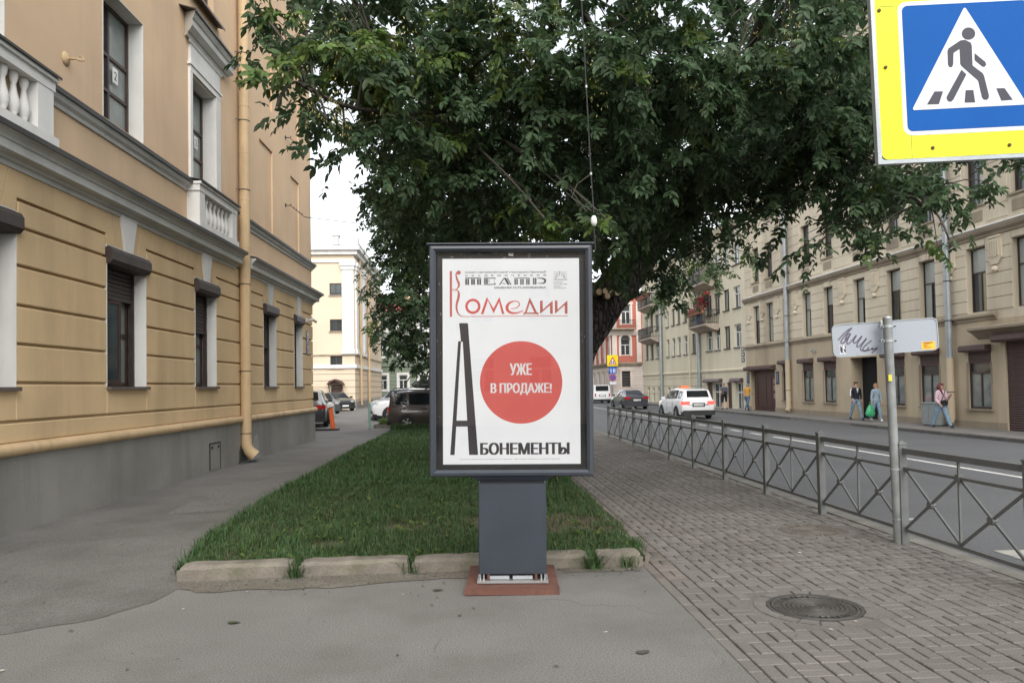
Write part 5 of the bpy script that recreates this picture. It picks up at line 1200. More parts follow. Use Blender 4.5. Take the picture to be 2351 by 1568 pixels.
def nearest(pt, nodes): return min(nodes, key=lambda q: (Vector(q)-Vector(pt)).length)
def bez(a, b, sag, n=6):
    a, b = Vector(a), Vector(b); m = (a+b)/2 + Vector((0, 0, sag)); return [a*(1-t)**2+m*2*t*(1-t)+b*t*t for t in [k/n for k in range(n+1)]]
def resample(pts, n):
    pts = [Vector(p) for p in pts]; out = []
    for k in range(len(pts)-1):
        p0, p1, p2, p3 = pts[max(k-1, 0)], pts[k], pts[k+1], pts[min(k+2, len(pts)-1)]
        for q in range(n):
            t = q/n; out.append(0.5*((2*p1)+(p2-p0)*t+(2*p0-5*p1+4*p2-p3)*t*t+(3*p1-p0-3*p2+p3)*t**3))
    out.append(pts[-1]); return out
def limb(parent, pts, r0, r1, name='branch', sides=9, rough=0.0, seed=1):
    P = resample(pts, 4); n = len(P)
    mb = MB(); mb.tube(P, [r0+(r1-r0)*(k/(n-1))**0.8 for k in range(n)], sides)
    if rough:
        rr_ = random.Random(seed); mb.v = [tuple(c+rr_.uniform(-rough, rough) for c in v) for v in mb.v]
    o = mb.build(name, M_bark, parent, smooth=True); return o, P
def twigs(parent, ptips, nodes, seed, per=10, r=0.016):
    rr_ = random.Random(seed); mb = MB()
    for c, sp in ptips:
        a = nearest(c, nodes); P = bez(a, c, 0.25); mb.tube(P, [r+(0.012-r)*k/6 for k in range(7)], 5, caps=False)
        for k in range(min(per, len(sp))):
            e = sp[rr_.randrange(len(sp))]; s = P[rr_.randint(2, 6)]
            mb.tube(bez(s, e, 0.08, 3), [0.010, 0.008, 0.006, 0.004], 3, caps=False)
    return tag(mb.build('twigs', M_twig, parent, smooth=True), kind='stuff')

T1 = thing('maple_tree', 'big leaning ash leaved maple whose dark crown spreads over the poster stand', 'tree', (TRUNK[0][0], TRUNK[0][1], 0))
def at_tree(T, P): b = Vector(T.location); return [Vector(p)-b for p in P]
def off(T, bl): b = T.location; return [(x[0]-b[0], x[1]-b[1], x[2]-b[2], *x[3:]) for x in bl]
# furrowed trunk: wide ridged tube
def trunk(T, pts, radii, seed, sides=36, ridge=0.05):
    P = resample(at_tree(T, pts), 6); n = len(P); rr_ = random.Random(seed); mb = MB()
    rads = np.interp(np.linspace(0, len(pts)-1, n), np.arange(len(radii)), radii); mb.tube(P, list(rads), sides)
    ph = [rr_.uniform(0, 6.28) for _ in range(6)]
    v2 = []
    for k in range(n):
        c = P[k]
        for q in range(sides):
            v = Vector(mb.v[k*sides+q]); a = q/sides*2*math.pi
            f = 1+ridge*(math.sin(9*a+ph[0]+1.1*math.sin(k*0.5+ph[1]))+0.7*math.sin(15*a+ph[2]+1.5*math.sin(k*0.33))) + 0.10*math.sin(2*a+k*0.2+ph[3])*0.5 + rr_.uniform(-.018, .018)
            v2.append(tuple(c+(v-c)*f))
    mb.v = v2; return mb.build('trunk', M_bark2, T, smooth=True)
base_ = [(TRUNK[0][0]-0.02, TRUNK[0][1], -0.05)]+TRUNK
trunk(T1, base_, [0.66, 0.50, 0.44, 0.41, 0.39, 0.37, 0.34, 0.31, 0.27, 0.22], 4)
nodes = [tuple(v) for v in at_tree(T1, TRUNK[5:])]
for k, (pl_, a, b) in enumerate(((LIMB_A, .085, .012), (LIMB_B, .07, .012), (LIMB_C, .06, .012), (LIMB_D, .18, .05), (LIMB_E, .05, .012), (LIMB_F, .10, .03))):
    o, P = limb(T1, at_tree(T1, pl_), a, b, rough=0.006, seed=k); nodes += [tuple(p) for p in P[4:]]
for s_ in (SPROUT1, SPROUT2): limb(T1, at_tree(T1, s_), .065, .035, name='sprout')
ct = at_tree(T1, CUTS)
for k, p in enumerate(ct):
    o = MB().tube([p+Vector((0.03, 0.5, 0.02)), p], [0.075, 0.07-0.006*(k % 3)], 10).build('cut_stub', M_bark, T1, smooth=False)
    d = MB().tube([p, p+Vector((0, -0.006, 0))], 0.062-0.005*(k % 3), 10).build('cut_face', M_cut, o)
mblobs = off(T1, MAIN_BLOBS)
cr, tips, nleaf = leaf_mesh('crown', T1, mblobs, [M_leaf, M_leafy], 11, lsize=0.096, dens=1.6); tag(cr, kind='stuff')
twigs(T1, tips, nodes, 2)
oc, tips2, nl2 = leaf_mesh('upper_crown', T1, off(T1, OVER_BLOBS), [M_leaf, M_leafy], 12, lsize=0.2); tag(oc, kind='stuff'); twigs(T1, tips2, nodes, 3, per=6, r=0.06)  # out of view; large sparse leaves added to shade the crown below
# hanging bunches of winged keys
g = np.random.default_rng(5); V = []
for b in [mblobs[i] for i in (4, 9, 12, 13, 16, 18, 20, 22, 5, 19, 14, 41)]:
    for q in range(9):
        c = np.array(b[:3])+unit(g.normal(size=(1, 3)))[0]*np.array(b[3:6])*0.85
        n = 26; P = c+g.normal(size=(n, 3))*np.array((0.05, 0.05, 0.10)); d = unit(np.array((0, 0, -1.0))+0.35*g.normal(size=(n, 3))); w_ = unit(np.cross(d, g.normal(size=(n, 3))))
        L_ = 0.035*g.uniform(.8, 1.2, (n, 1)); V.append(np.stack([P, P+d*L_*.6+w_*.005, P+d*L_, P+d*L_*.6-w_*.005], 1).reshape(-1, 3))
V = np.concatenate(V); tag(np_mesh('seed_bunches', V, np.arange(len(V)).reshape(-1, 4), M_seed, T1, tint=g.random(len(V)//4)), kind='stuff')

T2 = thing('back_tree', 'dense leafy tree behind the left edge of the poster stand above the brown car', 'tree', (0.6, 27.5, 0))
trunk(T2, [(0.6, 27.5, -0.05), (0.5, 27.4, 2.5), (0.1, 27.2, 5), (-0.4, 26.8, 8)], [0.4, 0.32, 0.25, 0.12], 8, sides=18)
n2 = at_tree(T2, [(0.5, 27.4, 3), (0.1, 27.2, 5), (-0.4, 26.8, 8)])
c2, tp, nl3 = leaf_mesh('crown', T2, off(T2, BACK_BLOBS), [M_leaf, M_leafy], 21, lsize=0.13); tag(c2, kind='stuff'); twigs(T2, tp, n2, 9, per=6, r=0.06)
T3 = thing('light_tree', 'paler fine leaved tree beside the road behind the leaning trunk', 'tree', (3.2, 25.5, 0))
trunk(T3, [(3.2, 25.5, -0.05), (3.6, 25.4, 2.5), (4.5, 25.2, 4.5), (5.8, 24.8, 7)], [0.3, 0.25, 0.19, 0.1], 9, sides=16)
M_leafp2 = leafmat('pale leaf', (0.10, 0.14, 0.065))
c3, tp3, nl4 = leaf_mesh('crown', T3, off(T3, RIGHT_BLOBS), [M_leafp2, M_leafy], 31, lsize=0.115); tag(c3, kind='stuff'); twigs(T3, tp3, at_tree(T3, [(3.6, 25.4, 2.5), (4.5, 25.2, 4.5), (5.8, 24.8, 7)]), 10, per=8, r=0.05)
print('LEAVES', nleaf, nl2, nl3, nl4)

# ------------------------------------------------------------------ grass
M_grass = leafmat('grass blade', (0.057, 0.108, 0.035), var=0.45, trans=0.25)
M_grassd = leafmat('dry grass blade', (0.13, 0.115, 0.05), var=0.3, trans=0.2)
def grass(name, n, sampler, hmin, hmax, w, seed, parent, lean=0.5, dry=0.03):
    g = np.random.default_rng(seed); P = sampler(g, n); n = len(P)
    a = g.random(n)*2*np.pi; h = g.uniform(hmin, hmax, n)*P[:, 3] if P.shape[1] > 3 else g.uniform(hmin, hmax, n)
    P = P[:, :3]; d = np.stack([np.cos(a), np.sin(a), np.zeros(n)], 1); s = np.stack([-np.sin(a), np.cos(a), np.zeros(n)], 1)*(w*g.uniform(.6, 1.3, (n, 1)))
    le = (lean*g.uniform(0.2, 1.5, n))[:, None]; H = h[:, None]; z = np.array((0, 0, 1.0))
    p1 = P + z*H*0.55 + d*H*le*0.35; p2 = P + z*H*(1-0.28*le) + d*H*le*1.0
    V = np.stack([P-s, P+s, p1+s*.8, p1-s*.8, p2+s*.12, p2-s*.12], 1).reshape(-1, 3)
    F = (np.arange(n)*6)[:, None, None]+np.array([(0, 1, 2, 3), (3, 2, 4, 5)])[None]; F = F.reshape(-1, 4)
    return tag(np_mesh(name, V, F, [M_grass, M_grassd], parent, tint=np.repeat(g.random(n), 2), facemat=np.repeat((g.random(n) < dry).astype(np.int32), 2)), kind='stuff')
def lawn_s(y0, y1, bare=True):
    def f(g, n):
        y = y0+(y1-y0)*g.random(n)**1.25
        xl = np.interp(y, [7.3, 9, 12.4, 20, 30.8], [-2.6, -2.95, -3.1, -3.05, -2.85]); xr = np.interp(y, [7.3, 9, 31], [1.70, 1.83, 1.86])
        x = xl+(xr-xl)*g.random(n)
        p = np.sin(x*2.1+y*1.3)*np.sin(x*0.9-y*1.9)+0.5*np.sin(x*5.3+1)*np.sin(y*4.7)
        keep = np.ones(n, bool); hf = np.clip(0.95+0.3*p, 0.45, 1.35)
        for bx, by, rx, ry in ((1.15, 9.2, 0.55, 0.6), (0.35, 9.5, .4, .35), (-0.7, 9.3, .3, .25), (-1.5, 8.3, .25, .2)):
            q = ((x-bx)/rx)**2+((y-by)/ry)**2 + 0.55*np.sin(x*9+by)*np.sin(y*8+bx) + 0.35*g.normal(size=len(x)); keep &= ~((q < 1) & (g.random(n) < 0.75)); hf = np.where(q < 1.3, hf*0.55, hf)
        return np.stack([x, y, np.full(n, 0.045)+0*x, hf], 1)[keep]
    return f
lawn_root = soil
grass('grass', 62000, lawn_s(7.32, 14), 0.05, 0.125, 0.0034, 1, lawn_root, lean=0.75, dry=0.05)
grass('grass', 42000, lawn_s(13, 30.8), 0.08, 0.16, 0.008, 2, lawn_root)
# broad-leaved weeds among the grass
def weeds(n, seed):
    g = np.random.default_rng(seed); V = []; y = 7.4+6*g.random(n)**1.3; x = -2.6+4.3*g.random(n)
    for k in range(5):
        a = g.random(n)*6.28; L_ = g.uniform(.04, .085, n); d = np.stack([np.cos(a), np.sin(a), np.full(n, .45)], 1); w_ = np.stack([-np.sin(a), np.cos(a), np.zeros(n)], 1); P = np.stack([x, y, np.full(n, .055)+.04*g.random(n)], 1)
        V.append(np.stack([P, P+d*L_[:, None]*.5+w_*L_[:, None]*.28, P+d*L_[:, None], P+d*L_[:, None]*.5-w_*L_[:, None]*.28], 1))
    V = np.concatenate(V).reshape(-1, 3); return tag(np_mesh('weeds', V, np.arange(len(V)).reshape(-1, 4), [M_leafy], lawn_root, tint=g.random(len(V)//4)), kind='stuff')
weeds(420, 77)
def edge_s(g, n):
    y = 7.4+22*g.random(n)**1.6; xl = np.interp(y, [7.3, 9, 12.4, 20, 30.8], [-2.64, -2.98, -3.12, -3.05, -2.85]); return np.stack([xl+g.normal(size=n)*0.06, y, np.full(n, 0.01), np.ones(n)], 1)
grass('edge_grass', 6000, edge_s, 0.06, 0.15, 0.004, 3, lawn_root, lean=0.8)
def tuft_s(g, n):
    c = np.array([(1.185, 7.16), (1.62, 7.36), (-1.6, 7.17), (1.5, 7.15), (-0.54, 7.2), (1.72, 7.8), (0.95, 7.35)]); k = g.choice(7, n, p=[.24, .22, .12, .08, .04, .2, .1])
    return np.stack([c[k, 0]+g.normal(size=n)*.045, c[k, 1]+g.normal(size=n)*.05, np.full(n, 0.01), np.ones(n)], 1)
grass('tufts', 1100, tuft_s, 0.09, 0.2, 0.003, 4, lawn_root, lean=0.9, dry=0.08)
def end_s(g, n): return np.stack([-3.0+4.9*g.random(n), 30.2+0.9*g.random(n), np.full(n, .03), np.ones(n)], 1)
grass('tall_end_grass', 5000, end_s, 0.15, 0.36, 0.010, 6, lawn_root, lean=0.6)
# outlines of the pedestrian sign (metres from its centre), the scrawl on the back of the other sign, a hanging cable
SIGN_TORSO = [(-0.0303, 0.1277), (-0.0066, 0.1292), (0.0214, 0.1136), (0.0258, 0.0977), (0.0245, -0.0018), (0.0728, -0.0419), (0.0795, -0.0543), (0.0996, -0.1548), (0.0978, -0.1704), (0.0853, -0.1787), (0.0698, -0.1742), (0.0636, -0.1634), (0.0484, -0.0789), (-0.0315, -0.0016), (-0.0372, 0.0092), (-0.0366, 0.0851), (-0.0685, 0.0657), (-0.0724, 0.0083), (-0.0788, -0.0044), (-0.0919, -0.0054), (-0.0991, 0.0071), (-0.0982, 0.0777), (-0.0923, 0.0905)]
SIGN_ARM = [(0.0371, 0.0605), (0.0897, 0.0133), (0.0943, -0.0), (0.0858, -0.0116), (0.0744, -0.0105), (0.0363, 0.0238)]
SIGN_LEG = [(-0.0324, -0.0198), (-0.0085, -0.0446), (-0.0802, -0.1683), (-0.0928, -0.1792), (-0.1083, -0.1758), (-0.1153, -0.1597), (-0.1122, -0.1494)]
SIGN_S1 = [(-0.1737, -0.1227), (-0.1303, -0.1239), (-0.1544, -0.1876), (-0.2151, -0.1867)]
SIGN_S2 = [(-0.0167, -0.1243), (0.0226, -0.1247), (0.0288, -0.1879), (-0.0251, -0.1867)]
SIGN_S3 = [(0.1379, -0.1226), (0.1797, -0.1232), (0.2186, -0.1843), (0.1609, -0.1856)]
SIGN_HEAD = [(0.0122, 0.1596)]
SIGN_SCREWS = [(-0.412, 0.0122), (-0.1946, -0.4045), (0.1927, -0.4092)]
SIGN_TL = [(-0.4404, 0.3567), (-0.4346, -0.4187)]
TAG_STROKES = [[(-0.5103, 0.0072), (-0.469, 0.0483), (-0.4123, 0.0972), (-0.351, 0.1292)], [(-0.351, 0.1292), (-0.4271, 0.057), (-0.4754, 0.0016), (-0.4789, -0.0217), (-0.466, -0.0315), (-0.4348, -0.0073), (-0.3864, 0.0481), (-0.3734, 0.0648), (-0.3969, 0.0666), (-0.4196, 0.0388), (-0.4339, 0.0045)], [(-0.3734, 0.0648), (-0.4071, 0.0084), (-0.4185, -0.0262), (-0.4049, -0.0419), (-0.361, -0.0068), (-0.31, 0.0454), (-0.33, 0.0144), (-0.3477, -0.0255), (-0.3278, -0.0358), (-0.2903, -0.0062), (-0.2491, 0.032)], [(-0.2491, 0.032), (-0.2916, -0.0238), (-0.3122, -0.0635), (-0.3047, -0.0818), (-0.2644, -0.0553), (-0.201, 0.0049), (-0.2464, -0.0507), (-0.2733, -0.0959), (-0.2692, -0.1198), (-0.2403, -0.1278), (-0.1867, -0.12)], [(-0.15, -0.0225), (-0.2247, -0.0759), (-0.2512, -0.1152), (-0.217, -0.1307), (-0.1912, -0.102), (-0.1933, -0.09)], [(-0.1966, -0.134), (-0.1443, -0.1054), (-0.1515, -0.1226), (-0.0945, -0.1091), (-0.1352, -0.1415), (-0.16, -0.1573)]]
BOARD = [(-0.5667, 0.1617), (0.5722, 0.1775), (0.5642, -0.1697), (-0.5676, -0.1684)]
BOARD_ST = [(-0.4998, -0.0496), (-0.4333, -0.1459), (0.3881, -0.0801), (0.5353, -0.1617), (0.0083, 0.1249), (0.0136, 0.0774), (0.0084, -0.0725)]
CABLE = [(1.06, 6.59, 5.74), (1.09, 6.6, 5.19), (1.12, 6.62, 4.41), (1.15, 6.64, 3.63), (1.17, 6.65, 3.28), (1.17, 6.65, 3.14), (1.18, 6.66, 2.95)]
# ------------------------------------------------------------------ poster stand
M_stand = pmat('dark grey lacquer', (0.034, 0.041, 0.053), rough=0.38, var=0.12, scale=3, bump=0.05, bscale=200, grime=(0.065, 0.07, 0.08), gscale=2.5, gamt=0.35, streak=True, spec=0.5)
M_poster = pmat('poster paper', (0.87, 0.885, 0.9), rough=0.6, var=0.03, scale=3, bump=0.05, bscale=6, fine=0, emit=0.12)  # slight glow added to brighten the paper, as if backlit
M_pred = pmat('poster red', (0.68, 0.115, 0.10), rough=0.6, var=0.06, scale=4, bump=0, fine=0.03, emit=0.1)  # red print carries the same added glow
M_pink = pmat('poster veiled red', (0.72, 0.19, 0.16), rough=0.6, var=0.08, scale=4, bump=0, fine=0.03)  # paler red with the veil of the glass reflection painted in
M_pblack = pmat('poster black', (0.055, 0.045, 0.052), rough=0.6, var=0.08, scale=3, bump=0, fine=0)
M_pgrey = pmat('poster grey', (0.13, 0.125, 0.135), rough=0.6, var=0.1, scale=4, bump=0, fine=0)
M_rust = pmat('red brown steel', (0.135, 0.058, 0.04), rough=0.8, var=0.2, scale=5, bump=0.3, bscale=40, grime=(0.06, 0.04, 0.035), gscale=4, gamt=0.8)
M_black = pmat('black plastic', (0.012, 0.012, 0.014), rough=0.5, var=0.1)
M_alu = pmat('aluminium', (0.5, 0.5, 0.5), rough=0.4, metal=0.7, var=0.1, grime=(0.2, 0.19, 0.17), gscale=6)
M_board0 = pmat('light grey pad', (0.4, 0.42, 0.44))
PS = thing('poster_stand', 'grey lightbox stand with a white theatre poster standing at the lawn kerb', 'billboard', (0.378, 6.518, 0), R(-3.55))
PS.rotation_euler = (0, R(0.66), R(-3.55))
X0_, X1_, Z0_, Z1_ = -0.713, 0.706, 0.965, 2.975
def framebar(pts, a0, a1, axis): return MB().prism(pts, a0, a1, axis)
fb = MB(); w = 0.058
prof = [(0, 0.19), (0, 0.0), (0.012, -0.018), (0.035, -0.022), (w, 0.0), (w, 0.19)]
# mitred rectangular loop of the profile: (inset, depth)
loop = []
for (ins, yy) in prof: loop.append([(X0_+ins, yy, Z0_+ins), (X1_-ins, yy, Z0_+ins), (X1_-ins, yy, Z1_-ins), (X0_+ins, yy, Z1_-ins)])
for r_ in loop: fb.v += r_
for k in range(len(prof)-1):
    for q in range(4):
        j = (q+1) % 4; fb.f.append((k*4+q, k*4+j, (k+1)*4+j, (k+1)*4+q)); fb.m.append(0)
fb.f += [tuple(range(len(prof)*4-4, len(prof)*4))]; fb.m += [0]
for q in range(4): pass
frame = fb.build('frame', M_stand, PS)
MB().box(X0_-0.01, X1_+0.01, 0.19, 0.2, Z0_-0.0, Z1_).build('back_panel', M_stand, PS)
MB().box(X0_-0.018, X1_+0.018, -0.03, 0.21, Z1_+0.002, Z1_+0.014).build('top_cap', M_stand, PS)
MB().box(X0_+w+0.001, X1_-w-0.001, 0.06, 0.07, Z0_+w, Z1_-w).build('inner_mask', M_black, PS)
cl_ = MB(); cl_.box(-0.02, 0.02, 0.045, 0.058, 2.885, 2.9); 
for k in (-1, 0, 1): cl_.box(k*0.016-0.006, k*0.016+0.006, 0.04, 0.058, 2.9, 2.915)
cl_.build('clip', M_alu, PS)
bx = lambda cx: ((1250+cx/2.177)*.777-1176)/265
bz = lambda cy: 1.75+(887-(700+cy/2.177)*.777)/265
tx = lambda x: ((1280+x/5.224)*.777-1176)/265
tz = lambda y: 1.75+(887-(770+y/5.224)*.777)/265
# torn tape and dirt on the black mask
tm = MB(); rr = random.Random(4)
for k in range(26):
    side = rr.random()
    if side < 0.4: x, z = rr.uniform(X0_+w, X1_-w), rr.uniform(2.868, 2.91)
    elif side < 0.7: x, z = rr.uniform(0.607, 0.645), rr.uniform(1.05, 2.85)
    else: x, z = rr.uniform(-0.65, -0.615), rr.uniform(1.05, 2.85)
    s = rr.uniform(0.003, 0.012); tm.poly([(x-s*(2 if side < .4 else .4), 0.0585, z-s*0.2), (x+s*.5, 0.0585, z-s*0.3), (x+s*(1.6 if side < .4 else .5), 0.0585, z+s*0.4), (x-s*.3, 0.0585, z+s*(.5 if side < .4 else 2.2))])
tag(tm.build('tape_remnants', pmat('old tape', (0.3, 0.3, 0.3)), PS), kind='stuff')
PX0, PX1, PZ0, PZ1 = -0.601, 0.597, 1.067, 2.862
YP = 0.052; YT = YP-0.0015
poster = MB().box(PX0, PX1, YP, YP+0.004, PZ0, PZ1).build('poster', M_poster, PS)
# the tall K of the title: straight bar and curling stroke running into the underline
k_ = MB(); k_.quad((tx(262), YT, tz(866)), (tx(298), YT, tz(866)), (tx(298), YT, tz(150)), (tx(262), YT, tz(150)))
S_ = lambda l: [(tx(a), tz(b)) for a, b in l]; PXM = 1/5.224*.777/265
stroke(k_, S_([(368, 170), (362, 205), (368, 250), (385, 300), (404, 345), (402, 390), (375, 430), (345, 456), (310, 452), (303, 440), (325, 433), (360, 442), (395, 470), (404, 520), (392, 590), (372, 660), (367, 730), (385, 800), (430, 850), (500, 862), (800, 862), (1500, 862), (2100, 862)]),
       [v*PXM for v in (8, 20, 26, 33, 36, 28, 16, 9, 7, 7, 7, 10, 24, 36, 38, 34, 30, 24, 15, 10, 10, 10, 10)], YT)
disc(k_, tx(402), tz(176), 32*PXM, YT); k_.build('title_initial', M_pink, poster)
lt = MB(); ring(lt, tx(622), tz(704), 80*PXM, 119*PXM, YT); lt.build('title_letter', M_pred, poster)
def polyl(name, polys, mat):
    mb = MB()
    for p in polys: mb.poly([(tx(a), YT, tz(b)) for a, b in p])
    return mb.build(name, mat, poster)
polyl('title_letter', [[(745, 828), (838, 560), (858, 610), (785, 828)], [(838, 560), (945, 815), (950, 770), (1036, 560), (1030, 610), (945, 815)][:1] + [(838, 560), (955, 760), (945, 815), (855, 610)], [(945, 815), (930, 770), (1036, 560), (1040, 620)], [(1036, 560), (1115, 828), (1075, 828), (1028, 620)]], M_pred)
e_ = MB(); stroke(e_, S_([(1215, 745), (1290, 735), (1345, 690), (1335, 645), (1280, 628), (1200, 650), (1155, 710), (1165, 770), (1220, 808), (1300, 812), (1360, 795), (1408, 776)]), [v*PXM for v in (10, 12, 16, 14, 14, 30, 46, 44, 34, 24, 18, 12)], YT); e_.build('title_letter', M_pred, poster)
polyl('title_letter', [[(1430, 808), (1510, 570), (1522, 625), (1462, 808)], [(1510, 570), (1622, 808), (1580, 808), (1500, 625)], [(1420, 806), (1640, 806), (1640, 830), (1420, 830)], [(1405, 808), (1435, 808), (1425, 843), (1412, 843)], [(1622, 808), (1652, 808), (1636, 843), (1622, 843)]], M_pink)
for x in (1670, 1900):
    polyl('title_letter', [[(x, 828), (x, 622), (x+42, 622), (x+42, 828)][0:4] if False else [(x, 622), (x, 815), (x+42, 775), (x+42, 622)], [(x, 828), (x, 800), (x+196, 622), (x+196, 660)], [(x+155, 828), (x+155, 690), (x+198, 640), (x+198, 828)]], M_pink)
T = lambda s, nm, m, x0, y0, x1, y1, off=0.0, sp=1.0: text_mesh(s, nm, m, poster, tx(x0), tz(y1), tx(x1)-tx(x0), tz(y0)-tz(y1), y=YT, offset=off, space=sp)
T('САНКТ-ПЕТЕРБУРГСКИЙ ГОСУДАРСТВЕННЫЙ', 'poster_line', M_pgrey, 502, 154, 1768, 194, 0.022)
T('А К А Д Е М И Ч Е С К И Й', 'poster_line', M_pgrey, 502, 206, 1768, 242, 0.03, 1.6)
T('ИМЕНИ Н.П.АКИМОВА', 'poster_line', M_pgrey, 958, 400, 1768, 432, 0.03)
# striped word: T E A T P
R_ = lambda a, b, c, d: [(a, b), (c, b), (c, d), (a, d)]
polyl('striped_letter', [R_(505, 256, 750, 270)]+[R_(x, 276, x+26, 368) for x in (505, 538, 597, 630, 690, 725)], M_pblack)
polyl('striped_letter', [R_(795, 258, 980, 272), [(980, 272), (980, 258), (960, 306), (952, 306)], R_(795, 356, 980, 370), [(980, 356), (955, 322), (948, 322), (965, 358)]]+[R_(x, 276, x+18, 352) for x in (798, 820, 840)]+[[(868, 290), (885, 285), (878, 310), (885, 335), (868, 330), (874, 310)]], M_pgrey)
polyl('striped_letter', [[(1030, 370), (1105, 262), (1120, 262), (1050, 370)], [(1105, 262), (1140, 262), (1200, 370), (1165, 370)], [(1150, 262), (1166, 262), (1228, 370), (1210, 370)], [(1075, 350), (1100, 342), (1120, 352), (1140, 345), (1140, 352), (1118, 360), (1098, 350), (1075, 358)]], M_pblack)
polyl('striped_letter', [R_(1270, 262, 1512, 274)]+[R_(x, 280, x+24, 370) for x in (1272, 1302, 1362, 1394, 1455, 1486)], M_pgrey)
pp = MB()
for x in (1562, 1592): pp.quad((tx(x), YT, tz(370)), (tx(x+24), YT, tz(370)), (tx(x+24), YT, tz(265)), (tx(x), YT, tz(265)))
stroke(pp, S_([(1630, 270), (1700, 272), (1748, 295), (1745, 335), (1700, 352), (1632, 348)]), [v*PXM for v in (10, 18, 34, 30, 16, 8)], YT); pp.build('striped_letter', M_pgrey, poster)
# small emblem of crossed bridges and its four lines
em = MB()
for y0 in (180, 208, 238, 265): stroke(em, S_([(1885, y0), (1930, y0)]), 4*PXM, YT, smooth=False); stroke(em, S_([(2050, y0), (2092, y0)]), 4*PXM, YT, smooth=False)
stroke(em, S_([(1885, 294), (2095, 294)]), 9*PXM, YT, smooth=False); stroke(em, S_([(1978, 158), (1978, 225)]), 5*PXM, YT, smooth=False); stroke(em, S_([(1925, 180), (2045, 180)]), 5*PXM, YT, smooth=False)
for sg_ in (-1, 1):
    for (a, b) in ((30, 58), (48, 74)): stroke(em, S_([(1988+sg_*a, 195), (1988+sg_*b, 270)]), 5*PXM, YT, smooth=False)
    stroke(em, S_([(1988+sg_*74, 270), (1988+sg_*58, 270)]), 5*PXM, YT, smooth=False); stroke(em, S_([(1988+sg_*10, 195), (1988+sg_*26, 265)]), 4*PXM, YT, smooth=False)
em.build('emblem', M_pgrey, poster)
for k, (s, x1) in enumerate((('КОМИТЕТ', 2030), ('ПО КУЛЬТУРЕ', 2095), ('САНКТ -', 2010), ('ПЕТЕРБУРГА', 2080))): T(s, 'emblem_line', M_pgrey, 1885, 325+k*30, x1, 347+k*30, 0.0)
# the big slim A and the words
A_ = MB(); B_ = lambda l: [(bx(a), YT, bz(b)) for a, b in l]
A_.poly(B_([(235, 555), (292, 555), (300, 672), (246, 672)])[::-1]); A_.poly(B_([(246, 672), (228, 672), (174, 1407), (202, 1407)])); A_.poly(B_([(258, 672), (300, 672), (354, 1407), (296, 1407)])); A_.poly(B_([(246, 672), (258, 672), (258, 676), (246, 676)])); A_.poly(B_([(212, 1186), (290, 1186), (290, 1224), (209, 1224)]))
A_.build('tall_letter', M_pblack, poster)
text_mesh('БОНЕМЕНТЫ', 'heading', M_pblack, poster, bx(367), bz(1407), bx(946)-bx(367), bz(1330)-bz(1407), y=YT, offset=0.0, bold=0.014)
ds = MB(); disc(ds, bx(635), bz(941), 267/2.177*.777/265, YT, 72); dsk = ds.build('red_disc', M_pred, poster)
YT2 = YT-0.0012
M_pw = pmat('poster white print', (0.85, 0.85, 0.85), rough=0.6, fine=0, bump=0, emit=0.07)  # white lettering also glows faintly to keep up with the paper
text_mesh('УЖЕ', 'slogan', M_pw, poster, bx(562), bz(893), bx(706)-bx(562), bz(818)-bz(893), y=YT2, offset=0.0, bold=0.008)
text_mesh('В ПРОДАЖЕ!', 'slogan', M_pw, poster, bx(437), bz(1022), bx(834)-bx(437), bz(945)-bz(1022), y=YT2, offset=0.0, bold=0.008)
text_mesh('СПб ГБУК «Академический театр Комедии им. Н.П. Акимова» г. Санкт-Петербург Невский пр., д. 56 ОГРН 1027809197542', 'small_print', M_pgrey, poster, bx(235), bz(1440), bx(882)-bx(235), 0.011, y=YT)
MB().box(X0_+w-0.004, X1_-w+0.004, 0.012, 0.016, Z0_+w-0.004, Z1_-w+0.004).build('glass', clear_glass('cover glass', 0.0), PS)
# neck, pedestal and plates
nk = MB(); nk.v = [(-0.36, 0.0, 0.965), (0.35, 0.0, 0.965), (0.35, 0.19, 0.965), (-0.36, 0.19, 0.965), (-0.285, 0.03, 0.925), (0.285, 0.03, 0.925), (0.285, 0.17, 0.925), (-0.285, 0.17, 0.925)]
nk.f = [(0, 3, 2, 1)[::-1], (4, 5, 6, 7)[::-1], (0, 1, 5, 4)[::-1], (1, 2, 6, 5)[::-1], (2, 3, 7, 6)[::-1], (3, 0, 4, 7)[::-1]]; nk.m = [0]*6; nk.build('neck', M_stand, PS)
MB().box(-0.28, 0.28, 0.04, 0.16, 0.905, 0.925).build('joint_gap', M_black, PS)
MB().prism([(-0.292, -0.005), (-0.285, -0.012), (0.285, -0.012), (0.292, -0.005), (0.292, 0.19), (-0.292, 0.19)], 0.135, 0.905, 'z').build('pedestal', M_stand, PS)
bp = MB(); bp.box(-0.305, 0.305, -0.03, 0.21, 0.06, 0.08); bpl = bp.build('foot_flange', M_alu, PS)
for x in (-0.285, -0.255, 0.24, 0.27): MB().box(x, x+0.012, 0.0, 0.18, 0.08, 0.135).build('foot_rib', M_alu, bpl)
for x in (-0.21, 0.2): MB().tube([(x, 0.0, 0.08), (x, 0.0, 0.155)], 0.012, 8).build('anchor_bolt', M_rust, bpl)
for a, b in ((-0.2, -0.03), (0.0, 0.17)): MB().box(a, b, 0.01, 0.02, 0.085, 0.115).build('white_pad', M_board0, bpl)
MB().box(-0.27, 0.27, 0.06, 0.17, 0.08, 0.136).build('inner_post', M_black, bpl)
o = MB().prism([(-0.40, 0.0), (0.39, 0.0), (0.39, 0.86), (-0.40, 0.86)], 0.004, 0.052, 'z').build('ground_plate', M_rust, PS); o.location = (0, -0.19, 0)
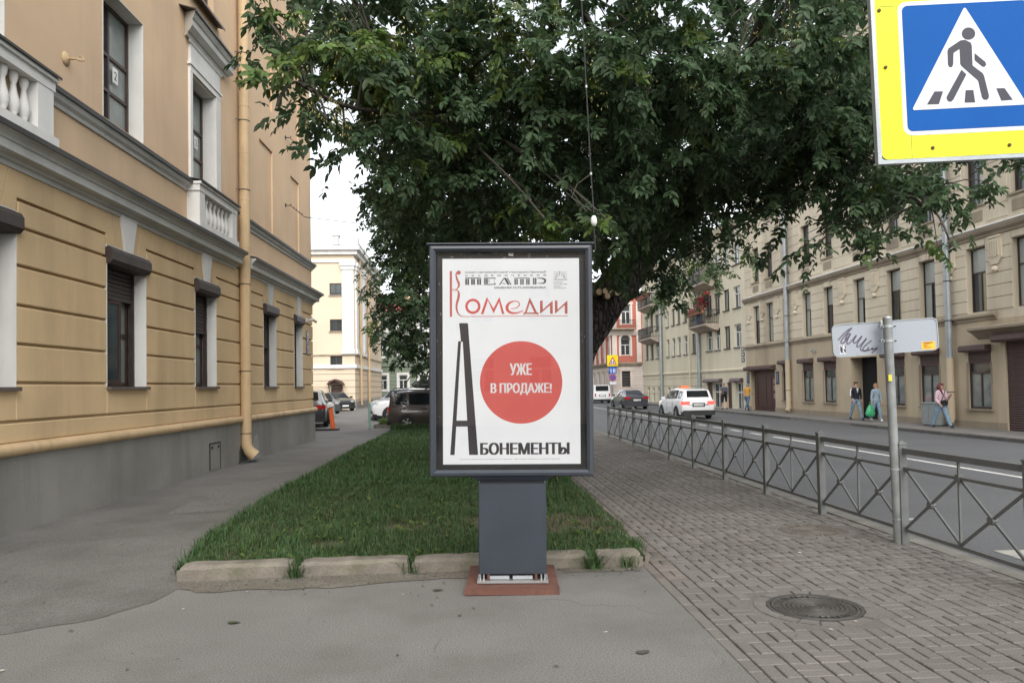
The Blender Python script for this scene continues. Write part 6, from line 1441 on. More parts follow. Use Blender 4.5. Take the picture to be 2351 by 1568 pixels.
# ------------------------------------------------------------------ hanging cable with insulator behind the stand
cb = thing('hanging_cable', 'thin cable with a white egg insulator hanging above the poster stand corner', 'cable', CABLE[0])
P = [Vector(p)-Vector(CABLE[0]) for p in CABLE]; end = Vector((1.09, 6.64, 2.93))-Vector(CABLE[0])
MB().tube([P[0]+Vector((-0.05, 0.3, 2.6))]+P[:5], 0.006, 5).build('cable', M_iron, cb); MB().tube([P[5], P[6], end], 0.006, 5).build('lower_cable', M_iron, cb)
c_ = (P[4]+P[5])/2
smooth_angle(MB().lathe([(0.0, -0.05), (0.014, -0.047), (0.027, -0.022), (0.029, 0.0), (0.026, 0.022), (0.015, 0.044), (0.0, 0.048)], 14, o=tuple(c_), caps=False).build('insulator', M_whitew, cb), 60)
MB().tube([P[3], P[3]+Vector((-0.12, 0.05, -0.08)), P[3]+Vector((-0.17, 0.05, -0.2)), P[4]+Vector((-0.02, 0, 0.02))], 0.005, 5).build('loose_wire', M_twig, cb)
for k in (1, 2, 3): MB().lathe([(0.0, -0.02), (0.011, -0.01), (0.011, 0.01), (0.0, 0.02)], 6, o=tuple(P[k]), caps=False).build('clamp', M_galv, cb)

# ------------------------------------------------------------------ pedestrian crossing sign
M_syel = pmat('fluorescent yellow film', (0.66, 0.70, 0.012), rough=0.5, var=0.03, scale=3, bump=0.12, bscale=250, fine=0.03)
M_sblue = pmat('sign blue film', (0.004, 0.085, 0.33), spec=0.15, rough=0.6, var=0.05, scale=3, bump=0.1, bscale=250, fine=0.06, fscale=300)
M_swhite = pmat('sign white film', (0.64, 0.65, 0.68), rough=0.6, var=0.02, scale=3, bump=0.1, bscale=250, fine=0.02)
M_sblack = pmat('sign dark print', (0.035, 0.035, 0.05), rough=0.5, bump=0, fine=0)
PSg = thing('crossing_sign', 'large blue and yellow pedestrian crossing sign at the upper right', 'road sign', (2.55, 3.61, 3.32))
cm = cam.matrix_world.to_3x3(); sgM = Matrix.Translation((2.55, 3.61, 3.32)) @ (cm @ Matrix.Rotation(R(-90), 3, 'X')).to_4x4() @ Matrix.Rotation(-0.05, 4, 'Y')
PSg.matrix_world = sgM
def rrect(h, r, y, n=6, hz=None):
    hz = hz or h; out = []
    for cx, cz, a0 in ((h-r, -(hz-r), -90), (h-r, hz-r, 0), (-(h-r), hz-r, 90), (-(h-r), -(hz-r), 180)):
        for k in range(n+1): a = R(a0+90*k/n); out.append((cx+r*math.cos(a), cz+r*math.sin(a)))
    return out
MB().prism(rrect(0.452, 0.035, 0), -0.002, 0.004, 'y').build('yellow_panel', M_syel, PSg)
fr = MB()
for a in (('x', -1), ('x', 1)): fr.box(min(a[1]*0.456, a[1]*0.476), max(a[1]*0.456, a[1]*0.476), -0.012, 0.022, -0.476, 0.476)
for s in (-1, 1): fr.box(-0.456, 0.456, -0.012, 0.022, min(s*0.456, s*0.476), max(s*0.456, s*0.476))
fr.build('steel_frame', M_galv, PSg); MB().box(-0.455, 0.455, 0.005, 0.012, -0.455, 0.455).build('back_plate', M_galv, PSg)
MB().prism(rrect(0.337, 0.045, 0), -0.0035, -0.0022, 'y').build('white_border', M_swhite, PSg)
MB().prism(rrect(0.316, 0.028, 0), -0.005, -0.0037, 'y').build('blue_panel', M_sblue, PSg)
tr_ = [(0.0, 0.298), (-0.291, -0.211), (0.291, -0.211)]
def rpoly(P, r):
    out = []; n = len(P)
    for k in range(n):
        p, a, b = Vector(P[k]), Vector(P[k-1]), Vector(P[(k+1) % n]); u, v = (a-p).normalized(), (b-p).normalized()
        for t in (0, .25, .5, .75, 1): q0 = p+u*r; q1 = p+v*r; out.append(tuple(q0*(1-t)**2+p*2*t*(1-t)+q1*t*t))
    return out
MB().prism(rpoly(tr_, 0.016), -0.0065, -0.0052, 'y').build('white_triangle', M_swhite, PSg)
def flatp(name, pts, mat=M_sblack, r=0.006):
    P = rpoly(pts, r) if r else pts
    return MB().prism(P, -0.008, -0.0067, 'y').build(name, mat, PSg)
from mathutils.geometry import tessellate_polygon
def flat_tess(name, pts, y0, mat, parent):
    tr = tessellate_polygon([[Vector((p[0], p[1], 0)) for p in pts]]); mb = MB(); mb.v = [(p[0], y0, p[1]) for p in pts]; mb.f = [tuple(t) for t in tr]; mb.m = [0]*len(mb.f); return mb.build(name, mat, parent)
flat_tess('walking_figure', rpoly(SIGN_TORSO, 0.004), -0.0074, M_sblack, PSg); flat_tess('figure_arm', rpoly(SIGN_ARM, 0.004), -0.0074, M_sblack, PSg); flat_tess('figure_leg', rpoly(SIGN_LEG, 0.004), -0.0074, M_sblack, PSg)
hd_ = MB(); disc(hd_, SIGN_HEAD[0][0], SIGN_HEAD[0][1], 0.034, -0.0074, 28, r2=0.031); hd_.build('figure_head', M_sblack, PSg)
for s in (SIGN_S1, SIGN_S2, SIGN_S3): flat_tess('crossing_bar', s, -0.0074, M_sblack, PSg)
M_screw = pmat('rusty screw', (0.10, 0.05, 0.02), rough=0.7)
for (x, z) in SIGN_SCREWS+[(-0.43, 0.3), (0.43, -0.01), (0.43, 0.3)]: o = MB().lathe([(0.009, 0), (0.009, 0.004), (0.004, 0.006)], 10).build('screw', M_screw, PSg); o.location = (x, -0.003, z); o.rotation_euler = (R(90), 0, 0)
se = MB()
for a in ((-0.456, -0.337, 0.337+0.0), ): se.box(-0.452, -0.337, -0.0028, -0.002, 0.318, 0.3195)
se.box(-0.30, -0.2985, -0.0028, -0.002, -0.452, -0.337); se.build('film_seam', M_sblack, PSg)
po = MB().tube([(0.62, 0.14, -3.6), (0.62, 0.14, 1.2)], 0.055, 14).build('pole', M_galv, PSg); smooth_angle(po, 40)
for z in (-0.3, 0.3): MB().box(-0.45, 0.66, 0.023, 0.06, z-0.02, z+0.02).build('bracket', M_galv, PSg); MB().box(0.56, 0.68, 0.06, 0.2, z-0.02, z+0.02).build('clamp', M_galv, PSg)

# ------------------------------------------------------------------ back of a road sign on a leaning pole
RSn = thing('road_sign_back', 'white back of a wide road sign with black scrawl on a leaning grey pole', 'road sign', (4.59, 7.83, 0))
top, base = Vector((4.505, 7.77, 2.40)), Vector((4.59, 7.83, 0)); d_ = top-base
M_conc = pmat('weathered zinc', (0.24, 0.25, 0.245), rough=0.6, var=0.25, scale=5, metal=0.25, bump=0.2, bscale=60, grime=(0.13, 0.12, 0.1), gscale=6, gamt=0.7, streak=True)
smooth_angle(MB().tube([Vector((0, 0, -0.1)), d_*0.5, d_], 0.046, 18).build('pole', M_conc, RSn), 40); smooth_angle(MB().tube([d_, d_*1.006], [0.047, 0.04], 18).build('pole_cap', M_galv, RSn), 40)
BC = Vector((4.545, 7.89, 2.2))-base
bm = Matrix.Translation(BC) @ (cm @ Matrix.Rotation(R(-90), 3, 'X')).to_4x4() @ Matrix.Rotation(-0.074, 4, 'Y')
M_board = pmat('sign back paint', (0.31, 0.335, 0.37), rough=0.55, var=0.05, scale=2, bump=0.05, grime=(0.25, 0.27, 0.3), gscale=2, gamt=0.4)
bd = MB().prism(rrect(0.572, 0.06, 0, hz=0.175), 0.0, 0.008, 'y').build('sign_plate', M_board, RSn); bd.matrix_local = bm
rimm = MB(); rp = rrect(0.574, 0.062, 0, hz=0.177); ri = rrect(0.566, 0.055, 0, hz=0.169)
for k in range(len(rp)): j = (k+1) % len(rp); rimm.quad((ri[k][0], -0.007, ri[k][1]), (rp[k][0], -0.007, rp[k][1]), (rp[j][0], -0.007, rp[j][1]), (ri[j][0], -0.007, ri[j][1])); rimm.quad((rp[k][0], -0.007, rp[k][1]), (rp[k][0], 0.012, rp[k][1]), (rp[j][0], 0.012, rp[j][1]), (rp[j][0], -0.007, rp[j][1]))
rimm.build('rim', M_galv, bd)
tg = MB()
for s in TAG_STROKES: stroke(tg, s, 0.016, -0.0012)
M_tagm = pmat('marker ink', (0.11, 0.10, 0.135), rough=0.6, bump=0, var=0.2, scale=20); tg.build('marker_scrawl', M_tagm, bd)
s0, s1, y0_, y1_ = BOARD_ST[:4]
MB().box(s0[0], s1[0], -0.0012, -0.0002, s1[1], s0[1]).build('sticker', M_swhite, bd)
sk = MB(); rr = random.Random(8)
w_, h_ = s1[0]-s0[0], s0[1]-s1[1]
for P_ in ([(.1, .95), (.5, .7), (.45, .2), (.15, .1), (.05, .5)], [(.55, .6), (.75, .15), (.95, .1), (1, .95), (.8, .98), (.85, .5)], [(.4, .1), (.6, .05), (.5, .3)], [(.2, .9), (.55, .95), (.6, .8)]):
    sk.poly([(s0[0]+w_*a, -0.002, s1[1]+h_*b) for a, b in P_])
sk.build('sticker_print', M_sblack, bd)
M_stk = pmat('orange sticker', (0.75, 0.42, 0.03), rough=0.5, var=0.06)
MB().box(y0_[0], y1_[0], -0.0012, -0.0002, y1_[1], y0_[1]).build('sticker', M_stk, bd)
sk = MB()
for q in range(4): sk.box(y0_[0]+0.02, y0_[0]+(0.12, 0.09, 0.06, 0.10)[q], -0.002, -0.0013, y0_[1]-0.018-q*0.016, y0_[1]-0.010-q*0.016+(0.004 if q == 0 else 0))
tag(sk.build('sticker_print', pmat('dark orange print', (0.22, 0.07, 0.01)), bd), kind='stuff')
for z in (2.31, 2.155):
    t = z/2.4; p = d_*t; c_ = MB(); c_.tube([p-Vector((0, 0, .014)), p+Vector((0, 0, .014))], 0.0505, 16); c_.box(p.x-0.085, p.x+0.085, p.y-0.012, p.y+0.03, p.z-0.013, p.z+0.013); smooth_angle(c_.build('clamp', M_galv, RSn), 40)
    for s in (-1, 1): MB().tube([p+Vector((s*0.07, -0.03, 0)), p+Vector((s*0.07, 0.02, 0))], 0.008, 6).build('bolt', M_iron, RSn)
MB().box(BC.x-0.055, BC.x+0.045, BC.y-0.02, BC.y-0.012, 2.31, 2.385).build('mount_plate', M_whitew, RSn)
p = d_*0.74; MB().box(p.x-0.048, p.x-0.01, p.y-0.052, p.y-0.046, p.z-0.05, p.z+0.02).build('sticker', pmat('torn yellow sticker', (0.6, 0.5, 0.06)), RSn)
for z in (0.25, 0.78):
    p = d_*(z/2.4); smooth_angle(MB().tube([p, p+Vector((0, 0, .02))], 0.05, 14).build('strap', M_galv, RSn), 40); MB().box(p.x, p.x+0.16, p.y-0.05, p.y-0.04, p.z, p.z+0.018).build('strap', M_galv, RSn)

# ------------------------------------------------------------------ pedestrian fence along the kerb
M_fence = pmat('grey fence paint', (0.15, 0.155, 0.15), rough=0.55, var=0.2, scale=4, bump=0.1, bscale=40, grime=(0.05, 0.045, 0.04), gscale=4, gamt=0.6, metal=0.2)
FN = thing('street_fence', 'grey metal street fence with crossed bars between the brick pavement and road', 'fence', (4.64, 0, 0))
py_ = [24.36-1.84*k for k in range(12)]
pm_ = None
def fpart(name, src, mk, loc, rot=(0, 0, 0)):
    if src is None: o = mk().build(name, M_fence, FN)
    else: o = inst(src, FN)
    o.location = loc; o.rotation_euler = rot; return o
post = cap = tr = mr_ = br = cb_ = kn = st_ = dg = dg2 = None
H2 = 0.92-0.08
for k, y in enumerate(py_):
    o = fpart('post', post, lambda: MB().box(-0.04, 0.04, -0.04, 0.04, -0.05, 1.05), (rng.uniform(-.01, .01), y, 0), (rng.uniform(-.008, .008), rng.uniform(-.008, .008), 0)); post = post or o
    if cap is None: cap = MB().lathe([(0.066, 0), (0.066, 0.012), (0.0, 0.045)], 4, caps=False).build('post_cap', M_fence, o); cap.rotation_euler = (0, 0, R(45)); cap.location = (0, 0, 1.05)
    else: inst(cap, o, (0, 0, 1.05), (0, 0, R(45)))
    if k == len(py_)-1: break
    c = y-0.92
    o = fpart('top_rail', tr, lambda: MB().box(-0.025, 0.025, -0.88, 0.88, -0.03, 0.03), (0, c, 0.985)); tr = tr or o
    o = fpart('middle_rail', mr_, lambda: MB().box(-0.014, 0.014, -0.88, 0.88, -0.014, 0.014), (0, c, 0.80)); mr_ = mr_ or o
    o = fpart('bottom_rail', br, lambda: MB().box(-0.017, 0.017, -0.88, 0.88, -0.017, 0.017), (0, c, 0.15)); br = br or o
    o = fpart('centre_bar', cb_, lambda: MB().box(-0.010, 0.010, -0.010, 0.010, 0.167, 0.955), (0, c, 0)); cb_ = cb_ or o
    o = fpart('collar', st_, lambda: MB().box(-0.022, 0.022, -0.028, 0.028, 0.765, 0.835), (0, c, 0)); st_ = st_ or o
    for s in (-1, 1):
        yc = c+s*0.44
        for f in (-1, 1):
            key = dg if f > 0 else dg2
            def mk(f=f): return MB().bar((0.008*f, -0.43, 0.17 if f > 0 else 0.79), (0.008*f, 0.43, 0.79 if f > 0 else 0.17), 0.024, 0.018, up=(1, 0, 0))
            o = fpart('diagonal_bar', key, mk, (0, yc, 0))
            if f > 0: dg = dg or o
            else: dg2 = dg2 or o
        o = fpart('knot', kn, lambda: MB().tube([(-0.026, 0, 0), (0.026, 0, 0)], 0.04, 10), (0, yc, 0.48)); kn = kn or o

# ------------------------------------------------------------------ manhole covers with their rings of small stones
M_cast = pmat('cast iron', (0.085, 0.079, 0.072), rough=0.6, var=0.2, scale=10, metal=0.4, bump=0.2, bscale=80, grime=(0.10, 0.09, 0.075), gscale=8, gamt=0.5)
M_castd = pmat('dusty cast iron', (0.13, 0.115, 0.098), rough=0.85, var=0.2, scale=10, bump=0.3, bscale=80, grime=(0.17, 0.15, 0.125), gscale=6, gamt=0.7)
for (x, y, r_, m_, lab) in ((2.67, 5.73, 0.325, M_cast, 'dark cast iron manhole cover with concentric rings near the pavement edge'), (4.02, 8.62, 0.345, M_castd, 'dusty worn manhole cover farther off beside the fence')):
    t = thing('manhole_cover', lab, 'manhole', (x, y, -0.004), 0.4)
    c_ = MB(); prof = [(0.0, 0.006), (0.02, 0.006)]
    for k in range(1, 7): rr0 = r_*(0.08+k*0.105); prof += [(rr0-0.012, 0.0), (rr0-0.008, 0.007), (rr0+0.008, 0.007), (rr0+0.012, 0.0)]
    prof += [(r_*0.92, 0.0), (r_*0.93, 0.008), (r_*0.985, 0.008), (r_, 0.0), (r_, -0.05)]
    c_.lathe(prof, 48, caps=False); cv = c_.build('lid', m_, t)
    tt = MB()
    for k in range(36): a = 2*math.pi*k/36; tt.bar((r_*0.76*math.cos(a), r_*0.76*math.sin(a), 0.004), (r_*0.90*math.cos(a+0.05*(k % 2)), r_*0.90*math.sin(a+0.05*(k % 2)), 0.004), 0.012, 0.008)
    tag(tt.build('rim_teeth', m_, cv), kind='stuff')
    MB().lathe([(r_+0.004, -0.05), (r_+0.004, 0.004), (r_+0.03, 0.004), (r_+0.03, -0.05)], 48, caps=False).build('frame', m_, t)
    n = 18; ro, rin = r_+0.13, r_+0.038; w0 = None
    for k in range(n):
        if w0 is None:
            a = 2*math.pi/n/2-0.012; mb = MB(); mb.prism([(rin*math.cos(-a), rin*math.sin(-a)), (ro*math.cos(-a), ro*math.sin(-a)), (ro*math.cos(a), ro*math.sin(a)), (rin*math.cos(a), rin*math.sin(a))], -0.05, 0.0, 'z'); o = w0 = mb.build('paving_stone', M_brick, brick_pave)
        else: o = inst(w0, brick_pave)
        o.location = (x, y, rng.uniform(-.004, .003)); o.rotation_euler = (0, 0, 2*math.pi*k/n)
    fl_ = MB(); ring(fl_, 0, 0, ro-0.02, ro+0.2, n=32); fl_.v = [(v[0]+x, v[2]+y, -0.007) for v in fl_.v]; tag(fl_.build('mortar_ring', M_brick, brick_pave), kind='stuff')
# ------------------------------------------------------------------ cars
def paint(name, col, metal=0.0): return pmat(name, col, rough=0.28, var=0.03, scale=1, bump=0, spec=0.5, metal=metal, coat=0.7, fine=0, grime=(0.1, 0.095, 0.085), gscale=1.5, gamt=0.12)
M_tyre = pmat('tyre rubber', (0.018, 0.018, 0.018), rough=0.85, var=0.2)
M_rim = pmat('alloy rim', (0.45, 0.45, 0.46), rough=0.35, metal=0.6, var=0.1)
M_clad = pmat('black cladding', (0.02, 0.02, 0.021), rough=0.6, var=0.1)
M_cglass = glassmat('car glass', (0.012, 0.015, 0.017), rough=0.04, spec=0.35)
M_tail = pmat('red lamp', (0.35, 0.012, 0.015), rough=0.15, var=0.1, bump=0, spec=0.6)
M_taillit = pmat('lit red lamp', (0.9, 0.05, 0.04), rough=0.2, bump=0, emit=1.2, fine=0)
M_lamp = pmat('clear lamp', (0.42, 0.44, 0.46), rough=0.12, var=0.2, bump=0, spec=0.7)
M_chrome = pmat('chrome', (0.6, 0.6, 0.6), rough=0.15, metal=0.9, var=0.05)
M_lplate = pmat('licence plate white', (0.7, 0.7, 0.68), rough=0.5, fine=0)
M_orange = pmat('orange plastic', (0.75, 0.14, 0.03), rough=0.45, var=0.06)
TYPES = {
 'suv': dict(L=4.5, W=1.85, H=1.68, wb=2.65, fr=0.88, r=0.35, st=[(0, .36, .42, .45, .80, .72), (.025, .27, .50, .53, .92, .82), (.10, .22, .575, .605, .985, .84), (.26, .21, .61, .645, 1, .84), (.40, .2, .615, .955, 1, .735), (.56, .2, .62, 1.0, 1, .745), (.80, .2, .63, .985, 1, .735), (.935, .22, .63, .945, .99, .72), (.985, .3, .60, .66, .95, .80), (1, .42, .50, .54, .86, .78)], cowl=3, wst=4, rt=7, rb=8),
 'box': dict(L=4.25, W=1.8, H=1.70, wb=2.58, fr=0.85, r=0.33, st=[(0, .36, .42, .45, .82, .74), (.025, .27, .50, .53, .93, .84), (.10, .22, .565, .595, .985, .86), (.25, .21, .60, .635, 1, .86), (.385, .2, .605, .955, 1, .80), (.56, .2, .61, 1.0, 1, .81), (.80, .2, .61, .99, 1, .81), (.955, .22, .61, .965, .99, .80), (.985, .3, .60, .64, .96, .82), (1, .42, .52, .55, .90, .82)], cowl=3, wst=4, rt=7, rb=8),
 'sedan': dict(L=4.85, W=1.87, H=1.47, wb=2.9, fr=0.9, r=0.34, st=[(0, .33, .42, .45, .80, .72), (.02, .24, .50, .53, .92, .82), (.10, .19, .60, .625, .985, .84), (.28, .18, .64, .675, 1, .82), (.42, .18, .645, .965, 1, .68), (.55, .18, .65, 1.0, 1, .68), (.69, .18, .665, .965, 1, .665), (.845, .2, .675, .735, .99, .78), (.965, .26, .665, .725, .95, .80), (1, .38, .55, .60, .86, .76)], cowl=3, wst=4, rt=6, rb=7),
 'hatch': dict(L=4.3, W=1.8, H=1.48, wb=2.62, fr=0.86, r=0.32, st=[(0, .33, .42, .45, .80, .72), (.025, .24, .52, .55, .92, .82), (.10, .2, .60, .63, .985, .84), (.25, .19, .65, .685, 1, .83), (.41, .18, .655, .965, 1, .71), (.58, .18, .66, 1.0, 1, .72), (.80, .18, .67, .965, 1, .70), (.92, .2, .68, .88, .99, .69), (.975, .28, .66, .70, .95, .78), (1, .38, .52, .56, .86, .76)], cowl=3, wst=4, rt=7, rb=8),
 'van': dict(L=4.4, W=1.85, H=1.85, wb=2.7, fr=0.8, r=0.32, st=[(0, .32, .38, .41, .82, .74), (.025, .25, .45, .48, .93, .84), (.10, .2, .52, .55, .985, .86), (.19, .19, .56, .595, 1, .86), (.34, .18, .56, .95, 1, .82), (.48, .18, .56, 1.0, 1, .84), (.80, .18, .56, 1.0, 1, .84), (.965, .2, .56, .985, .99, .84), (.99, .26, .54, .60, .98, .86), (1, .34, .44, .48, .95, .84)], cowl=3, wst=4, rt=7, rb=8)}
def wheel_mb(r):
    t = MB(); t.lathe([(r*0.62, -0.105), (r*0.9, -0.11), (r, -0.07), (r, 0.07), (r*0.9, 0.11), (r*0.62, 0.105)], 28, caps=False)
    rim = MB(); rim.lathe([(r*0.66, -0.10), (r*0.66, 0.075), (r*0.60, 0.09)], 28, caps=False); rim.lathe([(0.0, 0.07), (r*0.13, 0.075), (r*0.15, 0.05)], 12, caps=False)
    for k in range(5):
        for d in (-0.13, 0.13): a = 2*math.pi*k/5; rim.bar((r*0.10*math.cos(a), r*0.10*math.sin(a), 0.06), (r*0.63*math.cos(a+d), r*0.63*math.sin(a+d), 0.078), r*0.10, 0.03, up=(0, 0, 1))
    bk = MB(); bk.lathe([(0.0, 0.0), (r*0.63, 0.0)], 20, caps=False)
    return t, rim, bk
def make_car(name, label, loc, heading, typ, pm, group=None, tail=None, lights=True, plate='', roofbox=False, taxi=False, clad=True, rails=False, scale=1.0, whiteplate=True, rim=None, cat='car', white_hi=False):
    """nose along local +x; heading = direction of the nose, degrees from +x"""
    S = TYPES[typ]; L, W, H, r = S['L'], S['W'], S['H'], S['r']
    root = thing(name, label, cat, loc, R(heading), group); root.scale = (scale,)*3
    rings = []
    for (t, zb, zl, zt, wl, wt) in S['st']:
        x = L/2-t*L; w = W/2*wl; wT = W/2*wt; zl *= H; zt *= H
        nose = 0
        sh = min(0.035, max(0.0, (zt-zl)*0.2))
        rings.append([(x, -w*0.82, zb), (x, -w*0.97, zb+0.06), (x, -w, zb+(zl-zb)*0.45), (x, -w*0.985, zl-0.06), (x, -w*0.95, zl), (x, -wT-0.02, zt-0.07 if zt-zl > .2 else zt-sh), (x, -wT*0.9, zt-0.015), (x, -wT*0.45, zt+0.004),
                      (x, wT*0.45, zt+0.004), (x, wT*0.9, zt-0.015), (x, wT+0.02, zt-0.07 if zt-zl > .2 else zt-sh), (x, w*0.95, zl), (x, w*0.985, zl-0.06), (x, w, zb+(zl-zb)*0.45), (x, w*0.97, zb+0.06), (x, w*0.82, zb)])
    mb = MB(); n = 16
    for g_ in rings: mb.v += g_
    for k in range(len(rings)-1):
        for q in range(n):
            j = (q+1) % n; mb.f.append((k*n+q, (k+1)*n+q, (k+1)*n+j, k*n+j)); mb.m.append(1 if (clad and q in (0, 14, 15)) else 0)
    mb.f.append(tuple(range(n))); mb.f.append(tuple((len(rings)-1)*n+q for q in range(n-1, -1, -1))); mb.m += [0, 0]
    body = mb.build('body', [pm, M_clad], root); smooth_angle(body, 28)
    def lerp(a, b, t): return tuple(a[i]+(b[i]-a[i])*t for i in range(3))
    def patch(nm, k0, k1, q0, q1, u0, u1, v0, v1, mat, out=0.008, parent=root):
        """piece lying on the body skin between two stations and two ring points"""
        P = [lerp(lerp(rings[k0][q0], rings[k1][q0], u), lerp(rings[k0][q1], rings[k1][q1], u), v) for u, v in ((u0, v0), (u1, v0), (u1, v1), (u0, v1))]
        a, b, c = Vector(P[0]), Vector(P[1]), Vector(P[3]); nn = (b-a).cross(c-a).normalized(); ctr = Vector((0, 0, H*0.45))
        if nn.dot(a-ctr) < 0: nn = -nn
        Q = [Vector(p)+nn*out for p in P]; B = [Vector(p)-nn*0.012 for p in P]; m_ = MB(); m_.poly(Q); 
        for i in range(4): j = (i+1) % 4; m_.quad(Q[i], B[i], B[j], Q[j])
        return m_.build(nm, mat, parent)
    c, w, t, b = S['cowl'], S['wst'], S['rt'], S['rb']
    patch('windscreen', c, w, 6, 9, 0.12, 0.97, 0.02, 0.98, M_cglass, out=0.024); patch('rear_window', t, b, 6, 9, 0.08, 0.80 if typ != 'sedan' else 0.92, 0.04, 0.96, M_cglass, out=0.024)
    for (q0, q1) in ((4, 5), (11, 10)):
        if typ == 'van': segs = [(w-1, w, 0.75, 1.0), (w, w+1, 0.03, 0.9)]
        else: segs = [(w, w+1, 0.03, 0.97), (w+1, w+2, 0.03, 0.92)] + ([(t-1, t, 0.05, 0.85)] if typ in ('suv', 'box', 'hatch') and t-1 > w+1 else [])
        for (k0, k1, u0, u1) in segs: patch('side_window', k0, k1, q0, q1, u0, u1, 0.10, 0.93, M_cglass)
        if typ != 'van':   # quarter glass ahead of the first door
            A_ = [lerp(rings[c][q0], rings[w][q0], .45), rings[w][q0], rings[w][q1]]; sy = 1 if q0 == 11 else -1
            P = [Vector(lerp(A_[0], A_[1], .1))+Vector((0, sy*.006, .05)), Vector(A_[1])+Vector((0, sy*.006, .05)), Vector(lerp(A_[1], A_[2], .88))+Vector((0, sy*.008, 0))]
            MB().poly(P).build('quarter_window', M_cglass, root)
        m_ = MB(); x = L/2-S['st'][w][0]*L-0.1; yy = (W/2*0.97)*(1 if q0 == 11 else -1); zz = S['st'][w][2]*H-0.11
        for hx in (x-0.95, x-1.85 if typ != 'van' else x-1.0): MB().box(hx-0.1, hx+0.1, yy-0.02 if yy < 0 else yy-0.0, yy+0.0 if yy < 0 else yy+0.02, zz-0.015, zz+0.02).build('door_handle', M_clad if typ == 'box' else pm, root)
        for hx in (x+0.02, x-0.98): MB().box(hx-0.006, hx+0.006, (W/2*1.001)*(1 if yy > 0 else -1)-0.004, (W/2*1.001)*(1 if yy > 0 else -1)+0.004, 0.36, zz).build('door_gap', M_clad, root)
        o = MB().prism([(0, 0), (0.22, 0.01), (0.22, 0.13), (0.04, 0.15)], -0.05, 0.08, 'x').build('mirror', pm, root); o.location = (L/2-S['st'][c][0]*L-0.22, (W/2*.93) if yy > 0 else -(W/2*.93), S['st'][w][2]*H+0.02); o.scale = (1, 1 if yy > 0 else -1, 1)
    xf, xr = L/2-S['fr'], L/2-S['fr']-S['wb']
    tm_, rm_, bm_ = wheel_mb(r); w0 = None
    for sx in (xf, xr):
        for sy in (-1, 1):
            ar = MB(); R0 = r+0.055; pts = [(R0*math.cos(a), R0*math.sin(a)) for a in [R(-12+204*k/16) for k in range(17)]]
            yin, yout = W/2-0.03, W/2+0.006
            ar.prism([(p[0], p[1]) for p in pts], min(sy*yin, sy*yout), max(sy*yin, sy*yout), 'y'); a_ = ar.build('wheel_arch', M_clad, root, loc=(sx, 0, r))
            if w0 is None:
                w0 = tm_.build('wheel', M_tyre, root); smooth_angle(w0, 35); q1 = rm_.build('rim', rim or M_rim, w0); smooth_angle(q1, 40); q2 = bm_.build('brake_disc', M_black, w0); wh = w0
            else:
                wh = w0.copy(); COL.objects.link(wh); wh.parent = root
                for ch in list(w0.children): d = ch.copy(); COL.objects.link(d); d.parent = wh
            wh.location = (sx, sy*(W/2-0.058), r); wh.rotation_euler = (R(-90*sy), 0, 0)
    tl = tail or M_tail; nS = len(rings)
    for (q0, q1) in ((3, 5), (12, 10)):
        P = []
        zl = S['st'][nS-2][2]*H; sy = -1 if q0 == 3 else 1; xb = -L/2
        tm2 = MB(); tm2.prism([(xb+0.30, sy*W*0.487), (xb+0.05, sy*W*0.476), (xb-0.012, sy*W*0.415), (xb-0.012, sy*W*(0.26 if typ in ('sedan', 'suv') else 0.36)), (xb+0.1, sy*W*0.30), (xb+0.28, sy*W*0.43)][::sy], zl-0.20 if typ not in ('box', 'van') else zl-0.32, zl-0.03 if typ not in ('box', 'van') else zl-0.02, 'z')
        tm2.build('taillight', tl, root)
        hz = S['st'][2][2]*H; h_ = MB(); h_.prism([(L/2-0.5, sy*W*0.478), (L/2-0.16, sy*W*0.455), (L/2-0.02, sy*W*0.36), (L/2-0.04, sy*W*0.24), (L/2-0.2, sy*W*0.26), (L/2-0.5, sy*W*0.42)][::-sy], hz-0.21, hz-0.06, 'z'); h_.build('headlight', M_lamp, root)
    MB().box(L/2-0.08, L/2+0.012, -W*0.2, W*0.2, H*0.31, H*0.43).build('grille', M_clad, root); MB().box(L/2-0.05, L/2+0.02, -0.26, 0.26, 0.36, 0.47).build('licence_plate', M_lplate, root)
    lp = MB().box(-L/2-0.022, -L/2+0.04, -0.27, 0.27, H*0.44 if typ != 'van' else H*0.40, H*0.44+0.12 if typ != 'van' else H*0.40+0.12).build('licence_plate', M_lplate, root)
    MB().box(-L/2-0.016, -L/2+0.04, -0.34, 0.34, H*0.44-0.05 if typ != 'van' else H*0.40-0.04, H*0.44+0.16 if typ != 'van' else H*0.40+0.15).build('plate_recess', M_clad, root)
    if plate:
        o = text_mesh(plate, 'plate_number', M_iron, None, 0, 0, 0.44, 0.07); o.parent = lp; o.matrix_local = Matrix.Translation((-L/2-0.024, 0.22, H*0.44+0.025)) @ Matrix.Rotation(R(-90), 4, 'Z')
    bz_ = MB(); bz_.prism([(-W*0.46, 0.24), (W*0.46, 0.24), (W*0.49, 0.42), (-W*0.49, 0.42)], -L/2-0.03, -L/2+0.25, 'x'); bz_.build('rear_bumper', M_clad if clad else pm, root)
    MB().prism([(-W*0.44, 0.2), (W*0.44, 0.2), (W*0.46, 0.36), (-W*0.46, 0.36)], L/2-0.22, L/2+0.01, 'x').build('front_bumper', M_clad if clad else pm, root)
    if rails:
        for sy in (-1, 1): MB().tube([(L*0.04, sy*W*0.36, H-0.06), (L*0.0, sy*W*0.36, H+0.035), (-L*0.38, sy*W*0.36, H+0.02), (-L*0.43, sy*W*0.36, H-0.07)], 0.022, 8).build('roof_rail', M_clad, root)
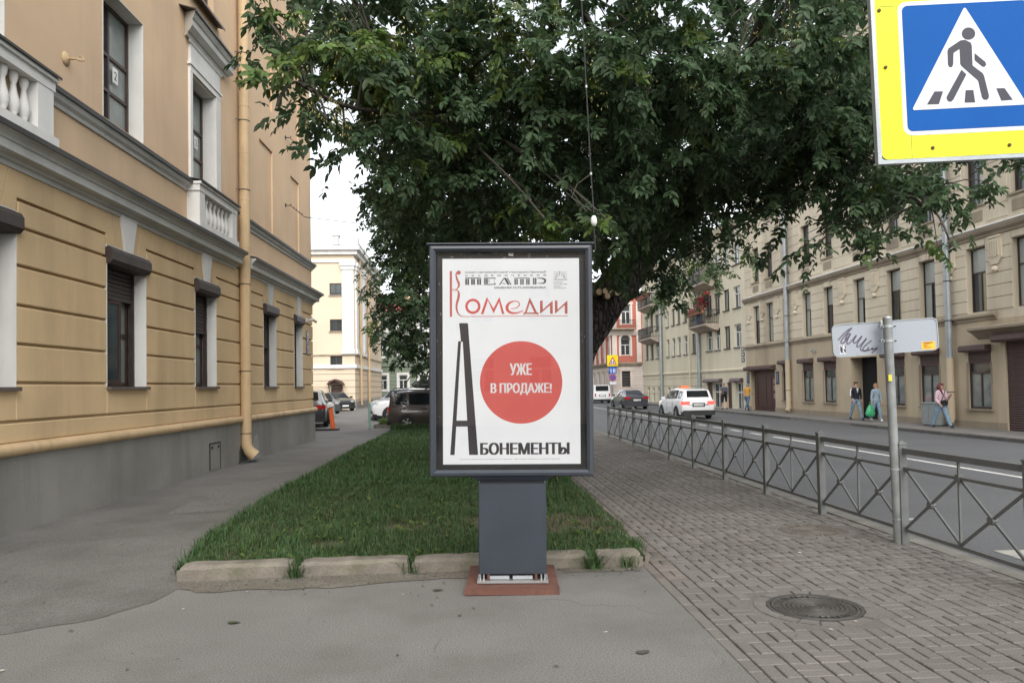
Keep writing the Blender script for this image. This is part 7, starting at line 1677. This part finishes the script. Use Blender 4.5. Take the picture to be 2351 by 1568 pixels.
    if taxi: MB().prism([(-0.10, 0), (0.10, 0), (0.07, 0.12), (-0.07, 0.12)], -0.24, 0.24, 'x').build('roof_sign', M_orange, root).matrix_local = Matrix.Translation((-0.0, 0, H+0.0)) @ Matrix.Rotation(R(90), 4, 'Z')
    return root
P_white = paint('white car paint', (0.68, 0.69, 0.70)); P_dark = paint('dark blue grey car paint', (0.03, 0.033, 0.042)); P_brown = paint('brown car paint', (0.046, 0.037, 0.034), .2)
P_silver = paint('silver car paint', (0.33, 0.34, 0.35), .4); P_black = paint('black car paint', (0.014, 0.015, 0.017)); P_grey = paint('dark grey car paint', (0.075, 0.08, 0.085), .3)
tx_ = make_car('taxi', 'white crossover taxi with orange roof sign and lit tail lamps on the road', (11.95, 40.6, -0.19), 92, 'suv', P_white, tail=M_taillit, taxi=True, plate='Х276ВМ198', scale=0.98)
MB().box(-2.29, -2.26, -0.62, 0.62, 0.80, 0.83).build('chrome_strip', M_chrome, tx_)
tx_b = MB().box(-2.30, -2.22, -0.85, 0.85, 0.24, 0.5).build('lower_cladding', M_clad, tx_)
make_car('sedan', 'dark grey blue saloon driving ahead of the white taxi', (12.55, 57.5, -0.19), 92, 'sedan', P_dark, plate='В104', clad=False)
make_car('delivery_van', 'small white van farthest along the road beside the poster stand', (13.5, 77, -0.19), 94, 'van', P_white, cat='van')
bs = make_car('brown_car', 'boxy dark brown estate car with black roof box parked at the end of the lawn', (-1.2, 31.75, 0), 2, 'box', P_brown, rails=True, scale=0.95)
rb = thing('roof_box', 'black closed luggage box on the roof of the brown car', 'roof box', (-1.1, 31.7, 1.66), R(2))
bxm = MB(); bxm.v = []
for x, w_, z0, z1 in ((-1.15, 0.30, 0.16, 0.22), (-1.0, 0.40, 0.05, 0.34), (-0.5, 0.43, 0.02, 0.40), (0.6, 0.43, 0.02, 0.40), (1.0, 0.38, 0.04, 0.33), (1.2, 0.26, 0.12, 0.22)): bxm.v += [(x, -w_, z0), (x, -w_, (z0+z1)/2), (x, -w_*0.82, z1), (x, w_*0.82, z1), (x, w_, (z0+z1)/2), (x, w_, z0)]
for k in range(5):
    for q in range(6): j = (q+1) % 6; bxm.f.append((k*6+q, (k+1)*6+q, (k+1)*6+j, k*6+j)); bxm.m.append(0)
bxm.f += [tuple(range(6)), tuple(30+q for q in range(5, -1, -1))]; bxm.m += [0, 0]
smooth_angle(bxm.build('shell', P_black, rb), 30)
MB().box(-1.05, 1.05, -0.437, -0.425, 0.19, 0.205).build('seam', M_galv, rb); 
for x in (-0.55, 0.5): MB().box(x-0.03, x+0.03, -0.55, 0.55, -0.03, 0.02).build('cross_bar', M_clad, rb)
make_car('white_suv', 'white off roader with five spoke wheels parked behind the brown car, nose to the left', (-2.55, 40.6, 0), 184, 'suv', P_white, scale=1.05)
make_car('silver_suv', 'silver grey off roader behind the white one with its windscreen showing', (-3.85, 47.0, 0), 236, 'suv', P_silver, rails=True)
make_car('dark_suv', 'dark off roader seen from behind just past the ochre corner', (-7.55, 36.6, 0), 98, 'suv', P_dark, scale=1.04, plate='')
make_car('silver_car', 'silver hatchback half hidden behind the dark off roader', (-9.5, 47.0, 0), -62, 'hatch', P_silver, clad=False, group='cars parked by the yellow building')
make_car('dark_car', 'dark grey saloon parked between the silver hatchback and the last black car', (-10.4, 54.5, 0), -62, 'hatch', P_grey, clad=False, group='cars parked by the yellow building')
make_car('black_car', 'black hatchback nearest the yellow corner, farthest of the parked row', (-10.3, 60.5, 0), -60, 'hatch', P_black, clad=False, group='cars parked by the yellow building')
# ------------------------------------------------------------------ people on the far pavement
M_skin = pmat('skin', (0.48, 0.29, 0.215), rough=0.6, var=0.05, fine=0, bump=0)
M_denim = pmat('light blue denim', (0.20, 0.29, 0.38), rough=0.9, var=0.2, scale=9, bump=0.3, bscale=120)
M_denim2 = pmat('blue denim', (0.075, 0.135, 0.22), rough=0.9, var=0.2, scale=9, bump=0.3)
M_navy = pmat('navy cloth', (0.014, 0.016, 0.03), rough=0.8, var=0.2, scale=8)
M_jean = pmat('pale blue jacket', (0.28, 0.36, 0.42), rough=0.9, var=0.12, scale=9)
M_hood = pmat('pink fleece', (0.62, 0.44, 0.50), rough=0.95, var=0.08, scale=9, bump=0.3)
M_mustard = pmat('mustard cotton', (0.50, 0.27, 0.055), rough=0.9, var=0.1, scale=9)
M_greyt = pmat('grey cotton', (0.13, 0.135, 0.14), rough=0.9, var=0.15, scale=9)
M_blk = pmat('black cloth', (0.015, 0.015, 0.017), rough=0.85, var=0.2)
M_shoe = pmat('dark shoe', (0.03, 0.035, 0.05), rough=0.6); M_shoew = pmat('white shoe', (0.6, 0.6, 0.6), rough=0.6)
M_hairb = pmat('dark brown hair', (0.05, 0.028, 0.022), rough=0.6, var=0.3, scale=30); M_hairr = pmat('auburn hair', (0.12, 0.03, 0.03), rough=0.55, var=0.3, scale=30); M_hairl = pmat('fair hair', (0.30, 0.18, 0.09), rough=0.6, var=0.3, scale=30); M_hairg = pmat('grey hair', (0.25, 0.24, 0.22), rough=0.7, var=0.2, scale=30)
M_bag = pmat('green plastic bag', (0.05, 0.36, 0.16), rough=0.35, var=0.15, scale=6, bump=0.4, bscale=18)
def person(label, loc, rz, height, top, legs, shoe, hair, lstr=0.35, rstr=-0.3, lknee=0.1, rknee=0.35, la=(0.15, 0.1), ra=(-0.2, 0.1), lbend=0.2, rbend=0.2, fem=False, short=False, sleeve=True, headyaw=0.0, hairstyle='short', wide=1.0, baggy=1.0, lean=0.03):
    """faces local -y; angles in radians: strides forward positive, arms (swing, out)"""
    k = height/1.75; root = thing('person', label, 'person', loc, rz); root.scale = (k, k, k)
    V, E_, Rd, Z = [], [], [], []
    def add(p, r, zone, par=None):
        V.append(Vector(p)); Rd.append(r); Z.append(zone)
        if par is not None: E_.append((par, len(V)-1))
        return len(V)-1
    ly = -lean
    pel = add((0, 0, 0.95), 0.135*wide, 'legs'); ws = add((0, ly*.4, 1.08), (0.115 if fem else 0.13)*wide, 'top', pel); ch = add((0, ly, 1.28), (0.13 if fem else 0.15)*wide, 'top', ws); sh = add((0, ly*1.1, 1.41), 0.11*wide, 'top', ch)
    nk = add((0, ly*1.2, 1.49), 0.052, 'skin', sh); hd0 = add((0, ly*1.3-0.01, 1.57), 0.078, 'skin', nk); hd1 = add((0, ly*1.3-0.012, 1.655), 0.092, 'skin', hd0); add((0, ly*1.3, 1.72), 0.06, 'skin', hd1)
    sw = 0.17 if fem else 0.195
    for s, (a_sw, a_out), bend in ((1, la, lbend), (-1, ra, rbend)):
        S_ = add((s*sw*0.72, ly*1.1, 1.405), 0.075*wide, 'top', sh); D = Vector((s*sw, ly*1.1, 1.385)); q = add(D, 0.062*wide*baggy, 'top', S_)
        d = Vector((s*math.sin(a_out), -math.sin(a_sw)*math.cos(a_out), -math.cos(a_sw)*math.cos(a_out))); el = D+d*0.29; add(D+d*0.14, 0.052*baggy, 'top', q); e_ = add(el, 0.045*baggy, 'top' if sleeve else 'skin', len(V)-1)
        a2 = a_sw+bend; d2 = Vector((s*math.sin(a_out)*0.3-(0.35*s if bend > 1.2 else 0), -math.sin(a2), -math.cos(a2))).normalized(); wr = el+d2*0.25; m_ = add(el+d2*0.13, 0.04*baggy, 'top' if sleeve else 'skin', e_); w_ = add(wr, 0.027, 'skin', m_); hnd = add(wr+d2*0.05, 0.030, 'skin', w_)
        side = Vector((0, 1, 0)).cross(d2); side = side.normalized() if side.length > .1 else Vector((1, 0, 0)); fwd = side.cross(d2).normalized()
        for f_ in range(4):
            b_ = wr+d2*0.085+fwd*(f_-1.5)*0.019; f1 = add(b_, 0.011, 'skin', hnd); f2 = add(b_+d2*0.036-side*s*0.006, 0.0095, 'skin', f1); add(b_+d2*(0.06+0.006*(1.5-abs(f_-1.5)))-side*s*0.022, 0.008, 'skin', f2)
        t1 = add(wr+d2*0.035+fwd*0.042, 0.011, 'skin', hnd); add(wr+d2*0.068+fwd*0.056, 0.009, 'skin', t1)
    hipw = 0.095
    feet = []
    for s, st, kn in ((1, lstr, lknee), (-1, rstr, rknee)):
        hp = add((s*hipw, 0, 0.89), 0.105*wide, 'legs', pel); d = Vector((s*0.02, -math.sin(st), -math.cos(st))); kp = Vector((s*hipw, 0, 0.89))+d*0.42
        add(Vector((s*hipw, 0, 0.89))+d*0.2, 0.088*baggy, 'legs', hp); kk = add(kp, 0.066*baggy, 'legs', len(V)-1); st2 = st-kn; d2 = Vector((s*0.01, -math.sin(st2), -math.cos(st2))); ak = kp+d2*0.40
        c_ = add(kp+d2*0.18, 0.064*baggy, 'skin' if short else 'legs', kk); a_ = add(ak, 0.05*(baggy if not short else .8), 'skin' if short else 'legs', c_); hl = add(ak+Vector((0, 0.03, -0.045)), 0.042, 'shoe', a_)
        pt = -0.5*max(0, kn-0.25); add(ak+Vector((0, -0.08, -0.05+pt*0.1)), 0.04, 'shoe', a_); add(ak+Vector((0, -0.155, -0.055+pt*0.16)), 0.03, 'shoe', len(V)-1); feet.append(ak.z-0.095)
    lift = -min(feet)
    V2 = [v+Vector((0, 0, lift)) for v in V]
    me = bpy.data.meshes.new('body_src'); me.from_pydata([tuple(v) for v in V2], E_, []); o = bpy.data.objects.new('body_src', me); COL.objects.link(o)
    sk = o.modifiers.new('skin', 'SKIN'); sk.use_smooth_shade = True
    for i, r_ in enumerate(Rd): me.skin_vertices[0].data[i].radius = (r_*(1.15 if Z[i] in ('top',) and abs(V[i].x) < .01 else 1), r_*(0.78 if abs(V[i].x) < .01 and Z[i] != 'skin' else 1)); me.skin_vertices[0].data[i].use_root = (i == 0)
    sub = o.modifiers.new('sub', 'SUBSURF'); sub.levels = 2; sub.render_levels = 2
    bpy.context.view_layer.update(); dg_ = bpy.context.evaluated_depsgraph_get(); bm_ = bpy.data.meshes.new_from_object(o.evaluated_get(dg_)); bpy.data.objects.remove(o)
    bm_.materials.clear(); order = ['skin', 'top', 'legs', 'shoe']
    for m in (M_skin, top, legs, shoe): bm_.materials.append(m)
    J = np.array([tuple(v) for v in V2]); seg = [(a, b) for a, b in E_]
    A_ = J[[a for a, b in seg]]; B_ = J[[b for a, b in seg]]; zi = np.array([order.index(Z[b]) for a, b in seg]); rr_ = np.array([min(Rd[a], Rd[b]) for a, b in seg])
    ctr = np.array([tuple(p.center) for p in bm_.polygons]); AB = B_-A_; t = np.clip(((ctr[:, None]-A_[None])*AB[None]).sum(2)/(AB*AB).sum(1)[None], 0, 1); dd = np.linalg.norm(ctr[:, None]-(A_[None]+AB[None]*t[..., None]), axis=2)-rr_[None]*0.6
    mi = zi[dd.argmin(1)]; zc_ = ctr[:, 2]-lift
    mi = np.where((np.abs(ctr[:, 0]) < 0.15) & (zc_ > 0.86) & (zc_ < 1.46) & (mi != 0), np.where(zc_ > 0.97, 1, 2), mi)
    bm_.polygons.foreach_set('material_index', mi.astype(np.int32)); bm_.polygons.foreach_set('use_smooth', [True]*len(bm_.polygons))
    body = bpy.data.objects.new('body', bm_); COL.objects.link(body); body.parent = root; bm_.name = 'body'
    hc = V2[hd1]; rot = Matrix.Translation(hc) @ Matrix.Rotation(headyaw, 4, 'Z')
    fm = MB()
    for s in (-1, 1): fm.lathe([(0.0, -0.008), (0.009, 0), (0.0, 0.008)], 6, o=(s*0.03, -0.088, -0.005), caps=False)
    fm.box(-0.022, 0.022, -0.092, -0.08, -0.062, -0.055)
    for s in (-1, 1): fm.box(s*0.03-0.016, s*0.03+0.016, -0.092, -0.082, 0.012, 0.018)
    f_ = fm.build('face_features', M_hairb, root); f_.matrix_local = rot; tag(f_, kind='stuff')
    ns = MB(); ns.v = [(-0.012, -0.085, -0.035), (0.012, -0.085, -0.035), (0, -0.088, 0.005), (0, -0.112, -0.032)]; ns.f = [(0, 1, 3), (1, 2, 3), (2, 0, 3)]; ns.m = [0]*3; ns.build('nose', M_skin, root, smooth=True).matrix_local = rot
    for s in (-1, 1): MB().lathe([(0.0, -0.03), (0.016, -0.01), (0.014, 0.02), (0.0, 0.03)], 6, o=(s*0.084, 0.0, -0.015), caps=False).build('ear', M_skin, root, smooth=True).matrix_local = rot
    h = MB(); NN = 14; rows = [(0.0, 0.112), (0.05, 0.104), (0.085, 0.075), (0.10, 0.0)] if hairstyle != 'bald' else [(0.02, 0.094), (0.07, 0.08), (0.084, 0.0)]
    hv = []
    prof = [(-0.06, 0.096), (0.0, 0.103), (0.04, 0.097), (0.078, 0.07), (0.098, 0.0)]
    for (z, r_) in prof:
        for q in range(NN):
            a = 2*math.pi*q/NN; front = max(0, -math.sin(a)); zz = z
            if z < 0.03: zz = z+front*(0.075 if z < -0.03 else 0.035)
            hv.append((r_*math.cos(a)*0.92, r_*math.sin(a)*1.0+0.012, zz))
    h.v = hv
    for kk in range(len(prof)-1):
        for q in range(NN): j = (q+1) % NN; h.f.append((kk*NN+q, kk*NN+j, (kk+1)*NN+j, (kk+1)*NN+q)); h.m.append(0)
    if hairstyle == 'long':
        for s in (-1, 1): h.tube([(s*0.07, 0.03, 0.03), (s*0.09, 0.03, -0.08), (s*0.10, -0.02, -0.2), (s*0.085, -0.07, -0.34)], [0.035, 0.04, 0.04, 0.012], 8)
        h.tube([(0, 0.07, 0.03), (0, 0.09, -0.1), (0, 0.09, -0.28)], [0.07, 0.075, 0.04], 8)
    elif hairstyle == 'bob':
        for s in (-1, 1): h.tube([(s*0.06, 0.03, 0.03), (s*0.085, 0.02, -0.06), (s*0.08, 0.0, -0.15)], [0.04, 0.042, 0.02], 8)
        h.tube([(0, 0.06, 0.03), (0, 0.07, -0.15)], [0.07, 0.05], 8)
    hr = h.build('hair', hair, root, smooth=True); hr.matrix_local = rot
    return root, V2, lift
ZF = -0.09
FR = R(-90)
# faces local -y: rz=0 walks towards the camera (-y), rz=+90deg -> faces +x
p1, V1, l1 = person('man in dark track jacket with white sleeve stripes and light jeans, coming forward', (17.55, 33.0, ZF), R(2), 1.78, M_navy, M_denim, M_shoe, M_hairb, lstr=0.42, rstr=-0.30, lknee=0.12, rknee=0.25, la=(-0.1, 0.14), ra=(0.15, 0.12), lbend=0.35, rbend=0.5)
MB().tube([V1[3]+Vector((-0.21, -0.005, 0.03)), V1[3]+Vector((-0.262, -0.02, -0.12)), V1[3]+Vector((-0.285, -0.05, -0.29))], [0.022, 0.026, 0.022], 6).build('sleeve_stripe', M_paper, p1)
MB().prism([(-0.035, 1.46+l1), (0.035, 1.46+l1), (0, 1.25+l1)], -0.185, -0.13, 'y').build('shirt_collar', M_paper, p1)
p2, V2_, l2 = person('fair haired woman in pale denim carrying a green bag, behind the leaning pole', (17.7, 31.6, ZF), R(4), 1.66, M_jean, M_denim, M_shoew, M_hairl, lstr=0.25, rstr=-0.22, lknee=0.08, rknee=0.3, la=(0.05, 0.12), ra=(0.0, 0.22), lbend=0.25, rbend=0.1, fem=True, hairstyle='bob', baggy=1.15, wide=1.08)
gb = thing('carrier_bag', 'bulging green plastic bag hanging from the fair haired woman in denim', 'bag', (17.38, 31.5, 0.13), 0)
gm = MB(); gm.lathe([(0.06, 0.0), (0.17, 0.03), (0.20, 0.14), (0.17, 0.30), (0.10, 0.44), (0.05, 0.52)], 14, caps=True)
rr = random.Random(2); gm.v = [(v[0]*(0.9+rr.uniform(0, .25)), v[1]*0.55*(0.9+rr.uniform(0, .25)), v[2]) for v in gm.v]; gm.build('bag_body', M_bag, gb, smooth=True)
MB().tube([(-0.03, 0, 0.5), (-0.02, 0, 0.64), (0.03, 0, 0.64), (0.03, 0, 0.5)], 0.008, 6).build('handle', M_bag, gb)
p3, V3, l3 = person('red haired woman in pink hooded top and wide blue jeans with a black shoulder bag', (17.6, 27.0, ZF), R(12), 1.70, M_hood, M_denim, M_shoe, M_hairr, lstr=0.46, rstr=-0.36, lknee=0.1, rknee=0.12, la=(0.3, 0.15), ra=(-0.05, 0.15), lbend=1.9, rbend=0.9, fem=True, hairstyle='long', baggy=1.28, wide=1.1, headyaw=R(30))
sb = thing('shoulder_bag', 'small black bag at the hip of the pink hooded woman', 'bag', (17.6, 27.0, ZF), R(12))
MB().prism([(-0.13, -0.09), (0.13, -0.09), (0.14, 0.06), (0.0, 0.1), (-0.14, 0.06)], -0.21, -0.14, 'y').build('bag_body', M_blk, sb, loc=(-0.02, -0.02, 0.93))
MB().tube([(-0.12, -0.15, 0.98), (-0.02, -0.18, 1.2), (0.11, -0.11, 1.38), (0.13, 0.02, 1.40)], 0.012, 6).build('strap', M_blk, sb)
p4, V4, l4 = person('bald man in mustard shirt and blue jeans walking away past the brown entrance', (17.35, 45.6, ZF), R(128), 1.76, M_mustard, M_denim2, M_shoe, M_hairg, lstr=0.40, rstr=-0.45, lknee=0.05, rknee=0.3, la=(-0.2, 0.12), ra=(0.2, 0.2), lbend=0.4, rbend=1.3, sleeve=False, hairstyle='short')
p5, V5, l5 = person('man in grey shirt and dark shorts carrying a backpack, beside the shop doors', (16.95, 48.6, ZF), R(175), 1.78, M_greyt, M_blk, M_blk, M_hairg, lstr=0.15, rstr=-0.18, lknee=0.05, rknee=0.25, la=(-0.1, 0.16), ra=(0.1, 0.16), short=True, sleeve=False)
bk = thing('backpack', 'grey backpack on the back of the man in shorts', 'backpack', (16.95, 48.6, ZF), R(175))
bm2 = MB().prism([(-0.15, 1.02), (0.15, 1.02), (0.17, 1.15), (0.14, 1.42), (0, 1.48), (-0.14, 1.42), (-0.17, 1.15)], 0.12, 0.28, 'y').build('pack', pmat('pack cloth', (0.09, 0.10, 0.12), rough=.9, var=.3, scale=12), bk); MB().prism([(-0.1, 1.05), (0.1, 1.05), (0.09, 1.22), (-0.09, 1.22)], 0.28, 0.32, 'y').build('front_pocket', M_blk, bk)
for s in (-1, 1): MB().tube([(s*0.10, 0.12, 1.08), (s*0.13, -0.12, 1.2), (s*0.11, -0.1, 1.42), (s*0.09, 0.12, 1.45)], 0.018, 6).build('strap', M_blk, bk)
# ------------------------------------------------------------------ small things
ub = thing('utility_box', 'pale grey panelled box standing against the tan wall behind the pink woman', 'utility box', (18.45, 28.3, ZF), R(-89.3))
M_ub = pmat('pale grey metal', (0.30, 0.335, 0.325), rough=0.6, var=0.12, scale=4, grime=(0.2, 0.2, 0.17), gscale=4, gamt=.6)
MB().box(-0.42, 0.42, -0.52, 0.0, 0.04, 0.86).build('box', M_ub, ub); MB().box(-0.45, 0.45, -0.55, 0.02, 0.86, 0.90).build('lid', M_ub, ub)
for x in (-0.4, -0.02, 0.36): MB().box(x, x+0.045, -0.54, -0.52, 0.04, 0.86).build('rib', M_ub, ub)
for x in (-0.36, 0.32): MB().box(x, x+0.08, -0.5, -0.05, 0, 0.04).build('foot', M_iron, ub)
# signs far down the road
M_fyel = pmat('yellow sign film', (0.75, 0.62, 0.01), rough=0.5); M_fblue = pmat('blue sign film', (0.01, 0.10, 0.45), rough=0.5); M_fred = pmat('red sign film', (0.5, 0.03, 0.03), rough=.5); M_forange = pmat('amber sign film', (0.8, 0.42, 0.02), rough=.5)
def pole_thing(name, lab, x, y, h, cat='road sign'):
    t = thing(name, lab, cat, (x, y, -0.09)); smooth_angle(MB().tube([(0, 0, 0), (0, 0, h)], 0.05, 8).build('pole', M_galv, t), 40); return t
s1_ = pole_thing('sign_post', 'post with yellow warning square, blue bus lane and no stopping signs at the bend', 16.75, 85.0, 5.3)
MB().box(-0.62, 0.62, -0.07, -0.05, 3.85, 5.1).build('yellow_square', M_fyel, s1_)
w_ = MB(); w_.poly([(-0.5, -0.074, 4.0), (0.5, -0.074, 4.0), (0, -0.074, 4.95)]); w_.build('warning_triangle', M_fred, s1_); w_ = MB(); w_.poly([(-0.33, -0.078, 4.1), (0.33, -0.078, 4.1), (0, -0.078, 4.72)]); w_.build('triangle_field', M_swhite, s1_)
for x in (-0.12, 0.1): MB().box(x-0.05, x+0.05, -0.082, -0.08, 4.15, 4.42).build('pictogram', M_sblack, s1_)
MB().box(-0.42, 0.42, -0.07, -0.05, 3.0, 3.75).build('blue_panel', M_fblue, s1_)
for x in (-0.2, 0.08, 0.25): MB().box(x-0.05, x+0.05, -0.074, -0.071, 3.1, 3.55).build('lane_mark', M_swhite, s1_)
d_ = MB(); disc(d_, 0, 2.55, 0.38, -0.07, 24); d_.build('red_disc', M_fred, s1_); d_ = MB(); disc(d_, 0, 2.55, 0.30, -0.074, 24); d_.build('blue_disc', M_fblue, s1_)
for sg_ in (-1, 1): MB().bar((-0.2*sg_, -0.078, 2.35), (0.2*sg_, -0.078, 2.75), 0.05, 0.004, up=(0, 1, 0)).build('red_stripe', M_fred, s1_)
MB().box(-0.38, 0.38, -0.07, -0.05, 1.75, 2.08).build('plate', M_swhite, s1_)
s2_ = thing('priority_sign', 'yellow diamond priority sign on a bracket at the end of the cream house', 'road sign', (19.0, 78.0, 3.35))
MB().poly([(0, -0.02, -0.78), (0.78, -0.02, 0), (0, -0.02, 0.78), (-0.78, -0.02, 0)]).build('white_diamond', M_swhite, s2_); MB().poly([(0, -0.026, -0.55), (0.55, -0.026, 0), (0, -0.026, 0.55), (-0.55, -0.026, 0)]).build('yellow_diamond', M_forange, s2_)
MB().tube([(0, 0.02, -3.4), (0, 0.02, 0.8)], 0.05, 8).build('pole', M_galv, s2_); MB().box(0.8, 1.25, -0.03, 0.0, -0.7, 0.35).build('plate', M_swhite, s2_); MB().box(0.85, 1.2, -0.034, -0.031, -0.3, 0.1).build('plate_print', M_sblack, s2_); MB().box(0, 0.9, -0.01, 0.01, -0.1, 0).build('bracket', M_galv, s2_)
# bollard, post and planter at the end of the footpath
bo = thing('bollard', 'leaning orange plastic bollard with white cap on a dark base by the corner', 'bollard', (-5.6, 32.2, 0.0))
bb = MB(); bb.tube([(0, 0, 0.06), (-0.09, 0, 0.95)], [0.10, 0.085], 12); smooth_angle(bb.build('post', M_orange, bo), 40); bb = MB(); bb.tube([(-0.09, 0, 0.95), (-0.13, 0.02, 1.06), (-0.17, 0.02, 1.16)], [0.14, 0.16, 0.05], 12); smooth_angle(bb.build('cap', M_whitew, bo), 60)
MB().prism([(-0.95, -0.25), (0.25, -0.3), (0.25, 0.25), (-0.9, 0.3)], 0.0, 0.07, 'z').build('base', M_clad, bo)
gp = thing('green_post', 'thin pale green metal post standing in front of the planter', 'post', (-4.1, 32.4, 0)); MB().box(-0.05, 0.05, -0.05, 0.05, 0, 1.12).build('post', pmat('pale green paint', (0.22, 0.36, 0.30), rough=.5, var=.1), gp); MB().box(-0.14, 0.14, -0.05, 0.05, 0, 0.02).build('base', M_galv, gp)
pt = thing('planter', 'low concrete edged bed of bright grass in front of the white off roader', 'planter', (-3.0, 33.6, 0)); 
for a, b, c, d in ((-1.0, 1.4, -0.6, -0.48), (-1.0, 1.4, 0.48, 0.6), (-1.0, -0.88, -0.48, 0.48)): MB().box(a, b, c, d, 0, 0.16).build('edge_stone', M_rkerb, pt)
MB().box(-0.88, 1.4, -0.48, 0.48, 0, 0.1).build('soil', M_soil, pt)
def pl_s(g, n): return np.stack([-0.8+2.1*g.random(n), -0.42+0.84*g.random(n), np.full(n, 0.1), np.ones(n)], 1)
o = grass('grass', 1600, pl_s, 0.15, 0.42, 0.012, 9, pt, lean=0.6); o.data.materials[0] = leafmat('bright grass blade', (0.11, 0.19, 0.035), var=.4, trans=.3)
cg = thing('rag_heap', 'small dark heap lying on the asphalt beside the silver off roader', 'heap', (-5.0, 41.5, 0))
rr = random.Random(6); mb = MB()
for k in range(3):
    mb = MB(); mb.lathe([(0.2, 0), (0.22, 0.08), (0.12, 0.2), (0.0, 0.24)], 8, caps=False); mb.v = [(v[0]*rr.uniform(.7, 1.3)+k*0.33, v[1]*rr.uniform(.7, 1.2), v[2]*rr.uniform(.6, 1.2)) for v in mb.v]; mb.build('lump', M_black, cg)
# litter and leaves on the ground
def litter(name, lab, pts, mat, cat):
    g0 = None
    for (x, y, s, l) in pts:
        mb = MB(); rr_ = random.Random(int(x*100)); n = 7; mb.poly([(s*rr_.uniform(.6, 1.2)*math.cos(2*math.pi*k/n), s*0.55*rr_.uniform(.6, 1.2)*math.sin(2*math.pi*k/n), 0.006*rr_.random()) for k in range(n)])
        o = mb.build(name, mat); o.location = (x, y, 0.009); tag(o, l, cat)
M_dleaf = pmat('fallen leaf', (0.05, 0.06, 0.03), rough=.8, var=.3)
litter('fallen_leaf', '', [(-1.77, 5.83, 0.05, 'crumpled dark green leaf on the asphalt in front of the left kerb stones')], M_dleaf, 'leaf')
litter('wet_spot', '', [(-0.27, 6.55, 0.055, 'dark oval spot on the asphalt left of the stand plate'), (1.12, 4.88, 0.055, 'dark oval spot on the asphalt nearest the brick edge')], pmat('dark spot', (0.07, 0.068, 0.06), rough=.8), 'stain')
litter('paper_scrap', '', [(-2.93, 4.5, 0.015, 'tiny white scrap on the left foreground asphalt'), (0.95, 5.3, 0.02, 'pale wrapper scrap on asphalt right of the stand'), (2.15, 6.55, 0.016, 'white scrap on the bricks left of the manhole'), (3.35, 7.5, 0.03, 'white scrap on bricks between the two manholes')], M_paper, 'litter')

# scattered fallen leaves and grit
g = np.random.default_rng(44); n = 110; x = np.concatenate([-2.6+4.2*g.random(50), -5.0+6.5*g.random(30), 1.9+2.7*g.random(30)]); y = np.concatenate([7.05-0.5*g.random(50)**2, 4.6+2.2*g.random(30), 4.8+6*g.random(30)])
a = g.random(n)*6.28; L_ = g.uniform(.006, .026, n)[:, None]; d = np.stack([np.cos(a), np.sin(a), 0*a], 1); w_ = np.stack([-np.sin(a), np.cos(a), 0*a], 1); P = np.stack([x, y, np.full(n, .011)], 1); up = np.array((0, 0, .006))
V = np.stack([P-d*L_, P+w_*L_*.45+up, P+d*L_, P-w_*L_*.45], 1).reshape(-1, 3)
ll = np_mesh('leaf_litter', V, np.arange(n*4).reshape(n, 4), [M_dleaf, pmat('pale grit', (0.35, 0.33, 0.28)), pmat('brown leaf', (0.12, 0.085, 0.04))], facemat=g.choice(3, n, p=[.35, .3, .35]).astype(np.int32)); tag(ll, 'scattered bits of leaf and grit on the asphalt and bricks', 'litter', kind='stuff')
